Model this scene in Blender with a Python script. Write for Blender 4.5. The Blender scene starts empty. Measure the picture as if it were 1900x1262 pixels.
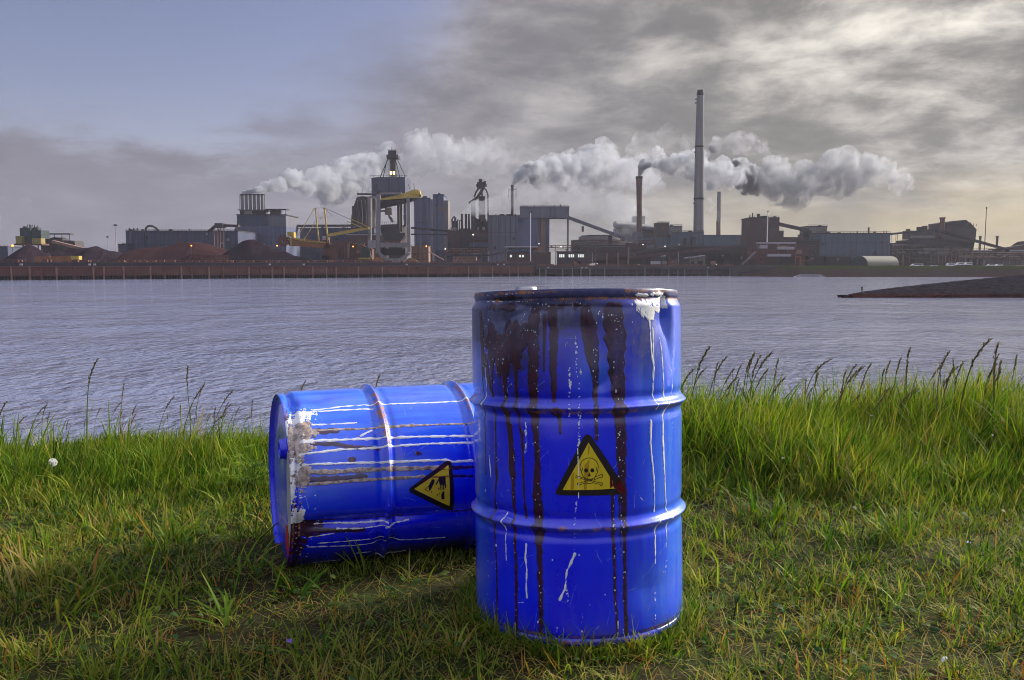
import bpy, bmesh, math, random
import numpy as np
from mathutils import Vector, Matrix, noise
R_ = math.radians
random.seed(7); rng = np.random.default_rng(11)
scene = bpy.context.scene
COL = scene.collection

# ------------------------------------------------------------------ camera, sky, sun, exposure
FPX, PITCH, ZC = 1560.0, R_(5.13), 0.9285          # focal length in pixels of the 1900 px wide photograph
cam = bpy.data.cameras.new('camera'); cam_o = bpy.data.objects.new('camera', cam); COL.objects.link(cam_o)
cam.sensor_width = 36; cam.lens = 36*FPX/1900; cam.clip_start = .05; cam.clip_end = 12000
cam_o.location = (0, 0, ZC); cam_o.rotation_euler = (math.pi/2-PITCH, 0, 0)
scene.camera = cam_o
scene.view_settings.view_transform = 'Standard'; scene.view_settings.look = 'None'
scene.view_settings.exposure = 0.95; scene.view_settings.gamma = 1; scene.view_settings.use_curve_mapping = False
scene.render.engine = 'CYCLES'
cy = scene.cycles
cy.use_denoising = True; cy.filter_width = 1.0; cy.volume_bounces = 1; cy.max_bounces = 8; cy.transparent_max_bounces = 16
cy.volume_step_rate = .35; cy.sample_clamp_indirect = 4; cy.sample_clamp_direct = 5
cy.use_adaptive_sampling = True; cy.adaptive_threshold = .015
SUN_AZ, SUN_EL = 60.0, 26.0                        # degrees right of the view axis, above the horizon

class NT:
    """tiny helper for node trees"""
    def __init__(s, tree): s.t = tree
    def n(s, typ, **kw):
        nd = s.t.nodes.new(typ)
        for k, v in kw.items():
            if k == 'op': nd.operation = v
            elif k.startswith('i_'): nd.inputs[int(k[2:])].default_value = v
            else: setattr(nd, k, v)
        return nd
    def put(s, sock, v):
        if hasattr(v, 'is_output') or hasattr(v, 'links'): s.t.links.new(v, sock)
        else: sock.default_value = v
    def m(s, op, a, b=0.0, c=0.0, clamp=False):
        nd = s.t.nodes.new('ShaderNodeMath'); nd.operation = op; nd.use_clamp = clamp
        for i, v in enumerate((a, b, c)): s.put(nd.inputs[i], v)
        return nd.outputs[0]
    def mr(s, v, a, b, c=0.0, d=1.0, smooth=True):
        nd = s.t.nodes.new('ShaderNodeMapRange'); nd.interpolation_type = 'SMOOTHSTEP' if smooth else 'LINEAR'
        for i, x in enumerate((v, a, b, c, d)): s.put(nd.inputs[i], x)
        return nd.outputs[0]
    def mix(s, f, a, b, blend='MIX'):
        nd = s.t.nodes.new('ShaderNodeMix'); nd.data_type = 'RGBA'; nd.blend_type = blend
        s.put(nd.inputs[0], f)
        for i, v in ((6, a), (7, b)):
            if isinstance(v, (tuple, list)): v = (*v, 1.0)[:4]
            s.put(nd.inputs[i], v)
        return nd.outputs[2]
    def noise(s, vec, scale, detail=4, rough=.5, dist=0.0, out=0, dim='3D'):
        nd = s.t.nodes.new('ShaderNodeTexNoise'); nd.noise_dimensions = dim
        if vec is not None: s.t.links.new(vec, nd.inputs['Vector'])
        nd.inputs['Scale'].default_value = scale; nd.inputs['Detail'].default_value = detail
        nd.inputs['Roughness'].default_value = rough; nd.inputs['Distortion'].default_value = dist
        return nd.outputs[out]
    def ramp(s, f, stops, interp='LINEAR'):
        nd = s.t.nodes.new('ShaderNodeValToRGB'); cr = nd.color_ramp; cr.interpolation = interp
        while len(cr.elements) > 1: cr.elements.remove(cr.elements[-1])
        for i, (p, c) in enumerate(stops):
            e = cr.elements[0] if i == 0 else cr.elements.new(p)
            e.position = p; e.color = (*c, 1) if isinstance(c, (tuple, list)) else (c, c, c, 1)
        s.put(nd.inputs[0], f)
        return nd.outputs[0]
    def xyz(s, x, y, z):
        nd = s.t.nodes.new('ShaderNodeCombineXYZ')
        for i, v in enumerate((x, y, z)): s.put(nd.inputs[i], v)
        return nd.outputs[0]
    def sep(s, v):
        nd = s.t.nodes.new('ShaderNodeSeparateXYZ'); s.t.links.new(v, nd.inputs[0]); return nd.outputs

def build_world():
    w = bpy.data.worlds.new('World'); scene.world = w; w.use_nodes = True
    t = NT(w.node_tree); w.node_tree.nodes.clear()
    out = t.n('ShaderNodeOutputWorld')
    g = t.n('ShaderNodeTexCoord').outputs['Generated']
    x, y, z = t.sep(g)
    az = t.m('MULTIPLY', t.m('ARCTAN2', x, y), 57.2958)
    el = t.m('MULTIPLY', t.m('ARCSINE', z), 57.2958)
    zz = t.m('ADD', t.m('MAXIMUM', z, 0.0), .20)
    P = t.xyz(t.m('DIVIDE', x, zz), t.m('DIVIDE', y, zz), 0.0)
    fine = t.noise(P, 3.1, 10, .62, .25)
    streak = t.noise(t.xyz(t.m('MULTIPLY', az, .080), t.m('MULTIPLY', el, .19), 3.0), 1.0, 8, .55, .25)
    # clear blue hole on the left: lower edge of the blue, in degrees of elevation, by azimuth
    azn = t.m('DIVIDE', t.m('ADD', az, 180.0), 360.0)
    def A(d): return (d+180)/360
    edge = t.m('MULTIPLY', t.ramp(azn, [(A(-100), .9), (A(-75), .16), (A(-31), .168), (A(-19), .135), (A(-11), .17), (A(-6), .27), (A(-1), .42), (A(6), .9)]), 50.0)
    d = t.m('ADD', t.m('SUBTRACT', el, edge), t.m('MULTIPLY', t.m('SUBTRACT', fine, .5), 8.0))
    d = t.m('ADD', d, t.m('MULTIPLY', t.m('SUBTRACT', streak, .5), 10.0))
    wid = t.mr(az, -20, -9, 2.0, 8.0)
    blue = t.mr(d, t.m('MULTIPLY', wid, -.7), wid)
    blue = t.m('MULTIPLY', blue, t.mr(el, 55, 30))
    # cloud colour
    right = t.mr(az, -20, 22)
    base = t.mix(right, (.122, .119, .150), (.120, .115, .113))
    br = t.m('ADD', t.m('MULTIPLY', t.m('SUBTRACT', fine, .5), 1.2), t.m('MULTIPLY', t.m('SUBTRACT', streak, .5), 1.35))
    lum = t.m('ADD', 1.0, t.m('MULTIPLY', br, t.mr(az, -24, 8, .45, .85)))
    cl = t.mix(1.0, base, t.xyz(lum, lum, lum), 'MULTIPLY')
    # bright breaks round the veiled sun at the upper right
    dx = t.m('DIVIDE', t.m('SUBTRACT', az, 36.0), 30.0); dy = t.m('DIVIDE', t.m('SUBTRACT', el, 16.0), 13.0)
    r2 = t.m('ADD', t.m('MULTIPLY', dx, dx), t.m('MULTIPLY', dy, dy))
    glow = t.m('EXPONENT', t.m('MULTIPLY', r2, -1.0))
    brk = t.mr(t.m('ADD', t.m('MULTIPLY', fine, .55), t.m('MULTIPLY', streak, .6)), .50, .78)
    gl = t.m('MULTIPLY', glow, t.m('ADD', .05, t.m('MULTIPLY', brk, .95)))
    cl = t.mix(gl, cl, (.62, .58, .52))
    # warm gap under the clouds, low on the right; pale band low everywhere
    hz = t.m('MULTIPLY', t.mr(az, 2, 28), t.mr(el, 7.0, 1.0))
    hz = t.m('MULTIPLY', hz, t.mr(t.m('ADD', streak, t.m('MULTIPLY', el, -.03)), .15, .5))
    cl = t.mix(t.m('MULTIPLY', hz, .85), cl, (.36, .285, .135))
    low = t.m('MULTIPLY', t.mr(el, 5, .5), t.mr(az, -22, 0))
    cl = t.mix(t.m('MULTIPLY', low, .40), cl, (.17, .16, .15))
    # the sky behind the photographer and overhead is a bright even overcast
    back = t.m('MAXIMUM', t.mr(y, .35, -.35), t.mr(el, 24, 50))
    up = t.mr(el, -5, 50)
    bk = t.mix(up, t.ramp(t.mr(el, -5, 50, smooth=False), [(0, (.10, .10, .13)), (.3, (.21, .21, .26)), (1, (.4, .4, .45))]), t.mix(t.mr(fine, .3, .7), (.30, .34, .48), (.47, .50, .60)))
    cl = t.mix(back, cl, bk)
    sky = t.n('ShaderNodeTexSky', sky_type='NISHITA'); sky.sun_disc = False
    sky.sun_elevation = R_(SUN_EL); sky.sun_rotation = R_(SUN_AZ); sky.dust_density = 1.0; sky.altitude = 0
    b1 = t.n('ShaderNodeBackground'); b1.inputs[1].default_value = .060
    t.put(b1.inputs[0], t.mix(1.0, sky.outputs[0], (.98, .80, .92), 'MULTIPLY'))
    b2 = t.n('ShaderNodeBackground'); t.put(b2.inputs[0], cl); b2.inputs[1].default_value = 1.0
    mx = t.n('ShaderNodeMixShader'); t.put(mx.inputs[0], blue)
    w.node_tree.links.new(b2.outputs[0], mx.inputs[1]); w.node_tree.links.new(b1.outputs[0], mx.inputs[2])
    w.node_tree.links.new(mx.outputs[0], out.inputs[0])
    w.cycles.sampling_method = 'MANUAL'; w.cycles.sample_map_resolution = 512
build_world()
sun = bpy.data.lights.new('sun', 'SUN'); sun.energy = 5.0; sun.angle = R_(15); sun.color = (1, .93, .80)
sun_o = bpy.data.objects.new('sun', sun); COL.objects.link(sun_o)
sv = Vector((math.sin(R_(SUN_AZ))*math.cos(R_(SUN_EL)), math.cos(R_(SUN_AZ))*math.cos(R_(SUN_EL)), math.sin(R_(SUN_EL))))
sun_o.rotation_euler = sv.to_track_quat('Z', 'Y').to_euler(); sun_o.location = sv*50

# ------------------------------------------------------------------ places read off the photograph
cP, sP = math.cos(PITCH), math.sin(PITCH)
def ray(px, py):
    u, v = (px-950)/FPX, (631-py)/FPX
    return Vector((u, cP+v*sP, -sP+v*cP))
def pt(px, py, Y):
    d = ray(px, py); return Vector((0, 0, ZC)) + d*(Y/d.y)
def on_z(px, py, z=0.0):
    d = ray(px, py); return Vector((0, 0, ZC)) + d*((z-ZC)/d.z)
ZW = -7.45                                          # water level
LAND = 0.0

# ------------------------------------------------------------------ object helpers
def tag(o, label=None, cat=None, group=None, kind=None):
    if label: o['label'] = label
    if cat: o['category'] = cat
    if group: o['group'] = group
    if kind: o['kind'] = kind
    return o
def thing(name, label, cat, loc=(0, 0, 0), group=None):
    o = bpy.data.objects.new(name, None); COL.objects.link(o); o.location = loc; o.empty_display_size = .1
    return tag(o, label, cat, group)
def link(name, me, mat=None, parent=None):
    o = bpy.data.objects.new(name, me); COL.objects.link(o)
    if mat: me.materials.append(mat)
    if parent:
        o.parent = parent; o.matrix_parent_inverse = Matrix.Translation(-world_loc(parent))
    return o
def world_loc(o):
    return Vector((0, 0, 0)) if o.parent else Vector(o.location)
def np_mesh(name, v, f, smooth=True, attrs=None):
    """v (n,3); f (m,4) or (m,3) arrays"""
    v = np.asarray(v, np.float32); f = np.asarray(f, np.int32); k = f.shape[1]
    me = bpy.data.meshes.new(name)
    me.vertices.add(len(v)); me.vertices.foreach_set('co', v.ravel())
    me.loops.add(f.size); me.loops.foreach_set('vertex_index', f.ravel())
    me.polygons.add(len(f)); me.polygons.foreach_set('loop_start', np.arange(0, f.size, k, dtype=np.int32))
    me.polygons.foreach_set('use_smooth', np.full(len(f), smooth, bool))
    for an, a in (attrs or {}).items():
        at = me.attributes.new(an, 'FLOAT', 'POINT'); at.data.foreach_set('value', np.asarray(a, np.float32))
    me.update(); me.validate()
    return me
class MB:
    """collects simple solids; build() links them as one mesh object"""
    def __init__(s): s.v, s.f, s.sm = [], [], []
    def add(s, vs, fs, smooth=False):
        b = len(s.v); s.v += [tuple(p) for p in vs]
        for f in fs: s.f.append([i+b for i in f]); s.sm.append(smooth)
    def box(s, a, b, rz=0.0):
        x0, y0, z0 = a; x1, y1, z1 = b
        c = ((x0+x1)/2, (y0+y1)/2); co, si = math.cos(rz), math.sin(rz)
        vs = []
        for (x, y, z) in ((x0,y0,z0),(x1,y0,z0),(x1,y1,z0),(x0,y1,z0),(x0,y0,z1),(x1,y0,z1),(x1,y1,z1),(x0,y1,z1)):
            dx, dy = x-c[0], y-c[1]; vs.append((c[0]+dx*co-dy*si, c[1]+dx*si+dy*co, z))
        s.add(vs, ((3,2,1,0),(4,5,6,7),(0,1,5,4),(1,2,6,5),(2,3,7,6),(3,0,4,7)))
    def tube(s, pts, r, n=8, cap=True):
        pts = [Vector(p) for p in pts]; rs = r if isinstance(r, (list, tuple)) else [r]*len(pts)
        rings = []; up = None
        for i, p in enumerate(pts):
            d = (pts[min(i+1, len(pts)-1)]-pts[max(i-1, 0)]).normalized()
            if up is None:
                up = Vector((0, 0, 1)) if abs(d.z) < .9 else Vector((0, 1, 0))
            a = d.cross(up).normalized(); b = a.cross(d).normalized(); up = b
            rings.append([p+(a*math.cos(2*math.pi*(k+.5)/n)+b*math.sin(2*math.pi*(k+.5)/n))*rs[i] for k in range(n)])
        vs = [q for ring in rings for q in ring]; fs = []
        for i in range(len(pts)-1):
            for k in range(n):
                k2 = (k+1) % n; fs.append((i*n+k, i*n+k2, (i+1)*n+k2, (i+1)*n+k))
        s.add(vs, fs, n > 5)
        if cap:
            s.add(rings[0], [tuple(range(n))]); s.add(rings[-1], [tuple(reversed(range(n)))])
    def prism(s, poly, Y0, Y1):
        """poly of (x,z), extruded from Y0 (front) to Y1"""
        n = len(poly)
        vs = [(x, Y0, z) for x, z in poly]+[(x, Y1, z) for x, z in poly]
        fs = [tuple(range(n)), tuple(reversed(range(n, 2*n)))]
        for i in range(n):
            j = (i+1) % n; fs.append((j, i, i+n, j+n))
        s.add(vs, fs)
    def build(s, name, mat, parent=None):
        me = bpy.data.meshes.new(name); me.from_pydata(s.v, [], s.f)
        me.polygons.foreach_set('use_smooth', s.sm); me.update()
        bm = bmesh.new(); bm.from_mesh(me); bmesh.ops.recalc_face_normals(bm, faces=bm.faces); bm.to_mesh(me); bm.free()
        return link(name, me, mat, parent)
    # solids placed by their outline in the photograph and a distance
    def px(s, x0, y0, x1, y1, Y, dep, base=False):
        ym = (y0+(y1 if y1 else y0))/2
        a, b = pt(x0, ym, Y), pt(x1, ym, Y)
        z1 = pt((x0+x1)/2, y0, Y).z; z0 = LAND if (y1 is None or base) else pt((x0+x1)/2, y1, Y).z
        s.box((a.x, Y, z0), (b.x, Y+dep, z1)); return s
    def poly(s, pts, Y, dep):
        s.prism([(pt(a, b, Y).x, pt(a, b, Y).z) for a, b in pts], Y, Y+dep); return s
    def line(s, pts, r, n=6):
        P = [pt(*p) for p in pts]; s.tube(P, [ri*p[2]/FPX for ri, p in zip(r if isinstance(r, (list, tuple)) else [r]*len(pts), pts)], n); return s
    def pole(s, x, y0, y1, Y, r, r1=None, n=8):
        z1 = pt(x, y0, Y).z; z0 = LAND if y1 is None else pt(x, y1, Y).z; X = pt(x, y0, Y).x
        s.tube([(X, Y, z0), (X, Y, z1)], [(r1 or r)*Y/FPX, r*Y/FPX], n); return s

# ------------------------------------------------------------------ materials
MATS = {}
def mat(name, col, rough=.7, metal=0.0, var=.35, scale=.15, stripes=0.0, emit=None, streaks=.3, spec=.3):
    """painted / weathered surface: base colour broken by blotches, rain streaks and optional cladding ribs"""
    if name in MATS: return MATS[name]
    m = bpy.data.materials.new(name); m.use_nodes = True; t = NT(m.node_tree)
    b = m.node_tree.nodes['Principled BSDF']
    co = t.n('ShaderNodeTexCoord').outputs['Object']
    n1 = t.noise(co, scale, 6, .6)
    x, y, z = t.sep(co)
    n2 = t.noise(t.xyz(t.m('MULTIPLY', x, 2.2), t.m('MULTIPLY', y, 2.2), t.m('MULTIPLY', z, .12)), scale*2.4, 5, .6)
    v = t.m('ADD', t.m('MULTIPLY', t.m('SUBTRACT', n1, .5), 2*var), t.m('MULTIPLY', t.m('SUBTRACT', n2, .5), 2*streaks))
    f = t.m('ADD', 1.0, v)
    c = t.mix(1.0, col, t.xyz(f, f, f), 'MULTIPLY')
    c = t.mix(t.m('MULTIPLY', t.mr(n2, .58, .75), .35*min(1, streaks*2)), c, tuple(a*.4+.03*k for a, k in zip(col, (1.6, 1, .7))))
    t.put(b.inputs['Base Color'], c); b.inputs['Roughness'].default_value = rough; b.inputs['Metallic'].default_value = metal
    b.inputs['Specular IOR Level'].default_value = spec
    if stripes:
        wv = t.n('ShaderNodeTexWave', wave_type='BANDS', bands_direction='X'); t.put(wv.inputs[0], co); wv.inputs['Scale'].default_value = stripes
        bp = t.n('ShaderNodeBump'); bp.inputs['Strength'].default_value = .6; bp.inputs['Distance'].default_value = .3
        t.put(bp.inputs['Height'], wv.outputs[1]); t.put(b.inputs['Normal'], bp.outputs[0])
    if emit:
        b.inputs['Emission Color'].default_value = (*emit[:3], 1); b.inputs['Emission Strength'].default_value = emit[3]
    MATS[name] = m; return m
def shader(name):
    m = bpy.data.materials.new(name); m.use_nodes = True
    return m, NT(m.node_tree), m.node_tree.nodes['Principled BSDF'], m.node_tree.nodes['Material Output']

# ------------------------------------------------------------------ the setting: bank, water, far land
LIP_L, LIP_R = 4.15, 4.45
def lip(x): return LIP_L+(LIP_R-LIP_L)*np.clip((x+1.0)/2.5, 0, 1)+.09*np.sin(2.7*x+.8)+.06*np.sin(6.1*x+2)
def ground_z(x, y):
    x = np.asarray(x, float); y = np.asarray(y, float)
    h = .012*np.sin(3.1*x+1.3*y)+.010*np.sin(2.3*y-1.7*x+.6)+.006*np.sin(7*x-5*y)+.004*np.sin(11*x+9*y+1)
    flat = np.exp(-(((x-.18)**2+(y-2.21)**2)/.16))
    h = h*(1-flat)
    h = h-.02*np.clip((y-2.6)/1.5, 0, 1)
    over = np.clip(y-lip(x), 0, None)
    h = h-np.minimum(.55*over*over/(over+.5), 9.5)
    return h
def build_setting():
    xs = np.concatenate([np.linspace(-60, -8, 27)[:-1], np.linspace(-8, 8, 161), np.linspace(8, 60, 27)[1:]])
    ys = np.concatenate([np.linspace(-30, -1, 20)[:-1], np.linspace(-1, 7, 100), np.linspace(7, 30, 47)[1:]])
    X, Y = np.meshgrid(xs, ys); Z = ground_z(X, Y)
    v = np.stack([X.ravel(), Y.ravel(), Z.ravel()], 1); n = len(xs)
    i, j = np.meshgrid(np.arange(n-1), np.arange(len(ys)-1)); a = (j*n+i).ravel()
    me = np_mesh('ground', v, np.stack([a, a+1, a+n+1, a+n], 1))
    m, t, b, o = shader('bank_soil')
    co = t.n('ShaderNodeTexCoord').outputs['Object']
    n1 = t.noise(co, 2.2, 6, .65); n2 = t.noise(co, 26, 6, .7); n3 = t.noise(co, 130, 3, .6)
    c = t.ramp(n2, [(.28, (.012, .008, .005)), (.5, (.034, .026, .012)), (.66, (.045, .050, .016)), (.8, (.11, .085, .035))])
    c = t.mix(t.mr(n1, .42, .62), c, t.ramp(n3, [(.3, (.016, .022, .006)), (.7, (.055, .075, .018))]))
    t.put(b.inputs['Base Color'], c); b.inputs['Roughness'].default_value = .95; b.inputs['Specular IOR Level'].default_value = .1
    bp = t.n('ShaderNodeBump'); bp.inputs['Strength'].default_value = .8; bp.inputs['Distance'].default_value = .02
    t.put(bp.inputs['Height'], n2); t.put(b.inputs['Normal'], bp.outputs[0])
    tag(link('ground', me, m), kind='structure')
    # water
    m, t, b, o = shader('harbour_water')
    co = t.n('ShaderNodeTexCoord').outputs['Object']
    x, y, z = t.sep(co)
    q = t.xyz(t.m('MULTIPLY', x, 1.15), t.m('MULTIPLY', y, .8), 0.0)
    w1 = t.noise(q, .75, 3, .5, .5); w2 = t.noise(q, .10, 2, .5, .5); w3 = t.noise(q, 1.25, 3, .55, .3)
    gust = t.noise(t.xyz(t.m('MULTIPLY', x, .35), y, 0.0), .022, 4, .55)
    h = t.m('ADD', t.m('MULTIPLY', w1, 1.0), t.m('ADD', t.m('MULTIPLY', w2, 2.2), t.m('MULTIPLY', w3, .40)))
    amp = t.mr(gust, .35, .65, .55, 1.35)
    bp = t.n('ShaderNodeBump'); bp.inputs['Strength'].default_value = 1.0; bp.inputs['Distance'].default_value = .50
    t.put(bp.inputs['Height'], t.m('MULTIPLY', h, amp)); t.put(b.inputs['Normal'], bp.outputs[0])
    b.inputs['Base Color'].default_value = (.165, .178, .275, 1); b.inputs['Roughness'].default_value = .09
    b.inputs['IOR'].default_value = 1.7; b.inputs['Specular IOR Level'].default_value = .9
    me = bpy.data.meshes.new('water'); me.from_pydata([(-2850, -200, ZW), (2850, -200, ZW), (2850, 2850, ZW), (-2850, 2850, ZW)], [], [(0, 1, 2, 3)])
    tag(link('water', me, m), kind='structure')
build_setting()
# quay lines (plan): left berth runs obliquely away, right berth is flatter, then an open sloping shore
QL0, QL1 = pt(-60, 520, 446), pt(992, 513, 600)
QR1 = pt(1376, 512, 628)
def quay_Y(px):
    """distance of the quay face along the view axis at a column of the photograph"""
    u = (px-950)/FPX
    a, b = (QL0, QL1) if px <= 992 else (QL1, QR1)
    # X = u*Y on the line a->b
    k = (b.x-a.x)/(b.y-a.y)
    return (a.x-k*a.y)/(u-k)
def build_land():
    pts = [(-2850, QL0.y+40), (QL0.x, QL0.y+14), (QL1.x, QL1.y+14), (QL1.x+4, QL1.y+6), (QR1.x, QR1.y+6)]
    shore = [(1376, 580), (1500, 575), (1700, 572), (1830, 570), (1960, 560)]
    pts += [(pt(px, 500, Y).x, Y+26) for px, Y in shore]+[(2850, 600)]
    v = [(x, y, LAND) for x, y in pts]+[(x, y, ZW-3) for x, y in pts]; n = len(pts)
    v += [(2850, 2850, LAND), (-2850, 2850, LAND)]
    f = [tuple(range(n))+(2*n, 2*n+1)]
    f += [(i+1, i, n+i, n+i+1) for i in range(n-1)]
    me = bpy.data.meshes.new('land'); me.from_pydata(v, [], f)
    tag(link('land', me, mat('yard_ground', (.06, .045, .045), .95, scale=.05, streaks=.1)), kind='structure')
    # sloping shore: rows from waterline to land edge
    prof = [(-6, ZW-1.5), (0, ZW+.3), (3, ZW+1.6), (9, ZW+3.0), (15, ZW+5.4), (21, ZW+6.9), (27, LAND+.15)]
    xs = np.linspace(1376, 2060, 120); rows = []
    for px in xs:
        Y = np.interp(px, [1376, 1500, 1700, 1830, 1960, 2060], [598, 575, 572, 570, 560, 556])
        X0 = pt(px, 505, Y).x
        for d, z in prof:
            e = noise.fractal(Vector((X0*.08, (Y+d)*.12, 0)), 1, 2, 4)
            rows.append((X0, Y+d+e*1.5, min(z+e*.5, .35)))
    k = len(prof); a = (np.arange(len(xs)-1)[:, None]*k+np.arange(k-1)).ravel()
    me = np_mesh('shore', np.array(rows), np.stack([a, a+k, a+k+1, a+1], 1))
    m, t, b, o = shader('shore_slope')
    co = t.n('ShaderNodeTexCoord').outputs['Object']; x, y, z = t.sep(co)
    n1 = t.noise(co, .09, 6, .65); n2 = t.noise(co, .5, 5, .7)
    stone = t.ramp(n2, [(.3, (.012, .008, .009)), (.7, (.034, .024, .027))])
    gr = t.ramp(n2, [(.3, (.010, .015, .006)), (.7, (.028, .034, .012))])
    g = t.m('MULTIPLY', t.mr(t.m('ADD', z, t.m('MULTIPLY', t.m('SUBTRACT', n1, .5), 6)), -3.2, -1.2), t.mr(t.m('ADD', x, t.m('MULTIPLY', t.m('SUBTRACT', n1, .5), 90)), 165, 200))
    c = t.mix(g, stone, gr)
    c = t.mix(t.mr(z, ZW+2.4, ZW+1.2), c, (.028, .016, .016))
    t.put(b.inputs['Base Color'], c); b.inputs['Roughness'].default_value = .95; b.inputs['Specular IOR Level'].default_value = 0
    tag(link('shore', me, m), kind='structure')
build_land()

# ------------------------------------------------------------------ the two steel drums
S_ = .9727; DH, DR = .88*S_, .286*S_
def drum_profile(z):
    """outer radius along the height of the drum"""
    r = np.full_like(z, DR)
    sh = np.clip((z-(DH-.044))/.024, 0, 1); r -= .0095*sh*sh*(3-2*sh)
    top = z > DH-.020; r = np.where(top, DR-.0095+.0030*np.sqrt(np.clip(1-((z-(DH-.010))/.0102)**2, 0, 1)), r)
    bt = np.clip((.026-z)/.010, 0, 1); r -= .004*bt
    bot = z < .016; r = np.where(bot, DR-.004+.0045*np.sqrt(np.clip(1-((z-.008)/.0082)**2, 0, 1)), r)
    for z0 in (.293*S_, .587*S_):
        r += .0110*np.exp(-((z-z0)/.0085)**2)-.0028*np.exp(-(((np.abs(z-z0)-.024))/.010)**2)
    return r
class Drum:
    def __init__(s, M, th0, th1, fine=.0013):
        s.M = M; s.Mi = M.inverted()
        nf = int((th1-th0)*DR/fine); nb = int((2*math.pi-(th1-th0))*DR/.012)
        s.th = np.concatenate([np.linspace(th0, th1, nf), np.linspace(th1, th0+2*math.pi, nb+2)[1:-1]])
        zz = [np.linspace(0, .030, 26), np.linspace(.030, DH-.046, int((DH-.076)/fine)), np.linspace(DH-.046, DH, 34)]
        s.z = np.concatenate([zz[0], zz[1][1:], zz[2][1:]])
        s.TH, s.Z = np.meshgrid(s.th, s.z, indexing='ij')
        s.fine = fine
        s.disp = np.zeros_like(s.TH); s.a = {k: np.full(s.TH.shape, .05, np.float32) for k in ('dark', 'white', 'tan', 'scratch')}
        s.a['mud'] = np.zeros(s.TH.shape, np.float32); s.a['dust'] = np.zeros(s.TH.shape, np.float32); s.a['falloff'] = np.zeros(s.TH.shape, np.float32); s.a['grime_shade'] = np.zeros(s.TH.shape, np.float32); s.a['rust'] = np.full(s.TH.shape, .05, np.float32)
        s.nf = nf
    def hit(s, px, py, r=DR):
        """where the line of sight through a pixel meets the drum: angle and height on its wall"""
        o = s.Mi @ Vector((0, 0, ZC)); d = (s.Mi.to_3x3() @ ray(px, py))
        A = d.x*d.x+d.y*d.y; B = o.x*d.x+o.y*d.y; C = o.x*o.x+o.y*o.y-r*r
        D = B*B-A*C
        if D < 0: D = 0
        k = (-B-math.sqrt(D))/A; p = o+d*k
        return math.atan2(p.x, -p.y), p.z
    def win(s, th, z, rad):
        i0, i1 = np.searchsorted(s.th[:s.nf], [th-rad/DR, th+rad/DR]); j0, j1 = np.searchsorted(s.z, [z-rad, z+rad])
        return slice(max(i0-1, 0), i1+1), slice(max(j0-1, 0), j1+1)
    def stroke(s, name, pts, w, wob=.25, seed=0):
        """paint run: signed distance to a poly-line of (angle, height), half-widths w in metres"""
        q = [(a*DR, z) for a, z in pts]
        ws = w if isinstance(w, (list, tuple)) else [w]*len(q)
        for k in range(len(q)-1):
            (x0, y0), (x1, y1) = q[k], q[k+1]; w0, w1 = ws[k], ws[k+1]; pad = max(w0, w1)*1.6+.004
            i0, i1 = np.searchsorted(s.th[:s.nf]*DR, [min(x0, x1)-pad, max(x0, x1)+pad]); j0, j1 = np.searchsorted(s.z, [min(y0, y1)-pad, max(y0, y1)+pad])
            sl = (slice(max(i0-1, 0), i1+1), slice(max(j0-1, 0), j1+1))
            X = s.TH[sl]*DR; Y = s.Z[sl]
            if X.size == 0: continue
            L = (x1-x0)**2+(y1-y0)**2+1e-12
            t = np.clip(((X-x0)*(x1-x0)+(Y-y0)*(y1-y0))/L, 0, 1)
            d = np.hypot(X-x0-t*(x1-x0), Y-y0-t*(y1-y0))
            ww = w0+(w1-w0)*t
            ph = seed*1.7+k
            ww = ww*(1+wob*(.5*np.sin((X+Y)*190+ph)+.5*np.sin((Y-X)*83+2*ph)))
            if name != 'scratch':                       # paint catches and spreads on the ribs
                for z0 in (.293*S_, .587*S_): ww = ww*(1+.55*np.exp(-((Y-z0+.010)/.009)**2)-.25*np.exp(-((Y-z0-.012)/.006)**2))
            s.a[name][sl] = np.minimum(s.a[name][sl], d-ww)
    def strokes(s, name, f, pts, w, **k):
        s.stroke(name, [s.hit(*f(*p)) for p in pts], w, **k)
    def dots(s, name, pts, r):
        for (th, z), rr in zip(pts, r):
            sl = s.win(th, z, rr+.004)
            X = (s.TH[sl]-th)*DR; Y = (s.Z[sl]-z)*.75
            if X.size: s.a[name][sl] = np.minimum(s.a[name][sl], np.hypot(X, Y)-rr)
    def patch(s, name, th, z, rx, rz, rough=.5, seed=0, freq=90., streak=0.0):
        """ragged patch, long strokes of the brush when streak > 0"""
        rad = max(rx, rz)*1.5
        sl = s.win(th, z, rad); X = (s.TH[sl]-th)*DR; Y = s.Z[sl]-z
        if not X.size: return
        e = np.hypot(X/rx, Y/rz)-1
        n = sum(np.sin(X*freq*m*(1+streak)+Y*freq*m*.8*(1-.7*streak)+seed*3+m*1.3)*np.sin(Y*freq*m*1.1*(1-.6*streak)-X*freq*m*.5+seed+m*2.1)/m**.7 for m in (1, 2.3, 4.7, 9.1))
        s.a[name][sl] = np.minimum(s.a[name][sl], (e+rough*n*.55)*min(rx, rz))
    def haze(s, th, z, rx, rz, k, name='dust'):
        g = k*np.exp(-(((s.TH-th)*DR/rx)**2+((s.Z-z)/rz)**2))
        s.a[name] = np.maximum(s.a[name], g)
    def dent(s, th, z, rx, rz, depth, rot=0.0, p=2.0):
        X = (s.TH-th)*DR; Y = s.Z-z; c, n = math.cos(rot), math.sin(rot)
        e = np.abs((X*c+Y*n)/rx)**p+np.abs((-X*n+Y*c)/rz)**p
        s.disp -= 2.0*depth*np.exp(-e)
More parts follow.
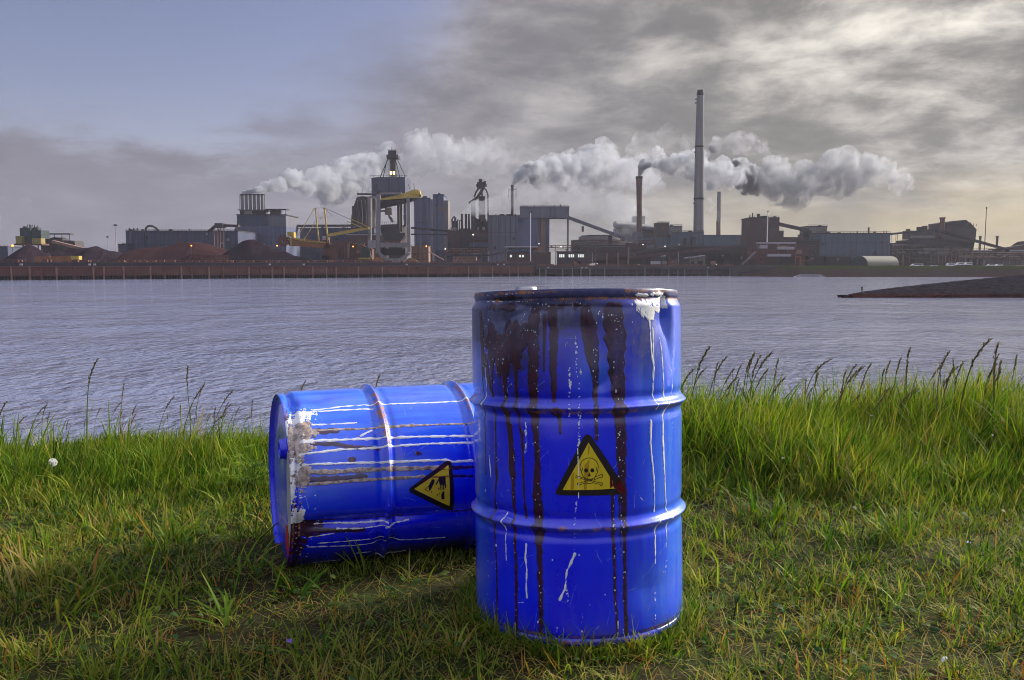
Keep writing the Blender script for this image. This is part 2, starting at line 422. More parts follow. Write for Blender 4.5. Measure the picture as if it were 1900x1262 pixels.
    def surf(s, th, z, off=0.0):
        """point on the wall (drum coordinates)"""
        i = int(np.clip(np.searchsorted(s.th[:s.nf], th), 1, s.nf-1)); j = int(np.clip(np.searchsorted(s.z, z), 1, len(s.z)-1))
        r = s.r[i, j]+off
        return Vector((r*math.sin(th), -r*math.cos(th), z))
    def build(s, root, material):
        X = s.TH*DR
        wav = .0007*np.sin(X*9+s.Z*7)+.0006*np.sin(s.Z*17-X*5+1)+.0004*np.sin(X*31+s.Z*3)
        edge = np.clip(np.minimum(s.Z, DH-s.Z)/.03, 0, 1)
        s.r = drum_profile(s.Z)+(s.disp+wav)*edge
        paint = np.zeros_like(s.r)
        for k, h in (('dark', .0007), ('white', .0009), ('tan', .0009)):
            paint = np.maximum(paint, h*np.clip(-s.a[k]/.0015, 0, 1))
        s.r = s.r+paint
        n, k = s.r.shape
        v = np.stack([s.r*np.sin(s.TH), -s.r*np.cos(s.TH), s.Z], -1).reshape(-1, 3)
        i, j = np.meshgrid(np.arange(n), np.arange(k-1), indexing='ij'); a = (i*k+j).ravel(); b = (((i+1) % n)*k+j).ravel()
        me = np_mesh('body', v, np.stack([a, b, b+1, a+1], 1), True, {q: s.a[q].ravel() for q in s.a})
        o = bpy.data.objects.new('body', me); COL.objects.link(o); me.materials.append(material); o.parent = root
        return o
def drum_paint(name, marks=True):
    m, t, b, o = shader(name)
    co = t.n('ShaderNodeTexCoord').outputs['Object']
    at = lambda n: t.n('ShaderNodeAttribute', attribute_name=n).outputs['Fac'] if marks else t.m('ADD', 0.0 if n in ('dust', 'falloff', 'grime_shade', 'mud') else .05, 0.0)
    x, y, z = t.sep(co)
    n1 = t.noise(co, 7, 5, .55); n2 = t.noise(t.xyz(t.m('MULTIPLY', x, 30), t.m('MULTIPLY', y, 30), t.m('MULTIPLY', z, 3)), 1.4, 5, .6); n3 = t.noise(co, 60, 5, .65); n4 = t.noise(co, 420, 2, .5)
    c = t.mix(t.mr(n1, .35, .7), (.0005, .003, .78), (.0010, .014, .86))
    c = t.mix(t.m('MULTIPLY', t.mr(n2, .50, .75), .28), c, (.010, .07, .80))
    c = t.mix(t.m('MULTIPLY', at('falloff'), t.mr(t.m('ADD', t.m('MULTIPLY', n2, .6), t.m('MULTIPLY', n1, .5)), .28, .72, .35, 1.0)), c, (.020, .19, .78))  # pale sky sheen painted into the blue colour
    gr = t.m('MULTIPLY', at('grime_shade'), t.mr(t.m('ADD', t.m('MULTIPLY', n3, .45), t.m('ADD', t.m('MULTIPLY', n2, .3), t.m('MULTIPLY', n1, .4))), .40, .60, .18, 1.0), clamp=True)
    c = t.mix(t.m('MULTIPLY', gr, .92), c, (.010, .010, .035))  # dirt on the upright drum, painted shade under the toppled one
    c = t.mix(t.m('MULTIPLY', t.mr(at('scratch'), .0006, -.0002), t.mr(n3, .35, .6, .15, .8)), c, (.16, .26, .62))
    dust = at('dust')
    dn = t.m('MULTIPLY', dust, t.mr(t.m('ADD', t.m('MULTIPLY', n3, .6), t.m('MULTIPLY', n2, .5)), .30, .72, .25, 1.0))
    c = t.mix(t.m('MULTIPLY', dn, .62), c, (.20, .20, .30))
    rag = t.m('ADD', t.m('MULTIPLY', t.m('SUBTRACT', n2, .5), .012), t.m('MULTIPLY', t.m('SUBTRACT', n3, .5), .008))
    dark = t.mr(t.m('ADD', at('dark'), rag), .0014, -.0014)
    dark = t.m('MULTIPLY', dark, t.m('SUBTRACT', 1.0, t.m('MULTIPLY', t.mr(n2, .42, .66), t.m('MULTIPLY', dust, .30))))
    dcol = t.mix(t.mr(n3, .35, .65), (.012, .0009, .006), (.050, .002, .015))
    dcol = t.mix(t.m('MULTIPLY', dn, .42), dcol, (.12, .105, .13))
    c = t.mix(t.m('MULTIPLY', dark, .97), c, dcol)
    mud = t.m('MULTIPLY', at('mud'), t.mr(t.m('ADD', t.m('MULTIPLY', n3, .6), t.m('MULTIPLY', n1, .5)), .42, .66, .0, 1.0), clamp=True)
    c = t.mix(mud, c, (.055, .040, .022))
    rust = t.m('MULTIPLY', t.mr(at('rust'), .003, -.003), t.mr(n3, .38, .6))
    c = t.mix(rust, c, t.mix(n4, (.30, .085, .015), (.42, .20, .07)))
    tan = t.mr(t.m('ADD', at('tan'), t.m('MULTIPLY', t.m('SUBTRACT', n3, .5), .008)), .0010, -.0010)
    c = t.mix(tan, c, t.mix(t.mr(n3, .35, .65), (.13, .085, .07), (.52, .40, .33)))
    wh = t.mr(t.m('ADD', at('white'), t.m('MULTIPLY', t.m('SUBTRACT', n3, .46), .009)), .0007, -.0007)
    c = t.mix(wh, c, t.mix(t.mr(n3, .3, .7), (.62, .62, .66), (.86, .85, .82)))
    t.put(b.inputs['Base Color'], c)
    rg = t.m('ADD', t.m('ADD', .24, t.m('MULTIPLY', dn, .35)), t.m('MULTIPLY', n1, .08))
    rg = t.m('ADD', rg, t.m('MULTIPLY', rust, .4)); rg = t.m('ADD', rg, t.m('MULTIPLY', wh, .15))
    t.put(b.inputs['Roughness'], rg)
    t.put(b.inputs['Coat Weight'], t.m('MULTIPLY', .85, t.m('SUBTRACT', 1.0, t.m('MULTIPLY', gr, .85)))); b.inputs['Coat Roughness'].default_value = .13; b.inputs['Coat IOR'].default_value = 1.65; b.inputs['Specular IOR Level'].default_value = .3
    bp = t.n('ShaderNodeBump'); bp.inputs['Strength'].default_value = .18; bp.inputs['Distance'].default_value = .002
    t.put(bp.inputs['Height'], t.m('ADD', t.m('MULTIPLY', n3, .6), t.m('MULTIPLY', n4, .35))); t.put(b.inputs['Normal'], bp.outputs[0])
    return m
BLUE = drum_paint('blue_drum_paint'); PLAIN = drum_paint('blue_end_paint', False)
def fill_on(dr, root, name, poly, off, material, parent, thick=.0006, cuts=14):
    """flat sticker of an outline given in pixels, laid on the drum wall with its real thickness"""
    q = [dr.hit(*p) for p in poly]
    bm = bmesh.new()
    vs = [bm.verts.new((a*DR, z, 0)) for a, z in q]
    f = bm.faces.new(vs); bm.normal_update()
    if cuts:
        xs = [v.co.x for v in vs]; zs = [v.co.y for v in vs]
        for k in range(1, cuts):
            for no, lo, hi in (((1, 0, 0), min(xs), max(xs)), ((0, 1, 0), min(zs), max(zs))):
                c = lo+(hi-lo)*k/cuts
                bmesh.ops.bisect_plane(bm, geom=bm.verts[:]+bm.edges[:]+bm.faces[:], plane_co=(c*no[0], c*no[1], 0), plane_no=no)
    bmesh.ops.triangulate(bm, faces=bm.faces[:])
    if f.is_valid and f.normal.z < 0: pass
    top = bm.faces[:]
    ret = bmesh.ops.extrude_face_region(bm, geom=top)
    up = [e for e in ret['geom'] if isinstance(e, bmesh.types.BMVert)]; ups = set(up)
    for v in bm.verts:
        p = dr.surf(v.co.x/DR, v.co.y, off if v not in ups else off+thick); v.co = p
    bmesh.ops.recalc_face_normals(bm, faces=bm.faces[:])
    me = bpy.data.meshes.new(name); bm.to_mesh(me); bm.free(); me.materials.append(material)
    o = bpy.data.objects.new(name, me); COL.objects.link(o); o.parent = parent
    return o
def ribbon_polys(lines, f, w):
    """pixel poly-lines -> list of pixel quads"""
    out = []
    for ln in lines:
        P = [f(*p) for p in ln]
        for (x0, y0), (x1, y1) in zip(P, P[1:]):
            L = math.hypot(x1-x0, y1-y0) or 1; nx, ny = -(y1-y0)/L*w/2, (x1-x0)/L*w/2; ex, ey = (x1-x0)/L*w*.3, (y1-y0)/L*w*.3
            out.append([(x0+nx-ex, y0+ny-ey), (x1+nx+ex, y1+ny+ey), (x1-nx+ex, y1-ny+ey), (x0-nx-ex, y0-ny-ey)])
    return out
def print_on(dr, name, polys, off, material, parent):
    """a printed symbol: many small outlines in one thin mesh on the drum wall"""
    bm = bmesh.new()
    for poly in polys:
        q = [dr.hit(*p) for p in poly]
        bm.faces.new([bm.verts.new(dr.surf(a, z, off)) for a, z in q])
    bmesh.ops.triangulate(bm, faces=bm.faces[:])
    for fc in bm.faces:
        fc.normal_update()
        c = fc.calc_center_median()
        if fc.normal.dot(Vector((c.x, c.y, 0))) < 0: fc.normal_flip()
    me = bpy.data.meshes.new(name); bm.to_mesh(me); bm.free(); me.materials.append(material)
    o = bpy.data.objects.new(name, me); COL.objects.link(o); o.parent = parent
    return o
def local_obj(name, mb, material, parent):
    o = mb.build(name, material); o.parent = parent; return o
def disc_end(zc, r, up, recess=.012):
    """pressed end plate with a stepped rim"""
    mb = MB(); n = 96; prof = [(r, zc), (r-.004, zc-.001*up), (r-.006, zc-recess*up), (r-.030, zc-recess*up), (r-.036, zc-(recess-.004)*up), (r*.55, zc-(recess-.004)*up), (r*.52, zc-(recess-.002)*up), (.002, zc-(recess-.002)*up)]
    vs = [(rr*math.cos(2*math.pi*k/n), rr*math.sin(2*math.pi*k/n), z) for rr, z in prof for k in range(n)]
    fs = [(i*n+k, i*n+(k+1) % n, (i+1)*n+(k+1) % n, (i+1)*n+k) for i in range(len(prof)-1) for k in range(n)]
    mb.add(vs, fs, True); return mb
def bung(x, y, z, r, h, up=1):
    mb = MB(); n = 32
    prof = [(r*1.08, 0), (r*1.08, h*.25), (r, h*.3), (r, h*.8), (r*.93, h), (r*.70, h), (r*.68, h*.7), (.001, h*.7)]
    vs = [(x+rr*math.cos(2*math.pi*k/n), y+rr*math.sin(2*math.pi*k/n), z+up*hh) for rr, hh in prof for k in range(n)]
    fs = [(i*n+k, i*n+(k+1) % n, (i+1)*n+(k+1) % n, (i+1)*n+k) for i in range(len(prof)-1) for k in range(n)]
    mb.add(vs, fs, True); return mb
INK = mat('label_black', (.010, .003, .006), .35, var=.2, scale=30, streaks=.1, spec=.5)
YEL = mat('label_yellow', (.62, .46, .010), .35, var=.12, scale=18, streaks=.22, spec=.5)
STEEL = mat('bare_steel', (.42, .40, .36), .38, .8, var=.25, scale=20)
DULL = mat('scuffed_grey_paint', (.33, .33, .36), .5, var=.4, scale=25)
RED = mat('red_paint', (.42, .012, .018), .4, var=.2, scale=25)

# --- upright drum
ax = Vector((-.01285, .06505, 1)).normalized(); yl = (Vector((-.04, 1, 0))-ax*ax.dot(Vector((-.04, 1, 0)))).normalized(); xl = yl.cross(ax)
M1 = Matrix(((xl.x, yl.x, ax.x, .1813), (xl.y, yl.y, ax.y, 2.2145), (xl.z, yl.z, ax.z, 0.0), (0, 0, 0, 1)))
d1 = Drum(M1, R_(-100), R_(100))
z7 = lambda x, y: (850+x/3.411, 510+y/3.411)
z8 = lambda x, y: (850+x/2.869, 780+y/2.869)
mm = lambda px: px*.00148                          # photo pixels to metres on this drum
def paint_upright(d):
    W7, W8 = mm(1/3.411)/2, mm(1/2.869)/2
    runs = [
     (z7, [(140, 250), (150, 480), (160, 760), (166, 900), (176, 1262)], [40, 24, 16, 13, 12], 0),
     (z7, [(200, 330), (215, 450), (216, 600), (215, 740)], [60, 58, 30, 12], 1),
     (z7, [(232, 860), (238, 1050), (240, 1262)], [22, 18, 16], 2),
     (z8, [(200, 30), (205, 300), (190, 530), (203, 800), (205, 1085)], [14, 13, 12, 11, 9], 3),
     (z7, [(300, 330), (285, 470), (295, 640), (300, 800), (306, 870), (330, 1000), (345, 1262)], [70, 62, 40, 26, 40, 34, 46], 4),
     (z8, [(275, 30), (290, 200), (294, 400), (300, 520), (308, 800), (310, 1135)], [36, 26, 18, 14, 16, 13], 5),
     (z7, [(365, 330), (366, 480), (368, 640), (370, 800), (400, 1000), (418, 1262)], [75, 40, 26, 20, 15, 15], 6),
     (z8, [(340, 60), (348, 300), (360, 520)], [13, 12, 10], 7),
     (z7, [(470, 240), (476, 470), (472, 620), (478, 870), (495, 1050), (510, 1262)], [74, 66, 60, 50, 34, 28], 8),
     (z8, [(405, 20), (420, 200), (420, 380), (425, 500), (425, 580), (435, 740), (440, 1000), (441, 1140)], [20, 22, 46, 52, 50, 34, 27, 22], 9),
     (z7, [(595, 240), (602, 400), (600, 560), (606, 800)], [56, 46, 42, 22], 10),
     (z7, [(615, 860), (640, 910), (646, 1000)], [40, 16, 12], 11),
     (z7, [(815, 220), (830, 340), (850, 480), (870, 640), (874, 850), (877, 1040)], [60, 92, 78, 42, 26, 22], 12),
     (z8, [(735, 0), (738, 60), (742, 110)], [16, 13, 9], 13),
     (z7, [(985, 230), (1000, 400), (1010, 560), (1020, 760), (1030, 900), (1036, 1080), (1040, 1262)], [120, 122, 100, 80, 68, 60, 52], 14),
     (z8, [(862, 0), (868, 200), (875, 340), (882, 500), (884, 620), (890, 800), (896, 1140)], [46, 36, 40, 34, 20, 17, 18], 15),
     (z8, [(820, 380), (824, 560), (832, 760), (838, 950), (850, 1150)], [15, 14, 13, 10, 9], 16),
     (z8, [(855, 380), (862, 560), (866, 740)], [12, 12, 6], 17),
     (z7, [(540, 260), (540, 420), (542, 610)], [18, 15, 8], 18),
    ]
    for f, pts, w, sd in runs:
        d.strokes('dark', f, pts, [a*(W7 if f is z7 else W8) for a in w], wob=.16, seed=sd)
    for pts, w, sd in (([(170, 520), (190, 640), (215, 760)], [50, 40, 22], 27), ([(250, 430), (262, 640)], [70, 30], 28), ([(330, 430), (335, 540)], [60, 24], 29), ([(420, 330), (400, 470)], [60, 40], 30), ([(215, 370), (215, 520)], [60, 84], 21), ([(290, 340), (292, 590)], [70, 88], 22), ([(368, 350), (372, 560)], [80, 70], 23), ([(190, 420), (400, 420)], [80, 90], 24), ([(440, 330), (478, 520)], [40, 60], 25), ([(150, 300), (165, 640)], [40, 16], 26)):
        d.strokes('dark', z7, pts, [a*W7 for a in w], wob=.2, seed=sd)
    d.a['grime_shade'] = np.maximum(d.a['grime_shade'], np.clip((d.Z-(DH-.028))/.008, 0, 1)*2.6)
    for th, z, rx, rz, k in ((-.95, .78, .22, .075, 1.7), (-.5, .80, .24, .06, 1.7), (-.66, .67, .12, .10, 1.1), (.55, .74, .05, .09, .8), (-.25, .72, .05, .09, .5), (-.1, .80, .14, .04, .8), (.35, .80, .12, .03, .55), (-.75, .73, .12, .07, .8), (-.2, .75, .10, .05, .55), (-1.1, .40, .05, .4, .35)): d.haze(th, z, rx, rz, k, 'grime_shade')
    for th, z, rx, rz, k in ((.95, .45, .13, .5, .9), (.75, .12, .10, .12, .7), (.55, .5, .05, .3, .45), (.10, .66, .05, .05, .7), (-.75, .76, .04, .05, .8), (-1.25, .5, .05, .5, .7), (.62, .62, .06, .10, .7), (1.3, .4, .16, .6, 1.0)): d.haze(th, z, rx, rz, k, 'falloff')  # soft pale sheen painted on, strongest towards the right side
    # sooty smears under the rim
    for (x, y, rx, ry, sd) in ((270, 205, 110, 24, 1), (560, 212, 130, 12, 2), (300, 420, 110, 40, 3), (690, 190, 80, 10, 4), (250, 150, 120, 12, 8)):
        th, z = d.hit(*z7(x, y)); d.patch('dark', th, z, mm(rx/3.411), mm(ry/3.411), .55, sd, 60)
    wl = [
     (z7, [(1213, 270), (1222, 380), (1232, 500), (1246, 590), (1240, 690), (1240, 760), (1254, 850)], [14, 11, 13, 12, 9, 10, 8]),
     (z7, [(1240, 340), (1242, 440), (1245, 565)], [10, 12, 8]),
     (z7, [(1230, 930), (1220, 1060), (1226, 1160), (1236, 1262)], [7, 9, 10, 10]),
     (z8, [(1030, 0), (1024, 110), (1034, 200), (1044, 330), (1048, 485)], [8, 8, 9, 8, 8]),
     (z8, [(1062, 520), (1050, 600), (1051, 700), (1052, 763)], [7, 8, 9, 8]),
     (z7, [(1286, 400), (1295, 540), (1300, 640), (1308, 790), (1316, 842), (1297, 895), (1294, 1050), (1300, 1180), (1307, 1262)], [7, 10, 10, 11, 8, 11, 12, 11, 11]),
     (z8, [(1088, 0), (1096, 180), (1104, 380), (1110, 470), (1125, 512), (1112, 560), (1110, 690)], [8, 8, 8, 8, 8, 8, 7]),
     (z7, [(1356, 600), (1358, 690), (1360, 780)], [4, 4, 4]),
     (z7, [(175, 590), (181, 700), (168, 830)], [7, 10, 8]), (z8, [(165, 190), (170, 240), (175, 300)], [6, 9, 6]),
     (z8, [(252, 495), (244, 530), (254, 590)], [9, 8, 5]), (z8, [(252, 600), (253, 660), (255, 745)], [4, 5, 6]),
     (z8, [(640, 180), (636, 240), (640, 300)], [9, 7, 6]),
     (z8, [(620, 712), (600, 760), (580, 800), (572, 850)], [12, 11, 10, 8]), (z8, [(575, 850), (570, 895), (540, 955)], [9, 11, 12]),
     (z8, [(362, 660), (358, 730), (366, 800), (362, 870), (365, 945)], [8, 11, 9, 10, 8]),
     (z8, [(850, 1070), (851, 1110), (848, 1160)], [5, 5, 4]),
    ]
    for i, (f, pts, w) in enumerate(wl):
        d.strokes('white', f, pts, [a*(W7 if f is z7 else W8) for a in w], wob=.35, seed=i)
    for (x, y, rx, ry, sd, ro, stx) in ((1165, 185, 55, 26, 1, .75, .6), (1205, 225, 70, 38, 2, .75, .6), (1225, 255, 30, 30, 3, .5, 0), (1270, 215, 36, 26, 4, .7, 0), (1310, 150, 50, 22, 6, .6, 0),
                                     (1180, 128, 60, 9, 7, .8, 0), (1280, 120, 70, 12, 8, .7, 0), (1335, 185, 18, 34, 9, .6, 0)):
        th, z = d.hit(*z7(x, y)); d.patch('white', th, z, mm(rx/3.411), mm(ry/3.411), ro, sd, 170, stx)
    r = random.Random(3)
    P, Q = [], []
    def chain(f, pts, n, spread, rr):
        for _ in range(n):
            k = r.random()*(len(pts)-1); i = int(k); u = k-i
            x = pts[i][0]*(1-u)+pts[i+1][0]*u+r.gauss(0, spread); y = pts[i][1]*(1-u)+pts[i+1][1]*u
            P.append(d.hit(*f(x, y))); Q.append(r.uniform(*rr))
    chain(z7, [(705, 520), (703, 640), (708, 720), (704, 900)], 34, 3, (.0008, .0024))
    chain(z7, [(738, 390), (745, 500), (765, 760), (770, 920), (766, 1020), (768, 1140)], 60, 4, (.0006, .0020))
    chain(z8, [(645, 0), (642, 90), (636, 180)], 22, 2, (.0006, .0016)); chain(z8, [(640, 300), (640, 400), (628, 450), (620, 560), (620, 710)], 46, 2, (.0006, .0016))
    chain(z8, [(580, 850), (582, 985)], 14, 3, (.0008, .0018)); chain(z8, [(525, 980), (528, 1100), (520, 1180)], 14, 3, (.0005, .0012)); chain(z8, [(662, 1030), (662, 1160)], 10, 4, (.0005, .0012))
    chain(z7, [(775, 590), (778, 650)], 8, 3, (.001, .002)); chain(z7, [(428, 930), (430, 1130)], 20, 3, (.001, .0022)); chain(z8, [(360, 0), (362, 170)], 20, 3, (.001, .002))
    chain(z8, [(1140, 0), (1143, 180)], 12, 2, (.0005, .001)); chain(z8, [(1106, 710), (1106, 840)], 8, 3, (.0008, .002)); chain(z8, [(1053, 900), (1053, 1060)], 8, 2, (.0008, .002))
    for f, pts, n, sp in ((z7, [(215, 480), (300, 800)], 26, 40), (z7, [(476, 300), (500, 1100)], 36, 14), (z7, [(870, 260), (875, 1030)], 34, 14), (z7, [(1000, 260), (1036, 1240)], 52, 22), (z7, [(480, 160), (380, 400)], 60, 60),
                          (z7, [(150, 170), (430, 170)], 90, 30), (z7, [(160, 250), (240, 620)], 60, 40), (z8, [(425, 100), (436, 1100)], 40, 6), (z8, [(870, 20), (893, 1130)], 46, 8), (z8, [(826, 400), (838, 1040)], 46, 3),
                          (z8, [(295, 100), (308, 1100)], 26, 4), (z8, [(140, 60), (160, 1050)], 24, 3), (z8, [(195, 100), (203, 1050)], 22, 4), (z7, [(700, 150), (1040, 300)], 44, 40), (z8, [(500, 700), (1000, 1150)], 16, 160)):
        chain(f, pts, n, sp, (.0003, .0014))
    chain(z7, [(120, 132), (500, 112)], 46, 3, (.0003, .0012))
    d.dots('white', P, Q)
    for th, z, rx, rz, k in ((-.9, .80, .22, .07, .9), (-.45, .79, .20, .09, .95), (.05, .80, .22, .055, .75), (.45, .76, .16, .13, .85), (.9, .78, .16, .10, .6), (-1.0, .72, .06, .07, .6), (.05, .70, .08, .05, .55), (.62, .70, .05, .08, .5),
                             (.95, .35, .12, .35, .28), (1.25, .5, .10, .5, .35), (-1.3, .5, .06, .5, .25), (.85, .12, .12, .07, .45)):
        d.haze(th, z, rx, rz, k)
    for z0 in (.293*S_, .587*S_):                    # worn, dusty rib crests
        d.a['dust'] = np.maximum(d.a['dust'], (.55*np.exp(-((d.Z-z0)/.010)**2)*(np.abs(d.TH) < 1.7)).astype(np.float32))
    for x, y, rx, ry, f in ((620, 868, 50, 9, z7), (700, 872, 130, 5, z7), (1100, 862, 60, 5, z7), (1330, 830, 60, 6, z7), (545, 576, 26, 8, z8), (770, 578, 40, 5, z8), (100, 470, 30, 7, z8), (1000, 560, 70, 4, z8)):
        th, z = d.hit(*f(x, y)); d.patch('rust', th, z, mm(rx/2.4), mm(ry/2), .5, x, 120)
    d.a['mud'] = (1.1*np.exp(-(d.Z/.035)**1.3)).astype(np.float32)
    for k in range(46):                              # rust along rim and seam, scratches all over
        th = r.uniform(-1.4, 1.4); z = r.choice((DH-.024, DH-.006, .022, .010)); d.patch('rust', th, z, r.uniform(.008, .03), r.uniform(.0015, .004), .6, k, 150)
    for k in range(110):
        th, z = r.uniform(-1.4, 1.4), r.uniform(.03, .82); L = r.uniform(.008, .06); a = r.gauss(1.57, .7) if k % 3 else r.uniform(0, 3.1)
        d.stroke('scratch', [(th, z), (th+L*.5*math.cos(a)/DR+r.gauss(0, .01), z+L*.5*math.sin(a)), (th+L*math.cos(a)/DR, z+L*math.sin(a))], r.uniform(.0002, .0007), .6, k)
    # dents
    def dn(x, y, rx, ry, dep, rot=0.0, p=1.5, f=z7):
        th, z = d.hit(*f(x, y)); d.dent(th, z, rx, rz=ry, depth=dep, rot=rot, p=p)
    dn(260, 290, .030, .050, .011); dn(420, 230, .05, .016, .007, .3); dn(640, 200, .09, .012, .006); dn(640, 330, .05, .06, .006); dn(800, 330, .03, .07, .005, .2)
    dn(1330, 270, .016, .062, .012, .12); dn(1290, 300, .03, .05, .006, -.3); dn(950, 205, .06, .012, .004); dn(330, 180, .07, .010, .005, -.2)
    dn(900, 700, .03, .02, .004, .8); dn(1180, 650, .05, .12, .003); dn(620, 900, .05, .03, .003)
    dn(430, 560, .05, .04, .004, f=z8); dn(1000, 900, .08, .06, .004, f=z8); dn(780, 575, .03, .012, .004, f=z8); dn(240, 480, .03, .015, .004, f=z8); dn(90, 250, .03, .06, .005, f=z8)
    for (x, y, l, ang) in ((250, 1150, 26, .9), (960, 390, 30, -.9), (980, 420, 26, -.8), (330, 970, 40, .05), (210, 215, 20, .8), (905, 720, 40, -.4)):
        f = z7 if y > 1000 and x < 300 or y in (720,) else z8
        c, s2 = math.cos(ang)*l/2, math.sin(ang)*l/2
        d.strokes('white', f, [(x-c, y+s2), (x+c, y-s2)], [W8*2, W8*1], wob=.5)
paint_upright(d1)
def make_upright():
    root = thing('steel_drum', 'upright blue steel drum with dark red runs and skull warning sign', 'drum')
    root.matrix_world = M1; root['group'] = 'blue chemical drums on the grass'
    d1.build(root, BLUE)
    lid = local_obj('lid', disc_end(DH-.002, DR-.0075, 1), PLAIN, root)
    local_obj('drum_bottom', disc_end(.002, DR-.005, -1), PLAIN, root)
    local_obj('bung_cap', bung(-.125, .13, DH-.010, .0315, .031), STEEL, root)
    local_obj('vent_cap', bung(.17, -.10, DH-.010, .016, .012), STEEL, root)
    g = lambda x, y: (1010+x/8.412, 790+y/8.412)
    out = [(612, 170), (650, 138), (700, 138), (735, 172), (1255, 960), (1262, 1020), (1225, 1066), (215, 1078), (178, 1042), (190, 1000)]
    lab = fill_on(d1, root, 'warning_label', [g(*p) for p in out], .0008, INK, root)
    yel = fill_on(d1, root, 'yellow_panel', [g(*p) for p in ((688, 262), (1127, 975), (287, 1000))], .0017, YEL, lab, .0003)
    L = []
    arc = [(697+141*math.cos(a), 640-141*math.sin(a)) for a in np.linspace(R_(-28), R_(208), 22)]
    L.append([(818, 740), (812, 752), (790, 790), (776, 812), (772, 850), (745, 890), (697, 903), (655, 888), (636, 850), (630, 812), (600, 775), (578, 735), (574, 700)]); L.append([(822, 700), (826, 722), (818, 740)])
    L.append(arc); L.append([(806, 640), (808, 680), (824, 706)]); L.append([(594, 650), (590, 690), (574, 712)])
    L += [[(640, 815), (668, 828), (730, 828), (760, 815)], [(640, 815), (660, 852), (700, 862), (742, 850), (760, 815)], [(650, 842), (745, 842)]]
    L += [[(x, 826), (x, 860)] for x in (668, 684, 700, 716, 732)]
    L += [[(780, 800), (868, 764), (880, 752), (902, 756), (900, 776), (906, 792), (888, 808), (872, 800), (782, 836)],
          [(622, 812), (530, 786), (512, 766), (492, 770), (498, 788), (490, 804), (508, 812), (520, 808), (628, 836)],
          [(770, 862), (870, 888), (890, 882), (906, 896), (896, 910), (896, 930), (876, 928), (866, 912), (752, 884)],
          [(632, 868), (540, 892), (520, 890), (514, 908), (528, 914), (528, 934), (546, 934), (556, 916), (650, 888)]]
    polys = ribbon_polys(L, g, 1.05)
    for cx_, cy_ in ((650, 693), (745, 693)):
        polys.append([g(cx_+31*math.cos(a), cy_+33*math.sin(a)) for a in np.linspace(0, 2*math.pi, 16, endpoint=False)])
    polys.append([g(*p) for p in ((700, 724), (720, 778), (712, 790), (700, 784), (688, 790), (678, 778))])
    print_on(d1, 'skull_symbol', polys, .0024, INK, lab)
    # paint that has run over the sign
    stain = mat('brown_run', (.40, .25, .010), .4, var=.25, scale=30)
    st = [[(690, 290), (705, 330), (700, 400), (684, 462), (676, 380)], [(445, 740), (470, 720), (462, 990), (410, 996), (418, 800)], [(625, 610), (705, 520), (690, 760), (655, 996), (615, 996)]]
    print_on(d1, 'paint_run', [[g(*p) for p in q] for q in st], .00215, stain, lab)
    print_on(d1, 'paint_run', [[g(*p) for p in q] for q in ([(1015, 760), (1045, 815), (1062, 940), (1022, 970)], [(1060, 850), (1127, 975), (1090, 972), (1062, 930)], [(1165, 830), (1262, 990), (1240, 1050), (1150, 1040), (1100, 960)])], .0026, mat('dark_red_run', (.09, .006, .012), .25, var=.4, scale=40), lab)
    wr = [[(525, 470), (528, 620), (540, 820)], [(520, 350), (523, 440)], [(540, 900), (536, 940)], [(534, 1040), (533, 1120)]]
    print_on(d1, 'white_run', ribbon_polys(wr, g, 1.6), .0029, mat('white_paint', (.8, .8, .77), .45, var=.15, scale=40), lab)
make_upright()

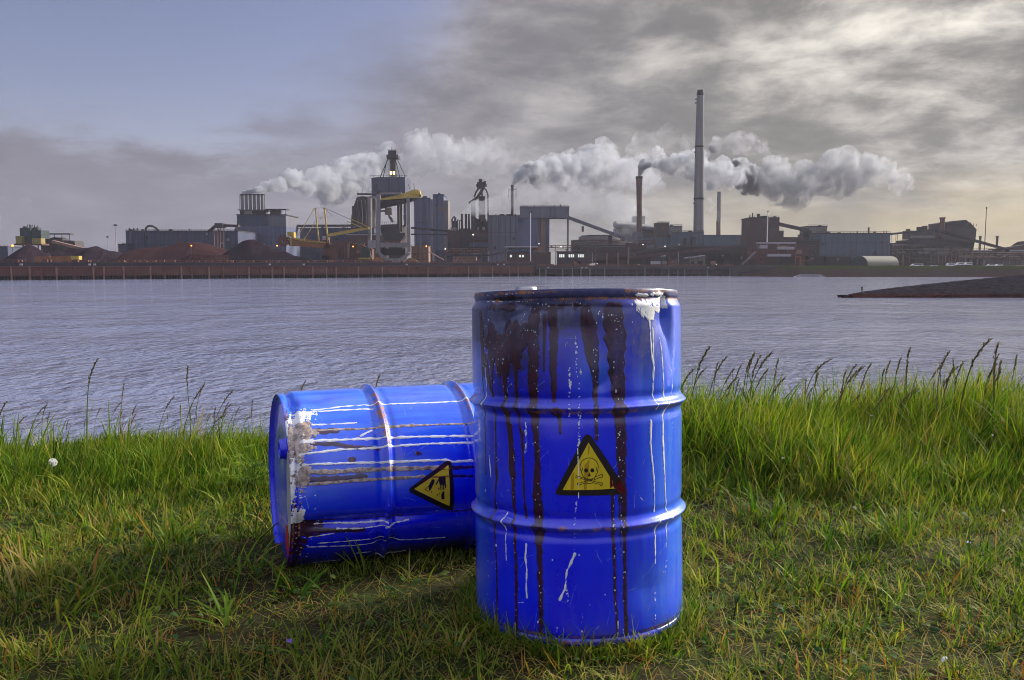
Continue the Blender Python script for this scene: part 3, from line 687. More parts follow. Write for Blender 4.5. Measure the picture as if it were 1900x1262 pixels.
# --- toppled drum, its top end to the left
YAW, TILT = .3914, -.0113
zl = -Vector((math.cos(YAW)*math.cos(TILT), math.sin(YAW)*math.cos(TILT), math.sin(TILT)))
yl = Vector((-math.sin(YAW), math.cos(YAW), 0)); xl = yl.cross(zl)
O2 = Vector((-.7293, 2.5793, .2560))-zl*DH
M2 = Matrix(((xl.x, yl.x, zl.x, O2.x), (xl.y, yl.y, zl.y, O2.y), (xl.z, yl.z, zl.z, O2.z), (0, 0, 0, 1)))
d2 = Drum(M2, R_(-110), R_(110), .0016)
z6 = lambda x, y: (480+x/2.869, 660+y/2.869)
zg = lambda x, y: (740+x/10.52, 840+y/10.52)
def paint_toppled(d):
    k = .0017/2.869/2*1.25
    wl = [[(290, 290), (450, 270), (640, 258), (760, 256), (950, 248), (1110, 235)], [(290, 300), (420, 290), (610, 282)], [(285, 370), (400, 365), (520, 358)], [(250, 455), (400, 450), (560, 443), (680, 437), (860, 432), (1140, 427)],
          [(220, 525), (350, 512), (430, 500), (560, 495), (700, 482), (900, 470), (1140, 462)], [(240, 580), (480, 572), (700, 567), (1000, 555), (1030, 565), (1140, 558)], [(540, 428), (575, 410), (605, 398)],
          [(300, 912), (500, 906), (690, 890)], [(420, 930), (540, 925), (700, 905), (800, 880)], [(270, 970), (400, 950)], [(310, 1000), (500, 985), (665, 970)], [(260, 1020), (500, 1010), (650, 995), (720, 985), (990, 965)], [(290, 1100), (430, 1085)],
          [(520, 1050), (600, 1042)], [(620, 1055), (700, 1050), (780, 1036)]]
    ws = [8, 8, 7, 10, 9, 10, 7, 6, 5, 5, 6, 6, 4, 4, 8]
    for i, (p, w) in enumerate(zip(wl, ws)):
        d.strokes('white', z6, p, [w*k]*len(p), wob=.35, seed=i)
    tl = [([(290, 400), (450, 392), (560, 390), (680, 378), (760, 375), (950, 367), (1135, 360)], 9), ([(230, 622), (400, 618), (560, 608), (700, 602), (860, 600), (1000, 598)], 18), ([(245, 688), (400, 675), (560, 662), (700, 655), (880, 643)], 12), ([(640, 380), (740, 376), (820, 372)], 14)]
    for i, (p, w) in enumerate(tl):
        d.strokes('tan', z6, p, [w*k]*len(p), wob=.35, seed=i+5)
    dl = [([(290, 405), (360, 405), (420, 395)], 22), ([(280, 470), (400, 470), (470, 485), (640, 492)], 16), ([(250, 660), (400, 655), (560, 640)], 22), ([(260, 940), (420, 938), (560, 930)], 16), ([(1035, 595), (1140, 592)], 14), ([(1035, 640), (1140, 640)], 8), ([(250, 890), (420, 890), (640, 876), (900, 850), (1140, 822)], 5), ([(490, 552), (500, 552)], 20)]
    for i, (p, w) in enumerate(dl):
        d.strokes('dark', z6, p, [w*k]*len(p), wob=.3, seed=i+2)
    def pa(nm, x, y, rx, ry, ro, sd, fr=120, stx=0.0):
        th, z = d.hit(*z6(x, y)); d.patch(nm, th, z, rx, ry, ro, sd, fr, stx)
    # (rx runs round the drum, ry along it)
    pa('white', 232, 315, .020, .034, .9, 1, 170); pa('white', 200, 345, .014, .024, .9, 2, 170); pa('white', 260, 455, .007, .022, .6, 3); pa('white', 180, 720, .04, .010, .9, 4, 170); pa('white', 192, 590, .020, .014, .9, 5, 170); pa('white', 210, 870, .024, .020, .8, 6); pa('white', 140, 380, .03, .010, .7, 7)
    pa('tan', 225, 410, .042, .042, .55, 8); pa('tan', 240, 480, .022, .028, .6, 9); pa('tan', 215, 630, .045, .034, .5, 10); pa('tan', 200, 480, .05, .022, .7, 11)
    pa('dark', 205, 980, .085, .024, .8, 12, 140); pa('dark', 180, 560, .15, .009, .7, 14); pa('dark', 240, 930, .03, .05, .7, 13)
    for sx, sy in ((500, 552), (850, 520)): pa('dark', sx, sy, .006, .008, .4, sx)
    P, Q = [], []; r = random.Random(9)
    for _ in range(150):
        x = r.gauss(215, 35); y = r.uniform(260, 1080); P.append(d.hit(*z6(x, y))); Q.append(r.uniform(.0006, .002))
    for _ in range(60):
        x = r.uniform(300, 1100); y = r.choice((1045, 965, 900, 825))+r.gauss(0, 14); P.append(d.hit(*z6(x, y))); Q.append(r.uniform(.0006, .0016))
    d.dots('white', P, Q)
    d.a['mud'] = np.clip((-.62-d.TH)/.3, 0, 1).astype(np.float32)
    for k in range(34):
        d.patch('rust', r.uniform(-1.2, 1.2), r.choice((DH-.024, DH-.007)), r.uniform(.008, .03), r.uniform(.0015, .004), .6, k, 150)
    for k in range(90):
        th, z = r.uniform(-1.2, 1.3), r.uniform(.1, .82); L = r.uniform(.008, .05); a = r.uniform(0, 3.1)
        d.stroke('scratch', [(th, z), (th+L*math.cos(a)/DR, z+L*math.sin(a))], r.uniform(.0002, .0008), .6, k)
    for x, y, rx, ry in ((640, 280, .05, .010), (668, 360, .05, .010), (690, 440, .02, .006), (1070, 190, .03, .008), (1110, 250, .03, .006), (620, 230, .02, .006)):
        pa('rust', x, y, rx*1.5, ry*1.3, .5, x)
    for x, y, rx, ry, kk in ((400, 480, .10, .10, .35), (800, 600, .05, .10, .5), (560, 620, .04, .12, .5), (350, 640, .06, .08, .45), (850, 200, .10, .2, .5), (400, 230, .06, .12, .45)):
        th, z = d.hit(*z6(x, y)); d.haze(th, z, rx, ry, kk); d.haze(th, z, rx*1.3, ry*1.3, kk*1.5, 'falloff')  # dust patches, each with a wider painted sheen
    d.a['falloff'] = np.maximum(d.a['falloff'], .8*np.clip((d.TH-.25)/.6, 0, 1)).astype(np.float32); d.a['grime_shade'] = np.maximum(d.a['grime_shade'], .9*np.clip((-.50-d.TH)/.3, 0, 1)).astype(np.float32)  # sheen painted on the upper side, shade painted on the belly
    for z0 in (.293*S_, .587*S_):
        d.a['dust'] = np.maximum(d.a['dust'], (.5*np.exp(-((d.Z-z0)/.010)**2)*(d.TH > .2)).astype(np.float32))
    def dn(x, y, rx, rz, dep, rot=0.0):
        th, z = d.hit(*z6(x, y)); d.dent(th, z, rx, rz, dep, rot)
    dn(330, 900, .03, .12, .007); dn(600, 880, .02, .16, .006); dn(170, 240, .05, .02, .008); dn(300, 230, .04, .05, .004); dn(850, 850, .018, .14, .004); dn(700, 640, .05, .03, .003); dn(220, 650, .06, .03, .005); dn(680, 1000, .03, .03, .008)
paint_toppled(d2)
def make_toppled():
    root = thing('steel_drum', 'toppled blue steel drum with white runs and corrosive warning sign', 'drum')
    root.matrix_world = M2; root['group'] = 'blue chemical drums on the grass'
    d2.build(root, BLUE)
    lid = local_obj('lid', disc_end(DH-.002, DR-.0075, 1), PLAIN, root)
    local_obj('drum_bottom', disc_end(.002, DR-.005, -1), PLAIN, root)
    local_obj('bung_cap', bung(.12, -.10, DH-.010, .030, .020), PLAIN, root)
    # grey and red paint on the end plate
    def splash(name, cx_, cy_, rx, ry, m_, sd):
        mb = MB(); n = 40; rr = random.Random(sd); ph = [rr.random()*6 for _ in range(4)]
        pts = [(1+.16*math.sin(2*a+ph[0])+.10*math.sin(5*a+ph[1])+.06*math.sin(9*a+ph[2]), a) for a in np.linspace(0, 2*math.pi, n, endpoint=False)]
        top = [(cx_+rx*q*math.cos(a), cy_+ry*q*math.sin(a), DH-.0085) for q, a in pts]; low = [(x, y, DH-.0100) for x, y, z in top]
        mb.add(top+low, [tuple(range(n))]+[(i, (i+1) % n, n+(i+1) % n, n+i) for i in range(n)]); local_obj(name, mb, m_, lid)
    splash('grey_splash', -.02, -.17, .12, .06, DULL, 1); splash('red_splash', -.165, -.135, .055, .05, RED, 2)
    out = [(905, 172), (950, 162), (1000, 172), (1030, 215), (1068, 1095), (1045, 1140), (955, 1132), (222, 775), (200, 728), (225, 680)]
    lab = fill_on(d2, root, 'warning_label', [zg(*p) for p in out], .0008, INK, root)
    fill_on(d2, root, 'yellow_panel', [zg(*p) for p in ((962, 245), (985, 1040), (295, 708))], .0017, YEL, lab, .0003)
    q = [[(775, 470), (905, 456), (912, 625), (795, 625), (775, 560)], [(795, 620), (812, 620), (806, 732), (788, 722)], [(826, 620), (846, 620), (844, 728), (828, 728)], [(858, 620), (882, 620), (882, 722), (862, 722)], [(894, 610), (918, 610), (916, 690), (898, 690)],
         [(790, 520), (772, 500), (706, 615), (726, 630)], [(825, 752), (884, 750), (884, 902), (824, 904), (822, 800), (850, 775)],
         [(640, 522), (668, 514), (694, 535), (690, 570), (622, 715), (585, 745), (572, 650)]]
    for cx_, cy_, rr in ((765, 700, 15), (635, 764, 15), (782, 790, 13), (750, 818, 15)):
        q.append([(cx_+rr*math.cos(a), cy_+rr*.85*math.sin(a)) for a in np.linspace(0, 2*math.pi, 10, endpoint=False)])
    polys = [[zg(*p) for p in s] for s in q]+ribbon_polys([[(572, 652), (506, 714), (580, 762)], [(500, 722), (522, 722)]], zg, 1.0)
    print_on(d2, 'corrosive_symbol', polys, .0024, INK, lab)
    st = [[(880, 312), (965, 312), (1005, 300), (1000, 322), (965, 332), (830, 332)], [(690, 445), (790, 460), (985, 440), (985, 478), (790, 492), (610, 492)]]
    print_on(d2, 'paint_run', [[zg(*p) for p in s] for s in st], .00215, mat('orange_run', (.33, .12, .01), .35, var=.3, scale=30), lab)
    print_on(d2, 'paint_run', [[zg(*p) for p in s] for s in ([(700, 360), (880, 220), (905, 190), (905, 230), (720, 370)], [(420, 570), (680, 430), (640, 470), (480, 580)])], .0026, mat('dark_red_run', (.09, .006, .012)), lab)
make_toppled()

# ------------------------------------------------------------------ grass
def leaf_material(name, stops, trans=.38):
    m, t, b, o = shader(name)
    tone = t.n('ShaderNodeAttribute', attribute_name='tone').outputs['Fac']
    g = t.n('ShaderNodeTexCoord').outputs['Object']
    n = t.noise(g, 1.6, 3, .5)
    c = t.ramp(t.m('ADD', tone, t.m('MULTIPLY', t.m('SUBTRACT', n, .5), .16), clamp=True), stops)
    t.put(b.inputs['Base Color'], c); b.inputs['Roughness'].default_value = .6; b.inputs['Specular IOR Level'].default_value = .10
    tr = t.n('ShaderNodeBsdfTranslucent'); t.put(tr.inputs[0], t.mix(1.0, c, (1.02, 1.25, .42), 'MULTIPLY'))
    mx = t.n('ShaderNodeMixShader'); mx.inputs[0].default_value = trans
    m.node_tree.links.new(b.outputs[0], mx.inputs[1]); m.node_tree.links.new(tr.outputs[0], mx.inputs[2]); m.node_tree.links.new(mx.outputs[0], o.inputs[0])
    return m
GRASS = leaf_material('grass_blades', [(0, (.009, .024, .004)), (.25, (.042, .098, .009)), (.5, (.160, .225, .018)), (.66, (.27, .26, .036)), (.80, (.30, .24, .085)), (.92, (.33, .19, .05)), (1, (.34, .12, .025))])
def blades(pos, H, W, phi, lean, curl, seg=4, twist=None):
    """ribbons: root positions, heights, widths, heading, start lean from upright and extra bend; returns verts, quads"""
    n = len(pos); t = np.linspace(0, 1, seg+1)
    ang = lean[:, None]+curl[:, None]*t[None]**1.3
    ds = H[:, None]/seg
    am = .5*(ang[:, 1:]+ang[:, :-1])
    hx = np.concatenate([np.zeros((n, 1)), np.cumsum(np.sin(am)*ds, 1)], 1); hz = np.concatenate([np.zeros((n, 1)), np.cumsum(np.cos(am)*ds, 1)], 1)
    c, s = np.cos(phi)[:, None], np.sin(phi)[:, None]
    tw = phi+np.pi/2 if twist is None else phi+np.pi/2+twist
    w = W[:, None]*(1-t[None]**2.2)*(.55+.9*t[None]-.45*t[None]**2)*.5
    w = np.maximum(w, 2e-4)
    ax_, ay_ = np.cos(tw)[:, None]*w, np.sin(tw)[:, None]*w
    X = pos[:, 0:1]+hx*c; Y = pos[:, 1:2]+hx*s; Z = pos[:, 2:3]+hz
    v = np.stack([np.stack([X-ax_, Y-ay_, Z], -1), np.stack([X+ax_, Y+ay_, Z], -1)], 2).reshape(-1, 3)
    k = 2*(seg+1); q = np.arange(seg)*2
    f = np.stack([q, q+1, q+3, q+2], 1)[None]+(np.arange(n)*k)[:, None, None]
    return v, f.reshape(-1, 4)
def smooth01(x): x = np.clip(x, 0, 1); return x*x*(3-2*x)
def vnoise(x, y, f, sd):
    return .25*(np.sin(x*f+sd)+np.sin(y*f*1.13+2*sd)+np.sin((x+y)*f*.71+3*sd)+np.sin((x-y)*f*.87+1.7*sd))/1.0
AX2 = np.array([math.cos(YAW), math.sin(YAW)])
def clear_of_drums(x, y, h):
    """blades keep out of the upright drum and stay below the belly of the toppled one"""
    ok = np.hypot(x-.181, y-2.2145) > DR*.985
    rx, ry = x+.7293, y-2.5793
    al = rx*AX2[0]+ry*AX2[1]; la = np.abs(-rx*AX2[1]+ry*AX2[0])
    inside = (al > -.01) & (al < DH+.01) & (la < DR)
    room = np.where(inside, .250-np.sqrt(np.clip(DR**2-la**2, 0, None)), 9)
    return ok & ~(inside & (room < .012)), np.minimum(h, np.maximum(room*.95, .008))
def tall_factor(x, y):
    """0 on the trodden foreground, 1 in the long grass along the edge"""
    yl_ = np.where(x > .2, 3.15-.10*np.clip(x-.6, 0, 2), 2.95+.18*np.clip(-x-.4, 0, 2)*0)
    return smooth01((y-yl_+.10*vnoise(x, y, 5, 1))/.75)
def make_grass():
    # blades grow in small clumps that differ in height, lean and colour, with gaps between them
    NC = 13600; u = rng.random(NC*2); cY = np.sqrt(1.45**2+u*(5.3**2-1.45**2)); kp = rng.random(NC*2) < 1.0/(.5+.5*(cY/2.2)); cY = cY[kp][:NC]; NC = len(cY)
    cX = (rng.random(NC)*2-1)*(.66*cY+1.7); cT = tall_factor(cX, cY); cR = smooth01((cX+.1)/.8); cS = np.clip(rng.normal(1, .30, NC), .45, 1.9); cTone = rng.normal(0, .125, NC); cLean = rng.uniform(.6, 1.3, NC)
    cRad = (.016+.012*cT)*rng.uniform(.7, 1.5, NC); cDry = rng.random(NC)
    N = 425000; ci = rng.integers(0, NC, N); stray = rng.random(N) < .22
    X = cX[ci]+rng.normal(0, 1, N)*cRad[ci]*np.where(stray, 3, 1); Y = cY[ci]+rng.normal(0, 1, N)*cRad[ci]*np.where(stray, 3, 1)
    tf = tall_factor(X, Y); right = smooth01((X+.1)/.8)
    patch = vnoise(X, Y, 4.2, 2)+.6*vnoise(X, Y, 11, 5)
    hmax = .047+.016*rng.standard_normal(N)+tf*(.080+right*.105)*(1+.55*vnoise(X, Y, 3.1, 6)+.35*patch)
    H = hmax*rng.uniform(.5, 1.25, N)*cS[ci]; H = H*np.where(tf > .3, 1-.36*(1-right), 1); H = np.clip(H, .02, .46); bare0 = np.exp(-(((X+.30)/.42)**2+((Y-2.42)/.22)**2)); H = H*(1-.55*bare0)
    nx_, ny_ = X+.7293, Y-2.5793; nal = nx_*AX2[0]+ny_*AX2[1]; nla = -nx_*AX2[1]+ny_*AX2[0]; H = np.where((nal > -.15) & (nal < DH) & (nla < 0) & (nla > -.62), H*.55, H)
    past = np.clip(Y-lip(X), 0, None); H = np.where(past > 0, H*(1-.25*smooth01(past/.6)), H)
    ok, H = clear_of_drums(X, Y, H); thin = rng.random(N) < np.clip(.68+.5*patch+.4*tf, .3, 1)*np.where(np.abs(X) > .66*Y+.35, .62, 1)
    bare = np.exp(-(((X+.30)/.42)**2+((Y-2.42)/.22)**2)); thin &= rng.random(N) > np.maximum(.94*bare, .22*smooth01((2.6-Y)/.6))
    thin &= ~((past > .05) & (rng.random(N) < np.clip(past*(.9-.45*right), 0, .8)))
    k = ok & thin; X, Y, H, tf, right, patch, ci = X[k], Y[k], H[k], tf[k], right[k], patch[k], ci[k]; N = len(X)
    Z = ground_z(X, Y)-.004
    W = np.clip(.0026+.0020*rng.random(N)+H*.012, .0022, .0078)*(.75+.6*rng.random(N))
    phi = np.arctan2(Y-cY[ci], X-cX[ci])+rng.normal(0, .8, N); wind = tf*.45
    phi = np.where(rng.random(N) < wind, rng.normal(.25, .7, N), phi)
    lean = (np.abs(rng.normal(.12, .40, N))*(1-.45*tf)+.10)*cLean[ci]; curl = np.abs(rng.normal(.75, .5, N))*(1-.2*tf)
    flat = (rng.random(N) < .24*(1-tf)); lean = np.where(flat, rng.uniform(.9, 1.4, N), lean); curl = np.where(flat, .25*curl, curl)
    bare = np.exp(-(((X+.30)/.42)**2+((Y-2.42)/.22)**2)); dry = np.clip(.72-.70*tf+.28*patch+.42*smooth01((2.45-Y)/.5)+.3*bare, .03, .9)
    isdry = rng.random(N)*.6+cDry[ci]*.4 < dry*.62
    tone = np.where(isdry, rng.uniform(.52, .86, N), rng.normal(.26+.12*right*tf+.11*tf, .15, N))+cTone[ci]
    tone = np.where(rng.random(N) < .014, rng.uniform(.88, 1, N), tone)
    # thin long stems and leaves that break the upper edge
    q = 2000; ex = rng.uniform(-4.4, 4.4, q); ey = lip(ex)+rng.uniform(-.75, .35, q); g = vnoise(ex, ey, 7, 4)+.7*vnoise(ex, ey, 19, 8); ok = rng.random(q) < np.clip(.45+1.1*g, .03, 1); ex, ey = ex[ok], ey[ok]; q = len(ex); rt = smooth01((ex+.1)/.8)
    X, Y = np.concatenate([X, ex]), np.concatenate([Y, ey]); H = np.concatenate([H, rng.uniform(.13, .30, q)*(1+.45*rt)]); Z = np.concatenate([Z, ground_z(ex, ey)-.004]); W = np.concatenate([W, rng.uniform(.0016, .0048, q)]); phi = np.concatenate([phi, rng.normal(.3, 1.0, q)])
    lean = np.concatenate([lean, np.abs(rng.normal(.12, .22, q))]); curl = np.concatenate([curl, np.abs(rng.normal(.45, .45, q))]); tone = np.concatenate([tone, np.where(rng.random(q) < .35, rng.uniform(.55, .8, q), rng.normal(.42, .12, q))])
    # broad juicy leaves in loose bunches on the turf and along its edge
    nb = 150; bx_ = rng.uniform(-2.4, 2.4, nb); by_ = np.sqrt(rng.uniform(1.7**2, 4.1**2, nb)); bi = rng.integers(0, nb, 2100); ex = bx_[bi]+rng.normal(0, .022, 2100); ey = by_[bi]+rng.normal(0, .022, 2100); eh = rng.uniform(.05, .15, 2100)*rng.uniform(.6, 1.3, nb)[bi]*(1+.7*tall_factor(ex, ey)); ok, eh = clear_of_drums(ex, ey, eh); ok &= np.hypot(ex-.181, ey-2.2145) > DR+.02; ok &= np.exp(-(((ex+.30)/.42)**2+((ey-2.42)/.22)**2)) < .45
    ex, ey, eh, bi = ex[ok], ey[ok], eh[ok], bi[ok]; q = len(ex)
    X, Y, H = np.concatenate([X, ex]), np.concatenate([Y, ey]), np.concatenate([H, eh]); Z = np.concatenate([Z, ground_z(ex, ey)-.004]); W = np.concatenate([W, rng.uniform(.0045, .0095, q)]); phi = np.concatenate([phi, rng.uniform(0, 6.28, q)])
    lean = np.concatenate([lean, np.abs(rng.normal(.4, .3, q))]); curl = np.concatenate([curl, np.abs(rng.normal(.9, .5, q))]); tone = np.concatenate([tone, np.clip(rng.normal(.40, .08, q)+rng.normal(0, .09, nb)[bi], .05, .75)])
    # ragged tall bunches along the edge
    nb = 88; bx_ = rng.uniform(-4.2, 4.2, nb); by_ = lip(bx_)+rng.uniform(-.7, .15, nb); bh = rng.uniform(.16, .27, nb)*(1+.75*smooth01((bx_+.1)/.8)); bi = rng.integers(0, nb, 2060); bi = bi[bh[bi] > 0]; q = len(bi)
    ex = bx_[bi]+rng.normal(0, .028, q); ey = by_[bi]+rng.normal(0, .028, q); X, Y = np.concatenate([X, ex]), np.concatenate([Y, ey]); H = np.concatenate([H, bh[bi]*rng.uniform(.5, 1.1, q)]); Z = np.concatenate([Z, ground_z(ex, ey)-.004]); W = np.concatenate([W, rng.uniform(.003, .0075, q)]); phi = np.concatenate([phi, rng.uniform(0, 6.28, q)])
    lean = np.concatenate([lean, np.abs(rng.normal(.16, .16, q))]); curl = np.concatenate([curl, np.abs(rng.normal(.6, .45, q))]); tone = np.concatenate([tone, np.clip(rng.normal(.36, .10, q)+rng.normal(0, .08, nb)[bi], .02, .8)])
    # blades pressed up against both drums
    q = 2600; a = rng.uniform(0, 6.28, q); rr = DR+np.abs(rng.normal(.004, .022, q)); ex, ey = .181+rr*np.cos(a), 2.2145+rr*np.sin(a)
    al = rng.uniform(.0, DH, 1800); la = -rng.uniform(.10, .30, 1800); lx, ly = -.7293+al*AX2[0]-la*AX2[1]*1.0, 2.5793+al*AX2[1]+la*AX2[0]
    ex = np.concatenate([ex, lx]); ey = np.concatenate([ey, ly]); eh = rng.uniform(.03, .105, len(ex)); eh[2600:] *= .55; ok, eh2 = clear_of_drums(ex, ey, eh); ex, ey, eh = ex[ok], ey[ok], eh2[ok]; q = len(ex)
    X, Y, H = np.concatenate([X, ex]), np.concatenate([Y, ey]), np.concatenate([H, eh]); Z = np.concatenate([Z, ground_z(ex, ey)-.004]); W = np.concatenate([W, rng.uniform(.0022, .0045, q)]); phi = np.concatenate([phi, rng.uniform(0, 6.28, q)])
    lean = np.concatenate([lean, rng.uniform(.1, .8, q)]); curl = np.concatenate([curl, rng.uniform(.2, 1.2, q)]); tone = np.concatenate([tone, np.where(rng.random(q) < .35, rng.uniform(.55, .85, q), rng.normal(.36, .12, q))]); N = len(X)
    v, f = blades(np.stack([X, Y, Z], 1), H, W, phi, lean, curl, 4, rng.normal(0, .5, N))
    me = np_mesh('grass', v, f, True, {'tone': np.repeat(np.clip(tone, 0, 1), 10)})
    tag(link('grass', me, GRASS), kind='stuff')
    # thatch: dead stems lying in the sward
    n = 14000; Y = rng.uniform(1.5, 3.6, n); X = (rng.random(n)*2-1)*(.66*Y+1.6); H = rng.uniform(.03, .11, n)
    ok, H = clear_of_drums(X, Y, H); ok &= np.hypot(X-.181, Y-2.2145) > DR+.03; X, Y, H = X[ok], Y[ok], H[ok]; n = len(X)
    v, f = blades(np.stack([X, Y, ground_z(X, Y)+rng.uniform(.0, .022, n)], 1), H, rng.uniform(.0012, .0026, n), rng.uniform(0, 6.28, n), rng.uniform(1.2, 1.6, n), rng.uniform(-.3, .3, n), 3)
    me = np_mesh('dry_thatch', v, f, True, {'tone': np.repeat(np.clip(rng.normal(.78, .12, n), .4, 1), 8)})
    tag(link('dry_grass', me, GRASS), kind='stuff')
    # small broad leaves of low weeds between the blades
    n = 5000; Y = np.sqrt(rng.uniform(1.5**2, 3.3**2, n)); X = (rng.random(n)*2-1)*(.66*Y+1.5)
    ok = (vnoise(X, Y, 6, 9)+.35*rng.standard_normal(n) > .1) & (np.hypot(X-.181, Y-2.2145) > DR+.03); ok &= clear_of_drums(X, Y, np.full(n, .03))[1] > .029
    X, Y = X[ok], Y[ok]; n = len(X)
    L = rng.uniform(.010, .034, n); ph = rng.uniform(0, 6.28, n); el = rng.uniform(.1, .9, n)
    tt = np.array([[0, 0], [.25, .30], [.6, .36], [.88, .2], [1, 0], [.88, -.2], [.6, -.36], [.25, -.30]])
    along = tt[:, 0][None]*L[:, None]; side = tt[:, 1][None]*L[:, None]*rng.uniform(.7, 1.2, n)[:, None]
    bend = along*np.sin(el)[:, None]-.35*along**2/L[:, None]
    Vx = X[:, None]+along*np.cos(el)[:, None]*np.cos(ph)[:, None]-side*np.sin(ph)[:, None]
    Vy = Y[:, None]+along*np.cos(el)[:, None]*np.sin(ph)[:, None]+side*np.cos(ph)[:, None]
    Vz = ground_z(X, Y)[:, None]+rng.uniform(.004, .03, n)[:, None]+bend+np.abs(side)*.25
    v = np.stack([Vx, Vy, Vz], -1).reshape(-1, 3); b = (np.arange(n)*8)[:, None, None]
    f = (np.array([[0, 1, 2, 7], [7, 2, 6, 6], [2, 3, 5, 6], [3, 4, 5, 5]])*0)
    f4 = np.array([[0, 1, 7, 7], [1, 2, 6, 7], [2, 3, 5, 6], [3, 4, 5, 5]])
    tri = np.array([[0, 1, 7], [1, 2, 7], [2, 6, 7], [2, 3, 6], [3, 5, 6], [3, 4, 5]])[None]+b
    me = np_mesh('low_weeds', v, tri.reshape(-1, 3), True, {'tone': np.repeat(np.clip(rng.normal(.30, .14, n), 0, .7), 8)})
    tag(link('low_weeds', me, leaf_material('weed_leaves', [(0, (.012, .030, .008)), (.3, (.040, .085, .018)), (.6, (.13, .16, .035)), (1, (.2, .2, .05))], .3)), kind='stuff')
make_grass()

# ------------------------------------------------------------------ the steelworks across the water
C = dict(
 clad=mat('slate_blue_cladding', (0.073, 0.084, 0.148), .6, stripes=.35, var=.2, scale=.04, streaks=.25),
 cladd=mat('dark_blue_cladding', (0.042, 0.048, 0.094), .6, stripes=.35, var=.2, scale=.04, streaks=.25),
 grey=mat('grey_cladding', (0.101, 0.101, 0.133), .6, stripes=.3, var=.18, scale=.04, streaks=.3),
 teal=mat('teal_cladding', (0.059, 0.084, 0.119), .6, stripes=.3, var=.18, scale=.04, streaks=.25),
 brick=mat('dusty_brown_cladding', (0.059, 0.034, 0.037), .8, var=.35, scale=.06, streaks=.3),
 tanb=mat('tan_cladding', (0.140, 0.097, 0.087), .8, var=.3, scale=.08, streaks=.4),
 dark=mat('sooty_steel', (0.021, 0.017, 0.023), .7, var=.4, scale=.12),
 iron=mat('grimy_pipe', (0.042, 0.034, 0.040), .65, var=.5, scale=.2),
 rust=mat('rusty_steel', (.105, .044, .036), .85, var=.5, scale=.18, streaks=.4),
 rustl=mat('light_rust', (.19, .11, .088), .85, var=.45, scale=.2, streaks=.4),
 conc=mat('stained_concrete', (0.154, 0.134, 0.137), .85, var=.3, scale=.08, streaks=.4),
 pale=mat('pale_paint', (0.294, 0.269, 0.303), .6, var=.3, scale=.2, streaks=.3),
 white=mat('white_paint_far', (.68, .67, .68), .5, var=.15, scale=.3, streaks=.2),
 gantry=mat('grey_crane_paint', (0.164, 0.148, 0.155), .6, var=.35, scale=.2, streaks=.5),
 yel=mat('crane_yellow', (.36, .255, .050), .55, var=.35, scale=.25, streaks=.4),
 orange=mat('rusty_orange_paint', (.20, .080, .034), .7, var=.45, scale=.25, streaks=.45),
 glass=mat('dark_window', (.02, .025, .035), .15, var=.1, spec=.6),
 ore=mat('red_ore', (.040, .018, .019), .95, var=.5, scale=.09, streaks=.05, spec=0),
 coal=mat('dark_coal', (0.021, 0.013, 0.020), .95, var=.4, scale=.09, streaks=.05, spec=0),
 ochre=mat('ochre_paint', (.20, .155, .055), .7, var=.4, scale=.25, streaks=.4),
 green=mat('dark_green_paint', (0.025, 0.037, 0.043), .7, var=.4, scale=.2),
 khaki=mat('khaki_canvas', (.105, .10, .085), .8, var=.15, scale=.1, streaks=.1),
 amber=mat('amber_lamp', (.5, .15, .02), .5, emit=(1, .22, .03, 3)), wlamp=mat('white_lamp', (.8, .8, .75), .5, emit=(1, .93, .78, 1.6)), gold=mat('warm_lamp', (.8, .6, .2), .5, emit=(1, .66, .18, 3.5)),
 lit=mat('lit_window', (.6, .6, .55), .4, emit=(.9, .95, .85, .35)),
 chim=mat('chimney_concrete', (.150, .145, .150), .85, var=.2, scale=.05, streaks=.5), brickred=mat('chimney_brick', (0.112, 0.057, 0.050), .85, var=.3, scale=.1, streaks=.4),
)
def root(name, label, cat, px, Y, group=None, z=LAND):
    p = pt(px, 490, Y); return thing(name, label, cat, (p.x, Y, z), group)
def part(r, name, m, fn, label=None):
    mb = MB(); fn(mb); o = mb.build(name, C[m], r)
    if label: o['label'] = label
    return o
def single(name, m, fn, label, cat, group=None):
    mb = MB(); fn(mb); return tag(mb.build(name, C[m]), label, cat, group)
def rail(mb, x0, x1, y, Y, h=3, n=5):
    """hand rail along a roof edge"""
    mb.line([(x0, y-h, Y), (x1, y-h, Y)], .35, 4)
    for i in range(n+1):
        x = x0+(x1-x0)*i/n; mb.line([(x, y, Y), (x, y-h, Y)], .3, 4)
def truss(mb, a, b, Y, h, n, r=.5, r2=.35):
    """lattice girder between two pixel points, h pixels deep"""
    (x0, y0), (x1, y1) = a, b
    mb.line([(x0, y0, Y), (x1, y1, Y)], r, 4); mb.line([(x0, y0+h, Y), (x1, y1+h, Y)], r, 4)
    for i in range(n):
        u0, u1 = i/n, (i+1)/n
        p = (x0+(x1-x0)*u0, y0+(y1-y0)*u0); q = (x0+(x1-x0)*u1, y0+(y1-y0)*u1)
        mb.line([(p[0], p[1]+(h if i % 2 else 0), Y), (q[0], q[1]+(0 if i % 2 else h), Y)], r2, 4); mb.line([(q[0], q[1], Y), (q[0], q[1]+h, Y)], r2, 4)
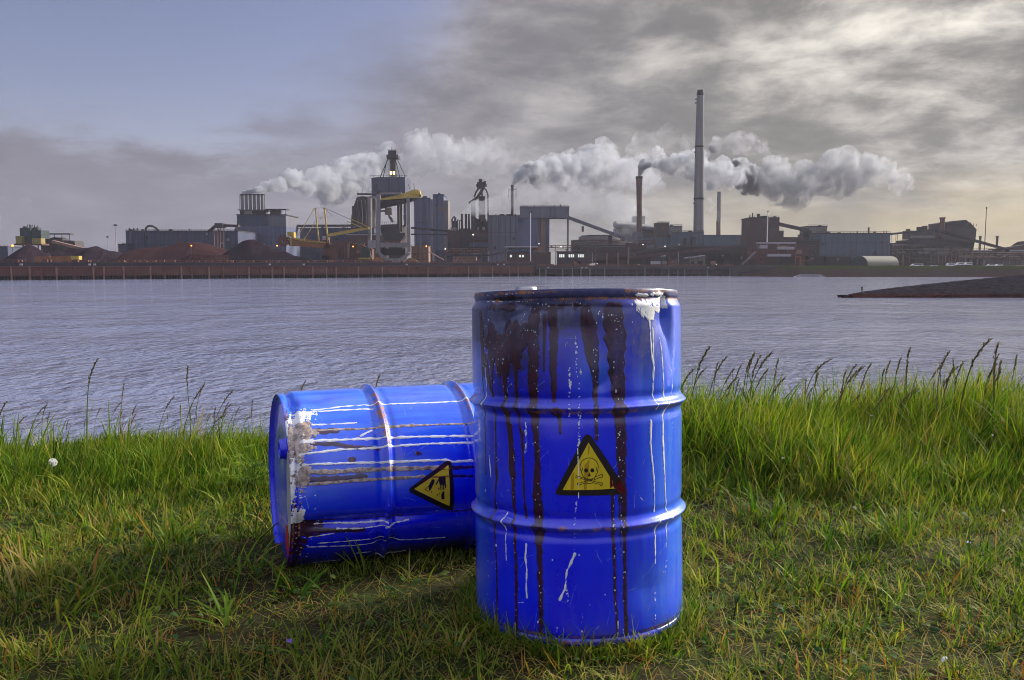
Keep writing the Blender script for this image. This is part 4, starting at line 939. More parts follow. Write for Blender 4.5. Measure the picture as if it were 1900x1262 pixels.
def gallery(name, label, a, b, h, Y, m='iron', legs=(), legm='iron', dep=5, group='conveyor galleries'):
    r = root(name, label, 'conveyor', (a[0]+b[0])/2, Y, group)
    part(r, 'gallery', m, lambda mb: mb.poly([a, b, (b[0], b[1]+h), (a[0], a[1]+h)], Y, dep))
    for x in legs:
        u = (x-a[0])/(b[0]-a[0]); y = a[1]+(b[1]-a[1])*u+h
        part(r, 'leg', legm, lambda mb: (mb.line([(x-1.5, y-.3, Y+1), (x-3, 492, Y+1)], .5, 4), mb.line([(x+1.5, y-.3, Y+1), (x+3, 492, Y+1)], .5, 4), mb.line([(x-2.2, (y+492)/2, Y+1), (x+2.2, (y+492)/2, Y+1)], .4, 4)))
    return r
def pile(name, label, prof, Y, dep, m, seed):
    """heap of ore or coal: profile of its crest in pixels, rounded fore and aft and lumpy"""
    nx, ny = 70, 22; rows = []
    xs = np.linspace(prof[0][0], prof[-1][0], nx); ys = np.interp(xs, [p[0] for p in prof], [p[1] for p in prof])
    for i, (px, py) in enumerate(zip(xs, ys)):
        zt = max(pt(px, py, Y).z, LAND+.2); X0 = pt(px, py, Y).x
        for j in range(ny):
            w = j/(ny-1)*2-1; e = noise.fractal(Vector((X0*.11, w*5, seed)), 1, 2.1, 5)
            rows.append((X0+e*1.2, Y+w*dep*(.4+.6*min(1, zt/9)), max(LAND-.3, zt*(1-abs(w)**1.4)+(e*.8+.5*abs(noise.noise(Vector((X0*.35+w*2, w*1.2, seed))))*-2*(.3+abs(w)))*min(1, zt/4)*(1-abs(w)**4))))
    a = (np.arange(nx-1)[:, None]*ny+np.arange(ny-1)).ravel()
    me = np_mesh(name, np.array(rows), np.stack([a, a+ny, a+ny+1, a+1], 1))
    return tag(link(name, me, C[m]), label, 'ore heap' if m == 'ore' else 'coal heap', 'heaps of ore and coal')
def lamp(x, y, Y, label, m='amber', r=1.3, base=None):
    o = root('yard_lamp', label, 'lamp', x, Y, 'yard lamps')
    part(o, 'post', 'iron', lambda mb: mb.pole(x, y, base, Y, .35))
    p = pt(x, y, Y)
    mb = MB(); n = 10; rr = r*Y/FPX
    vs = [(p.x+rr*math.sin(math.pi*i/6)*math.cos(2*math.pi*k/n), Y+rr*math.sin(math.pi*i/6)*math.sin(2*math.pi*k/n), p.z-rr*math.cos(math.pi*i/6)) for i in range(7) for k in range(n)]
    mb.add(vs, [(i*n+k, i*n+(k+1) % n, (i+1)*n+(k+1) % n, (i+1)*n+k) for i in range(6) for k in range(n)], True)
    mb.build('lamp_globe', C[m], o)
def mast(x, y0, Y, label, r=.8, m='pale', head=4):
    o = root('light_mast', label, 'light mast', x, Y, 'lighting masts')
    part(o, 'pole', m, lambda mb: mb.pole(x, y0, None, Y, r*.7, r))
    part(o, 'lamp_ring', 'iron', lambda mb: (mb.line([(x-head, y0, Y), (x+head, y0, Y)], .9, 6), mb.line([(x-head*.5, y0-1.2, Y), (x+head*.5, y0-1.2, Y)], .7, 6)))
def windows(r, y0, y1, xs, w, Y, m='glass'):
    for x in xs: part(r, 'window', m, lambda mb: mb.px(x, y0, x+w, y1, Y-.15, .3))
KIT = random.Random(21)
def facade(r, x0, y0, x1, Y, yb=486, off=.12):
    """cladding joints, a gutter line, down pipes, a door and odd panels on a wall"""
    w = x1-x0; h = yb-y0
    part(r, 'cladding_joint', 'dark', lambda mb: [mb.px(x, y0+.3, x+.35, yb, Y-off, off) for x in np.arange(x0+KIT.uniform(3, 8), x1-2, KIT.uniform(7, 13))]+[mb.px(x0+.2, y, x1-.2, y+.4, Y-off*.8, off*.8) for y in np.arange(y0+h*KIT.uniform(.3, .45), yb-3, max(6, h*.4))])
    for k in range(max(1, int(w/26))):
        x = KIT.uniform(x0+2, max(x0+3, x1-8)); y = KIT.uniform(y0+2, max(y0+3, yb-10)); part(r, KIT.choice(('wall_panel', 'louvre')), KIT.choice(('iron', 'rust', 'dark', 'conc')), lambda mb: mb.px(x, y, x+KIT.uniform(2, 6), y+KIT.uniform(2, 6), Y-off*1.6, off*1.6))
    x = KIT.uniform(x0+1, x1-2); part(r, 'down_pipe', 'rust', lambda mb: mb.line([(x, y0+.5, Y-.3), (x, yb, Y-.3)], .4, 5))
def roof_kit(r, x0, y0, x1, Y):
    """vents, boxes and a hand rail on a roof"""
    part(r, 'roof_rail', 'dark', lambda mb: rail(mb, x0+.5, x1-.5, y0, Y+.3, KIT.uniform(1.6, 2.4), max(3, int((x1-x0)/6))))
    for k in range(max(1, int((x1-x0)/22))):
        x = KIT.uniform(x0+1, max(x0+2, x1-5)); h = KIT.uniform(1.2, 4); m = KIT.choice(('iron', 'dark', 'rust', 'grey'))
        if KIT.random() < .5: part(r, 'roof_vent', m, lambda mb: mb.pole(x, y0-h, y0+.1, Y+4, KIT.uniform(.5, 1.1)))
        else: part(r, 'roof_plant', m, lambda mb: mb.px(x, y0-h*.7, x+KIT.uniform(2, 5), y0+.1, Y+4, 4))
def pipe_rack(label, x0, x1, y, Y, lv=3, m='rust'):
    r = root('pipe_rack', label, 'pipe rack', (x0+x1)/2, Y, 'pipe racks of the works')
    part(r, 'pipe_run', m, lambda mb: [mb.line([(x0, y+3.2*k+KIT.uniform(-.5, .5), Y+KIT.uniform(0, 2)), ((x0+x1)/2, y+3.2*k+KIT.uniform(-1.2, 1.2), Y+1), (x1, y+3.2*k+KIT.uniform(-.5, .5), Y+KIT.uniform(0, 2))], KIT.uniform(.4, .9), 6) for k in range(lv)])
    for x in np.linspace(x0+1, x1-1, max(3, int((x1-x0)/11))): part(r, 'post', KIT.choice(('iron', 'rustl', 'rust')), lambda mb: mb.px(x-.4, y-1.5, x+.4, None, Y+1, .8))
    part(r, 'valve_gear', 'iron', lambda mb: [mb.px(x, yy, x+KIT.uniform(.8, 3), yy+KIT.uniform(1, 4), Y-.3, 2) for x, yy in [(KIT.uniform(x0, x1), KIT.choice([y+3.2*k for k in range(lv)])-.5) for _ in range(int((x1-x0)/4))]])
def shed(name, label, cat, x0, y0, x1, Y, dep, m, roofm='iron', roof_h=1.2, y1=None, group=None):
    r = root(name, label, cat, (x0+x1)/2, Y, group)
    part(r, 'wall', m, lambda mb: mb.px(x0, y0, x1, y1, Y, dep))
    part(r, 'roof', roofm, lambda mb: mb.px(x0-.5, y0-roof_h, x1+.5, y0-.02, Y-.6, dep+1.2))
    facade(r, x0, y0, x1, Y); roof_kit(r, x0, y0-roof_h, x1, Y)
    return r

def left_end():
    # transfer machine above the dark heap
    r = root('ship_loader', 'dark green hopper machine with two yellow boxes on the dark heap', 'loader', 56, 650)
    part(r, 'hopper', 'green', lambda mb: (mb.px(37, 423, 57, 452, 650, 12), mb.px(57, 427, 76, 443, 651, 12), mb.px(42, 420, 47, 424, 652, 4), mb.px(62, 422, 70, 428, 653, 5)))
    part(r, 'headgear', 'green', lambda mb: [mb.line([(x, 424, 654), (x+random.uniform(-3, 3), 416+random.uniform(0, 4), 654)], .6, 4) for x in range(52, 72, 2)])
    part(r, 'tower_leg', 'iron', lambda mb: (mb.pole(42, 440, None, 650, 1.0), mb.pole(54, 440, None, 650, 1.0), mb.pole(70, 440, None, 655, 1.0)))
    part(r, 'machinery_box', 'ochre', lambda mb: mb.px(29, 438, 40, 452, 646, 6)); part(r, 'machinery_box', 'ochre', lambda mb: mb.px(59, 442, 76, 453, 646, 6))
    part(r, 'platform', 'rust', lambda mb: mb.px(26, 452, 78, 455, 647, 10))
    r = root('conveyor_station', 'grey conveyor station with an open gantry roof on thin posts', 'conveyor', 105, 670)
    part(r, 'housing', 'iron', lambda mb: (mb.poly([(76, 446), (100, 440), (118, 446), (138, 447), (140, 458), (76, 470)], 670, 14), mb.px(104, 441, 116, 450, 669, 6)))
    part(r, 'gantry_roof', 'iron', lambda mb: mb.px(78, 433, 130, 435, 670, 6))
    for x in (88, 101, 115, 129): part(r, 'post', 'iron', lambda mb: mb.line([(x, 434, 671), (x, 450, 671)], .6, 4))
    gallery('conveyor_bridge', 'pale rusty conveyor sloping down right of the green hopper machine', (96, 446), (228, 478), 5, 640, 'rustl', (150, 190))
    pile('coal_heap', 'dark heap under the green hopper machine', [(2, 486), (20, 476), (40, 460), (52, 453), (66, 458), (84, 470), (108, 486)], 560, 22, 'coal', 1)
    pile('coal_heap', 'low long dark heap behind the yellow wagon', [(76, 484), (96, 466), (130, 462), (165, 459), (178, 455), (192, 462), (225, 470), (260, 486)], 600, 25, 'coal', 2)
    pile('ore_heap', 'long red brown ore heap in front of the blue shed', [(212, 486), (240, 465), (262, 461), (305, 457), (340, 450), (362, 448), (392, 455), (416, 462), (434, 472), (450, 486)], 590, 26, 'ore', 3)
    pile('ore_heap', 'low red ore heap at the foot of the blue tower', [(322, 486), (355, 471), (400, 472), (428, 476), (442, 486)], 545, 12, 'ore', 4)
    pile('coal_heap', 'dark purple heap below the blue building with six stacks', [(396, 486), (430, 460), (452, 446), (468, 444), (488, 450), (515, 463), (545, 474), (590, 486)], 560, 24, 'coal', 5)
    r = root('rail_wagon', 'yellow flat wagons parked on the quay edge', 'wagon', 104, 512)
    part(r, 'wagon_body', 'orange', lambda mb: (mb.px(64, 476, 92, 488, 512, 4), mb.px(94, 475, 131, 488, 511, 4)))
    part(r, 'bulkhead', 'yel', lambda mb: mb.px(132, 475, 146, 482, 510, 4))
    part(r, 'chassis', 'dark', lambda mb: mb.px(64, 486, 147, 490, 513, 3))
    for x in (70, 84, 102, 122, 140): part(r, 'bogie', 'dark', lambda mb: mb.px(x-2, 488, x+2, 491, 511, 3))
    mast(214, 418, 620, 'tall thin light mast with a flat head left of the blue shed', .8); mast(199.5, 440, 760, 'short far light mast in the gap left of the blue shed', .5, head=2.4)
    shed('site_building', 'small dark building at the left foot of the blue shed', 'building', 219, 454, 236, 690, 20, 'cladd')
    shed('storage_building', 'low dark store at the far left edge', 'building', -40, 458, 14, 720, 30, 'cladd')
    r = shed('long_shed', 'long dark blue shed with a curved pipe and three vents on its roof', 'shed', 233, 429, 441, 700, 60, 'cladd')
    part(r, 'end_bay', 'clad', lambda mb: mb.px(240, 428.5, 243, 470, 699, 2)); part(r, 'end_bay', 'dark', lambda mb: mb.px(268, 430, 269.5, 470, 699.5, 1))
    for x in (240.5, 248.5, 255): part(r, 'roof_vent', 'iron', lambda mb: mb.pole(x, 423, 430, 705, 1.5))
    part(r, 'curved_duct', 'iron', lambda mb: mb.line([(270, 430, 702), (271, 423, 702), (275, 419.5, 702), (282, 419, 702), (289, 423, 702), (296, 430, 702)], 2.0, 8))
    r = root('transfer_tower', 'slim lattice transfer tower in front of the long blue shed', 'tower', 406, 660)
    part(r, 'cabin', 'iron', lambda mb: mb.px(398, 414, 413, 423, 660, 9))
    for x in (397.5, 404, 409, 415): part(r, 'leg', 'rustl', lambda mb: mb.line([(x, 421, 661), (x, 462, 661)], .8, 4))
    part(r, 'bracing', 'iron', lambda mb: truss(mb, (397, 430), (415, 430), 661, 18, 4))
    gallery('conveyor_bridge', 'short conveyor rising left to the slim lattice tower', (386, 427), (399, 416), 4, 662, 'iron')
    gallery('conveyor_bridge', 'short level conveyor between the slim lattice tower and the six stacks building', (412, 416), (442, 417), 4.5, 662, 'iron')

def battery():
    r = root('battery_building', 'blue grey building carrying a row of six short stacks', 'building', 484, 760)
    part(r, 'lower_wall', 'clad', lambda mb: mb.poly([(437, 420), (531, 420), (531, 492), (418, 492), (424, 470)], 760, 50))
    part(r, 'upper_wall', 'cladd', lambda mb: mb.px(439.5, 399, 498, 420.2, 762, 40)); part(r, 'upper_wall', 'grey', lambda mb: mb.px(498, 399.5, 530.5, 420.2, 761.5, 42))
    part(r, 'roof', 'iron', lambda mb: mb.px(438.5, 397.6, 531.5, 399.2, 761, 44))
    part(r, 'doorway', 'glass', lambda mb: mb.px(440, 410, 449, 418, 761.6, 1)); part(r, 'buttress', 'grey', lambda mb: mb.poly([(438, 421), (441, 421), (437, 470), (433, 470)], 759, 3)); part(r, 'buttress', 'grey', lambda mb: mb.poly([(459, 421), (461, 421), (461, 470), (458, 470)], 759, 2))
    part(r, 'platform', 'iron', lambda mb: (mb.px(444, 389, 492, 391, 764, 18), mb.px(445, 391, 491, 398, 768, 10), rail(mb, 440, 446, 391, 763, 3, 3)))
    part(r, 'vent_block', 'conc', lambda mb: mb.px(453, 391.5, 467, 397.5, 763, 6))
    for i in range(6):
        x = 449+i*7.5
        s = part(r, 'stack', 'chim', lambda mb: mb.pole(x, 361, 391, 770, 2.7, 2.9, 12)); part(s, 'stack_collar', 'iron', lambda mb: mb.pole(x, 360.2, 362.6, 770, 3.2, 3.2, 12))
    part(r, 'stack_frame', 'dark', lambda mb: (mb.line([(445, 361, 766), (445, 391, 766)], .5, 4), mb.line([(445, 361, 766), (491, 361, 766)], .6, 4), mb.line([(491, 361, 766), (491, 391, 766)], .5, 4)))
    part(r, 'roof_gantry', 'iron', lambda mb: (mb.px(492, 387.5, 531, 389, 764, 12), mb.px(501, 390, 519, 398, 766, 6), *[mb.line([(x, 388, 764), (x, 398, 764)], .5, 4) for x in (493, 505, 518, 530)]))
    gallery('conveyor_bridge', 'long level dark conveyor running right from the six stacks building', (531, 417), (690, 416.5), 3.6, 800, 'iron', (560, 640))
    shed('coke_hall', 'long low dark blue hall behind the yellow boom machine', 'shed', 528, 424, 694, 830, 60, 'cladd')
    shed('brown_hall', 'dull brown hall with a pale gutter behind the crane', 'shed', 642, 436.5, 712, 790, 30, 'brick', 'pale', 1.4)
    r = root('coal_plant', 'sooty stepped coke plant left of the crane', 'plant', 670, 880)
    part(r, 'stepped_block', 'dark', lambda mb: (mb.poly([(651, 425), (652, 400), (657, 380), (662, 366), (672, 364), (690, 366), (690, 425)], 880, 25),))
    part(r, 'side_stack', 'iron', lambda mb: mb.px(653, 382, 657, 425, 876, 4)); part(r, 'top_deck', 'iron', lambda mb: (mb.px(662, 358.5, 688, 360.5, 880, 10), mb.line([(672, 350, 880), (672, 362, 880)], .5, 4), mb.line([(664, 355, 880), (664, 364, 880)], .4, 4)))
    for x in (664, 671, 678, 684): part(r, 'flue', 'iron', lambda mb: mb.line([(x, 424, 874), (x+1, 395, 874), (x-1.5, 372, 875)], 1.6, 8))
    # the coal tower with its lattice cap
    r = root('coal_tower', 'dark octagonal tower with a lattice headframe and two lit lamps', 'tower', 722, 900)
    def octo(mb, x0, x1, y0, y1, Y, dep):
        a, b = pt(x0, y0, Y).x, pt(x1, y0, Y).x; w = b-a; c = w*.22
        z1, z0 = pt((x0+x1)/2, y0, Y).z, (LAND if y1 is None else pt((x0+x1)/2, y1, Y).z)
        P = [(a+c, Y), (b-c*.3, Y), (b, Y+c), (b, Y+dep-c), (b-c, Y+dep), (a+c, Y+dep), (a, Y+dep-c), (a, Y+c)]
        mb.add([(x, y, z0) for x, y in P]+[(x, y, z1) for x, y in P], [tuple(range(8))[::-1], tuple(range(8, 16))]+[(i, (i+1) % 8, 8+(i+1) % 8, 8+i) for i in range(8)])
    part(r, 'tower_wall', 'cladd', lambda mb: octo(mb, 686.5, 756, 328.5, 362, 900, 38)); part(r, 'lower_wall', 'dark', lambda mb: octo(mb, 692, 750, 418, None, 904, 30)); [part(r, 'leg', 'dark', lambda mb: mb.px(x, 360, x+4, 420, 906, 4)) for x in (690, 739, 749)]; part(r, 'hopper', 'dark', lambda mb: mb.poly([(690, 361), (753, 361), (745, 372), (700, 372)], 905, 20))
    for xa, xb, rr in ((701, 697, .8), (722, 722, 1.2), (739, 741, .8)): part(r, 'wall_rib', 'dark', lambda mb: mb.line([(xa, 329, 899), (xb, 362, 899)], rr, 4))
    part(r, 'roof_rail', 'iron', lambda mb: (rail(mb, 688, 755, 328.5, 903, 3, 14)))
    def head(mb):
        for a, b in (((719, 293), (711, 329)), ((736, 293), (753, 330)), ((722, 292), (722, 328)), ((734, 292), (735, 328)), ((721, 293), (704, 332)), ((733, 293), (742, 329))):
            for Y in (906, 928): mb.line([(*a, 916), (*b, Y)], .75, 4)
        truss(mb, (722, 292), (735, 292), 914, 36, 2); mb.px(724, 296, 733, 326, 914, 6)
    part(r, 'headframe', 'dark', head)
    part(r, 'winding_house', 'dark', lambda mb: (mb.px(720, 279, 735, 293, 910, 12), mb.px(717, 287, 738, 293, 908, 16), mb.line([(727, 272, 912), (727, 280, 912)], .5, 4), rail(mb, 718, 737, 279, 909, 2, 5)))
    for x in (725, 730.5): part(r, 'lamp', 'gold', lambda mb: mb.px(x-1.4, 318, x+1.6, 323.5, 904, 1))

def yellow_machine():
    r = root('stacker_reclaimer', 'yellow and rusty orange boom machine with two leaning masts', 'reclaimer', 585, 600)
    Y = 600
    part(r, 'mast', 'yel', lambda mb: (mb.line([(585, 386, Y), (589, 424, Y), (592, 448, Y)], 1.3, 4), mb.line([(602, 386, Y), (606, 424, Y), (609, 450, Y)], 1.7, 4), mb.line([(581, 388, Y), (588, 388, Y)], .9, 4), mb.line([(599, 388, Y), (605, 387, Y)], .9, 4), mb.line([(584, 386, Y), (604, 386, Y)], .5, 4), mb.line([(585, 390, Y), (605, 420, Y)], .4, 4), mb.line([(603, 390, Y), (588, 418, Y)], .4, 4), mb.line([(588, 404, Y), (604, 404, Y)], .4, 4)))
    part(r, 'tie_rod', 'yel', lambda mb: (mb.line([(582, 389, Y), (571, 408, Y)], .5, 4), mb.line([(571, 408, Y), (551, 440, Y)], .7, 4), mb.line([(586, 410, Y), (566, 442, Y)], .6, 4)))
    part(r, 'tie_rod', 'iron', lambda mb: (mb.line([(604, 387, Y), (634, 400, Y), (652, 408, Y)], .5, 4), mb.line([(604, 389, Y), (617, 401, Y)], .4, 4)))
    part(r, 'front_boom', 'yel', lambda mb: mb.poly([(609, 434), (645, 427), (684, 421.5), (684, 425), (645, 433), (618, 438), (609, 438.5)], Y-1, 3.5))
    part(r, 'upper_boom', 'yel', lambda mb: (mb.line([(644, 410.5, Y), (671, 422, Y)], .9, 4), mb.line([(650, 406, Y), (684, 421, Y)], .9, 4)))
    part(r, 'counterweight', 'yel', lambda mb: (mb.px(533, 430.5, 545, 439, Y-1, 5), mb.px(541, 431, 545, 441, Y-1.5, 6)))
    part(r, 'rear_boom', 'orange', lambda mb: mb.poly([(536, 441), (560, 443), (604, 449), (613, 452), (612, 461), (590, 460), (553, 457), (536, 456)], Y, 6))
    part(r, 'boom_rail', 'yel', lambda mb: (mb.poly([(542, 440), (562, 444), (566, 446.5), (604, 449), (604, 451), (560, 447.5), (542, 443)], Y-.6, .5), mb.poly([(538, 441), (541, 441), (541, 456), (538, 456)], Y-.6, .5), mb.poly([(561, 447), (565, 441), (567, 447)], Y-.6, .5)))
    def wheel(mb):
        p = pt(526, 447, Y); rr = 8.5*Y/FPX; n = 20
        ring = lambda y, q: [(p.x+q*math.cos(2*math.pi*k/n), y, p.z+q*math.sin(2*math.pi*k/n)) for k in range(n)]
        vs = ring(Y-1.5, rr*.45)+ring(Y-1.5, rr)+ring(Y+1.5, rr)+ring(Y+1.5, rr*.45)
        mb.add(vs, [(j*n+k, j*n+(k+1) % n, ((j+1) % 4)*n+(k+1) % n, ((j+1) % 4)*n+k) for j in range(4) for k in range(n)])
        for k in range(10):
            a = 2*math.pi*k/10; c, s = p.x+rr*1.05*math.cos(a), p.z+rr*1.05*math.sin(a); mb.box((c-.7, Y-1.6, s-.7), (c+.7, Y+1.6, s+.7))
        mb.line([(526, 447, Y), (538, 449, Y)], 2.2, 6)
    part(r, 'bucket_wheel', 'rust', wheel)
    part(r, 'slewing_frame', 'rust', lambda mb: (mb.px(600, 440, 609, 462, Y+1, 6), mb.poly([(605, 452), (618, 454), (626, 466), (622, 482), (600, 482), (596, 468)], Y, 8), mb.line([(610, 445, Y-1), (611, 460, Y-1)], 1.0, 4)))
    part(r, 'undercarriage', 'iron', lambda mb: (mb.poly([(598, 474), (632, 474), (640, 490), (592, 490)], Y, 9),))
    part(r, 'cabin', 'pale', lambda mb: mb.px(598.5, 438, 604, 445, Y-2, 3))
    r = root('crusher_plant', 'rusty crusher plant on the quay left of the crane', 'plant', 655, 600)
    part(r, 'housing', 'rust', lambda mb: (mb.poly([(618, 446), (640, 448), (668, 454), (690, 462), (690, 490), (618, 490)], 602, 10), mb.px(612, 456, 628, 490, 599, 6)))
    part(r, 'dome_tank', 'green', lambda mb: mb.poly([(669, 462), (674, 458), (681, 458), (686, 464), (688, 478), (668, 478)], 598, 5)); part(r, 'column', 'rustl', lambda mb: mb.px(644.5, 452, 648, 478, 599, 2))
    part(r, 'walkway', 'yel', lambda mb: mb.px(664, 478.5, 686, 481, 596, 2)); part(r, 'shield', 'rustl', lambda mb: mb.px(661, 465, 669, 470, 598, 2))
    part(r, 'pipe', 'iron', lambda mb: [mb.line([(x, 448, 600), (x+random.uniform(-2, 2), 486, 599)], .7, 5) for x in (622, 630, 638, 653, 658)])

def gantry_crane():
    Y = 585
    r = root('unloader_crane', 'grey ship unloader crane with a yellow boom on the quay', 'crane', 724, Y)
    def leg(x0, x1, y0, y1, Yl, w, name='leg'):
        part(r, name, 'gantry', lambda mb: mb.poly([(x0-w, y0), (x0+w, y0), (x1+w, y1), (x1-w, y1)], Yl, 3.2))
    leg(702, 700.5, 357, 470, Y, 3.6); leg(757, 759, 366, 468, Y, 3.2); leg(685, 685, 366, 456, Y+22, 3.0); leg(741, 741, 372, 432, Y+22, 2.6)
    part(r, 'top_beam', 'gantry', lambda mb: (mb.px(698, 357, 744, 359.5, Y, 3), mb.px(684, 364, 704, 367.5, Y+14, 3)))
    part(r, 'sill_beam', 'gantry', lambda mb: mb.px(704, 450.5, 757, 459, Y+.5, 3)); part(r, 'sill_beam', 'pale', lambda mb: mb.px(683, 446, 703, 460, Y+18, 2))
    part(r, 'lower_yoke', 'gantry', lambda mb: mb.poly([(699, 468), (706, 470), (716, 478), (724, 479.5), (740, 479.5), (751, 473), (756, 468), (762, 470), (752, 479), (741, 486), (738, 491), (726, 491), (722, 486), (708, 479)], Y, 3.5))
    part(r, 'boom', 'yel', lambda mb: (mb.poly([(704, 369), (738, 362), (760, 355), (778, 352.5), (781, 363), (774, 367), (752, 368), (704, 372)], Y+2, 7), mb.px(763, 352, 776, 360, Y+1, 9), mb.px(777, 361, 782, 365, Y+2, 6), rail(mb, 706, 740, 362, Y+2, 3, 6)))
    part(r, 'boom_underside', 'dark', lambda mb: mb.poly([(705, 374), (752, 369), (774, 366), (772, 371), (730, 381), (704, 387)], Y+2.5, 6))
    part(r, 'boom_stay', 'iron', lambda mb: (mb.line([(757, 341, Y+3), (761, 352, Y+3)], .5, 4), mb.line([(768, 341, Y+3), (769, 353, Y+3)], .6, 4), mb.line([(764, 341.5, Y+3), (769, 341.5, Y+3)], .5, 4)))
    part(r, 'trolley_cabin', 'tanb', lambda mb: (mb.poly([(714, 386), (725, 385), (726, 397), (721, 400), (714, 398)], Y+3, 4), mb.poly([(720, 398), (727, 404), (730, 412), (726, 412), (721, 404)], Y+4, 2), mb.px(706, 390, 716, 393, Y+3, 2)))
    part(r, 'stair_tower', 'iron', lambda mb: (mb.px(737, 380, 741.5, 432, Y+5, 3), mb.px(743, 372, 746, 430, Y+8, 2), truss(mb, (747, 374), (755, 374), Y+3, 10, 2), truss(mb, (747, 388), (755, 388), Y+3, 12, 2), truss(mb, (748, 402), (754, 402), Y+3, 16, 2)))
    part(r, 'hopper', 'iron', lambda mb: (mb.poly([(704, 417), (736, 416), (738, 432), (752, 432), (751, 438), (741, 450), (720, 450), (708, 434)], Y+4, 10), rail(mb, 706, 736, 416, Y+3, 4, 8)))
    part(r, 'hopper_chute', 'rust', lambda mb: mb.poly([(718, 447), (744, 447), (741, 456), (721, 456)], Y+2, 8))
    part(r, 'drive_house', 'dark', lambda mb: mb.px(708, 461, 752, 474, Y+6, 6))
    part(r, 'bogie', 'orange', lambda mb: (mb.poly([(690, 482), (700, 477), (709, 479), (711, 485), (690, 486)], Y-1, 3), mb.px(684, 489, 712, 491, Y-2, 4))); part(r, 'bogie', 'orange', lambda mb: (mb.poly([(752, 484), (760, 478), (772, 483), (778, 488), (752, 488)], Y-1, 3), mb.px(745, 489, 778, 491.5, Y-2, 4)))
    part(r, 'deck_lamp', 'gold', lambda mb: mb.px(688, 488, 700, 489, Y-2.6, .4))
    shed('control_hut', 'rusty stone coloured hut right of the crane legs', 'hut', 763, 458, 795, 610, 14, 'rustl', 'rustl', 1.2)
    gallery('conveyor_bridge', 'thin pale conveyor slanting down right of the crane hut', (794, 466), (822, 481), 1.6, 600, 'rustl')
    lamp(514, 456, 560, 'orange lamp on the dark purple heap'); lamp(655, 457.5, 580, 'orange lamp on the rusty crusher plant'); lamp(791, 457, 590, 'orange lamp above the hut by the crane'); lamp(355, 456, 540, 'orange lamp on the long red ore heap'); lamp(23, 456, 560, 'orange lamp left of the green hopper machine', r=2.0)
    lamp(826, 462, 600, 'white lamp below the twin blue blocks', 'wlamp', 1.0); lamp(878, 435.5, 640, 'white lamp on the brown works', 'wlamp', 1.2)

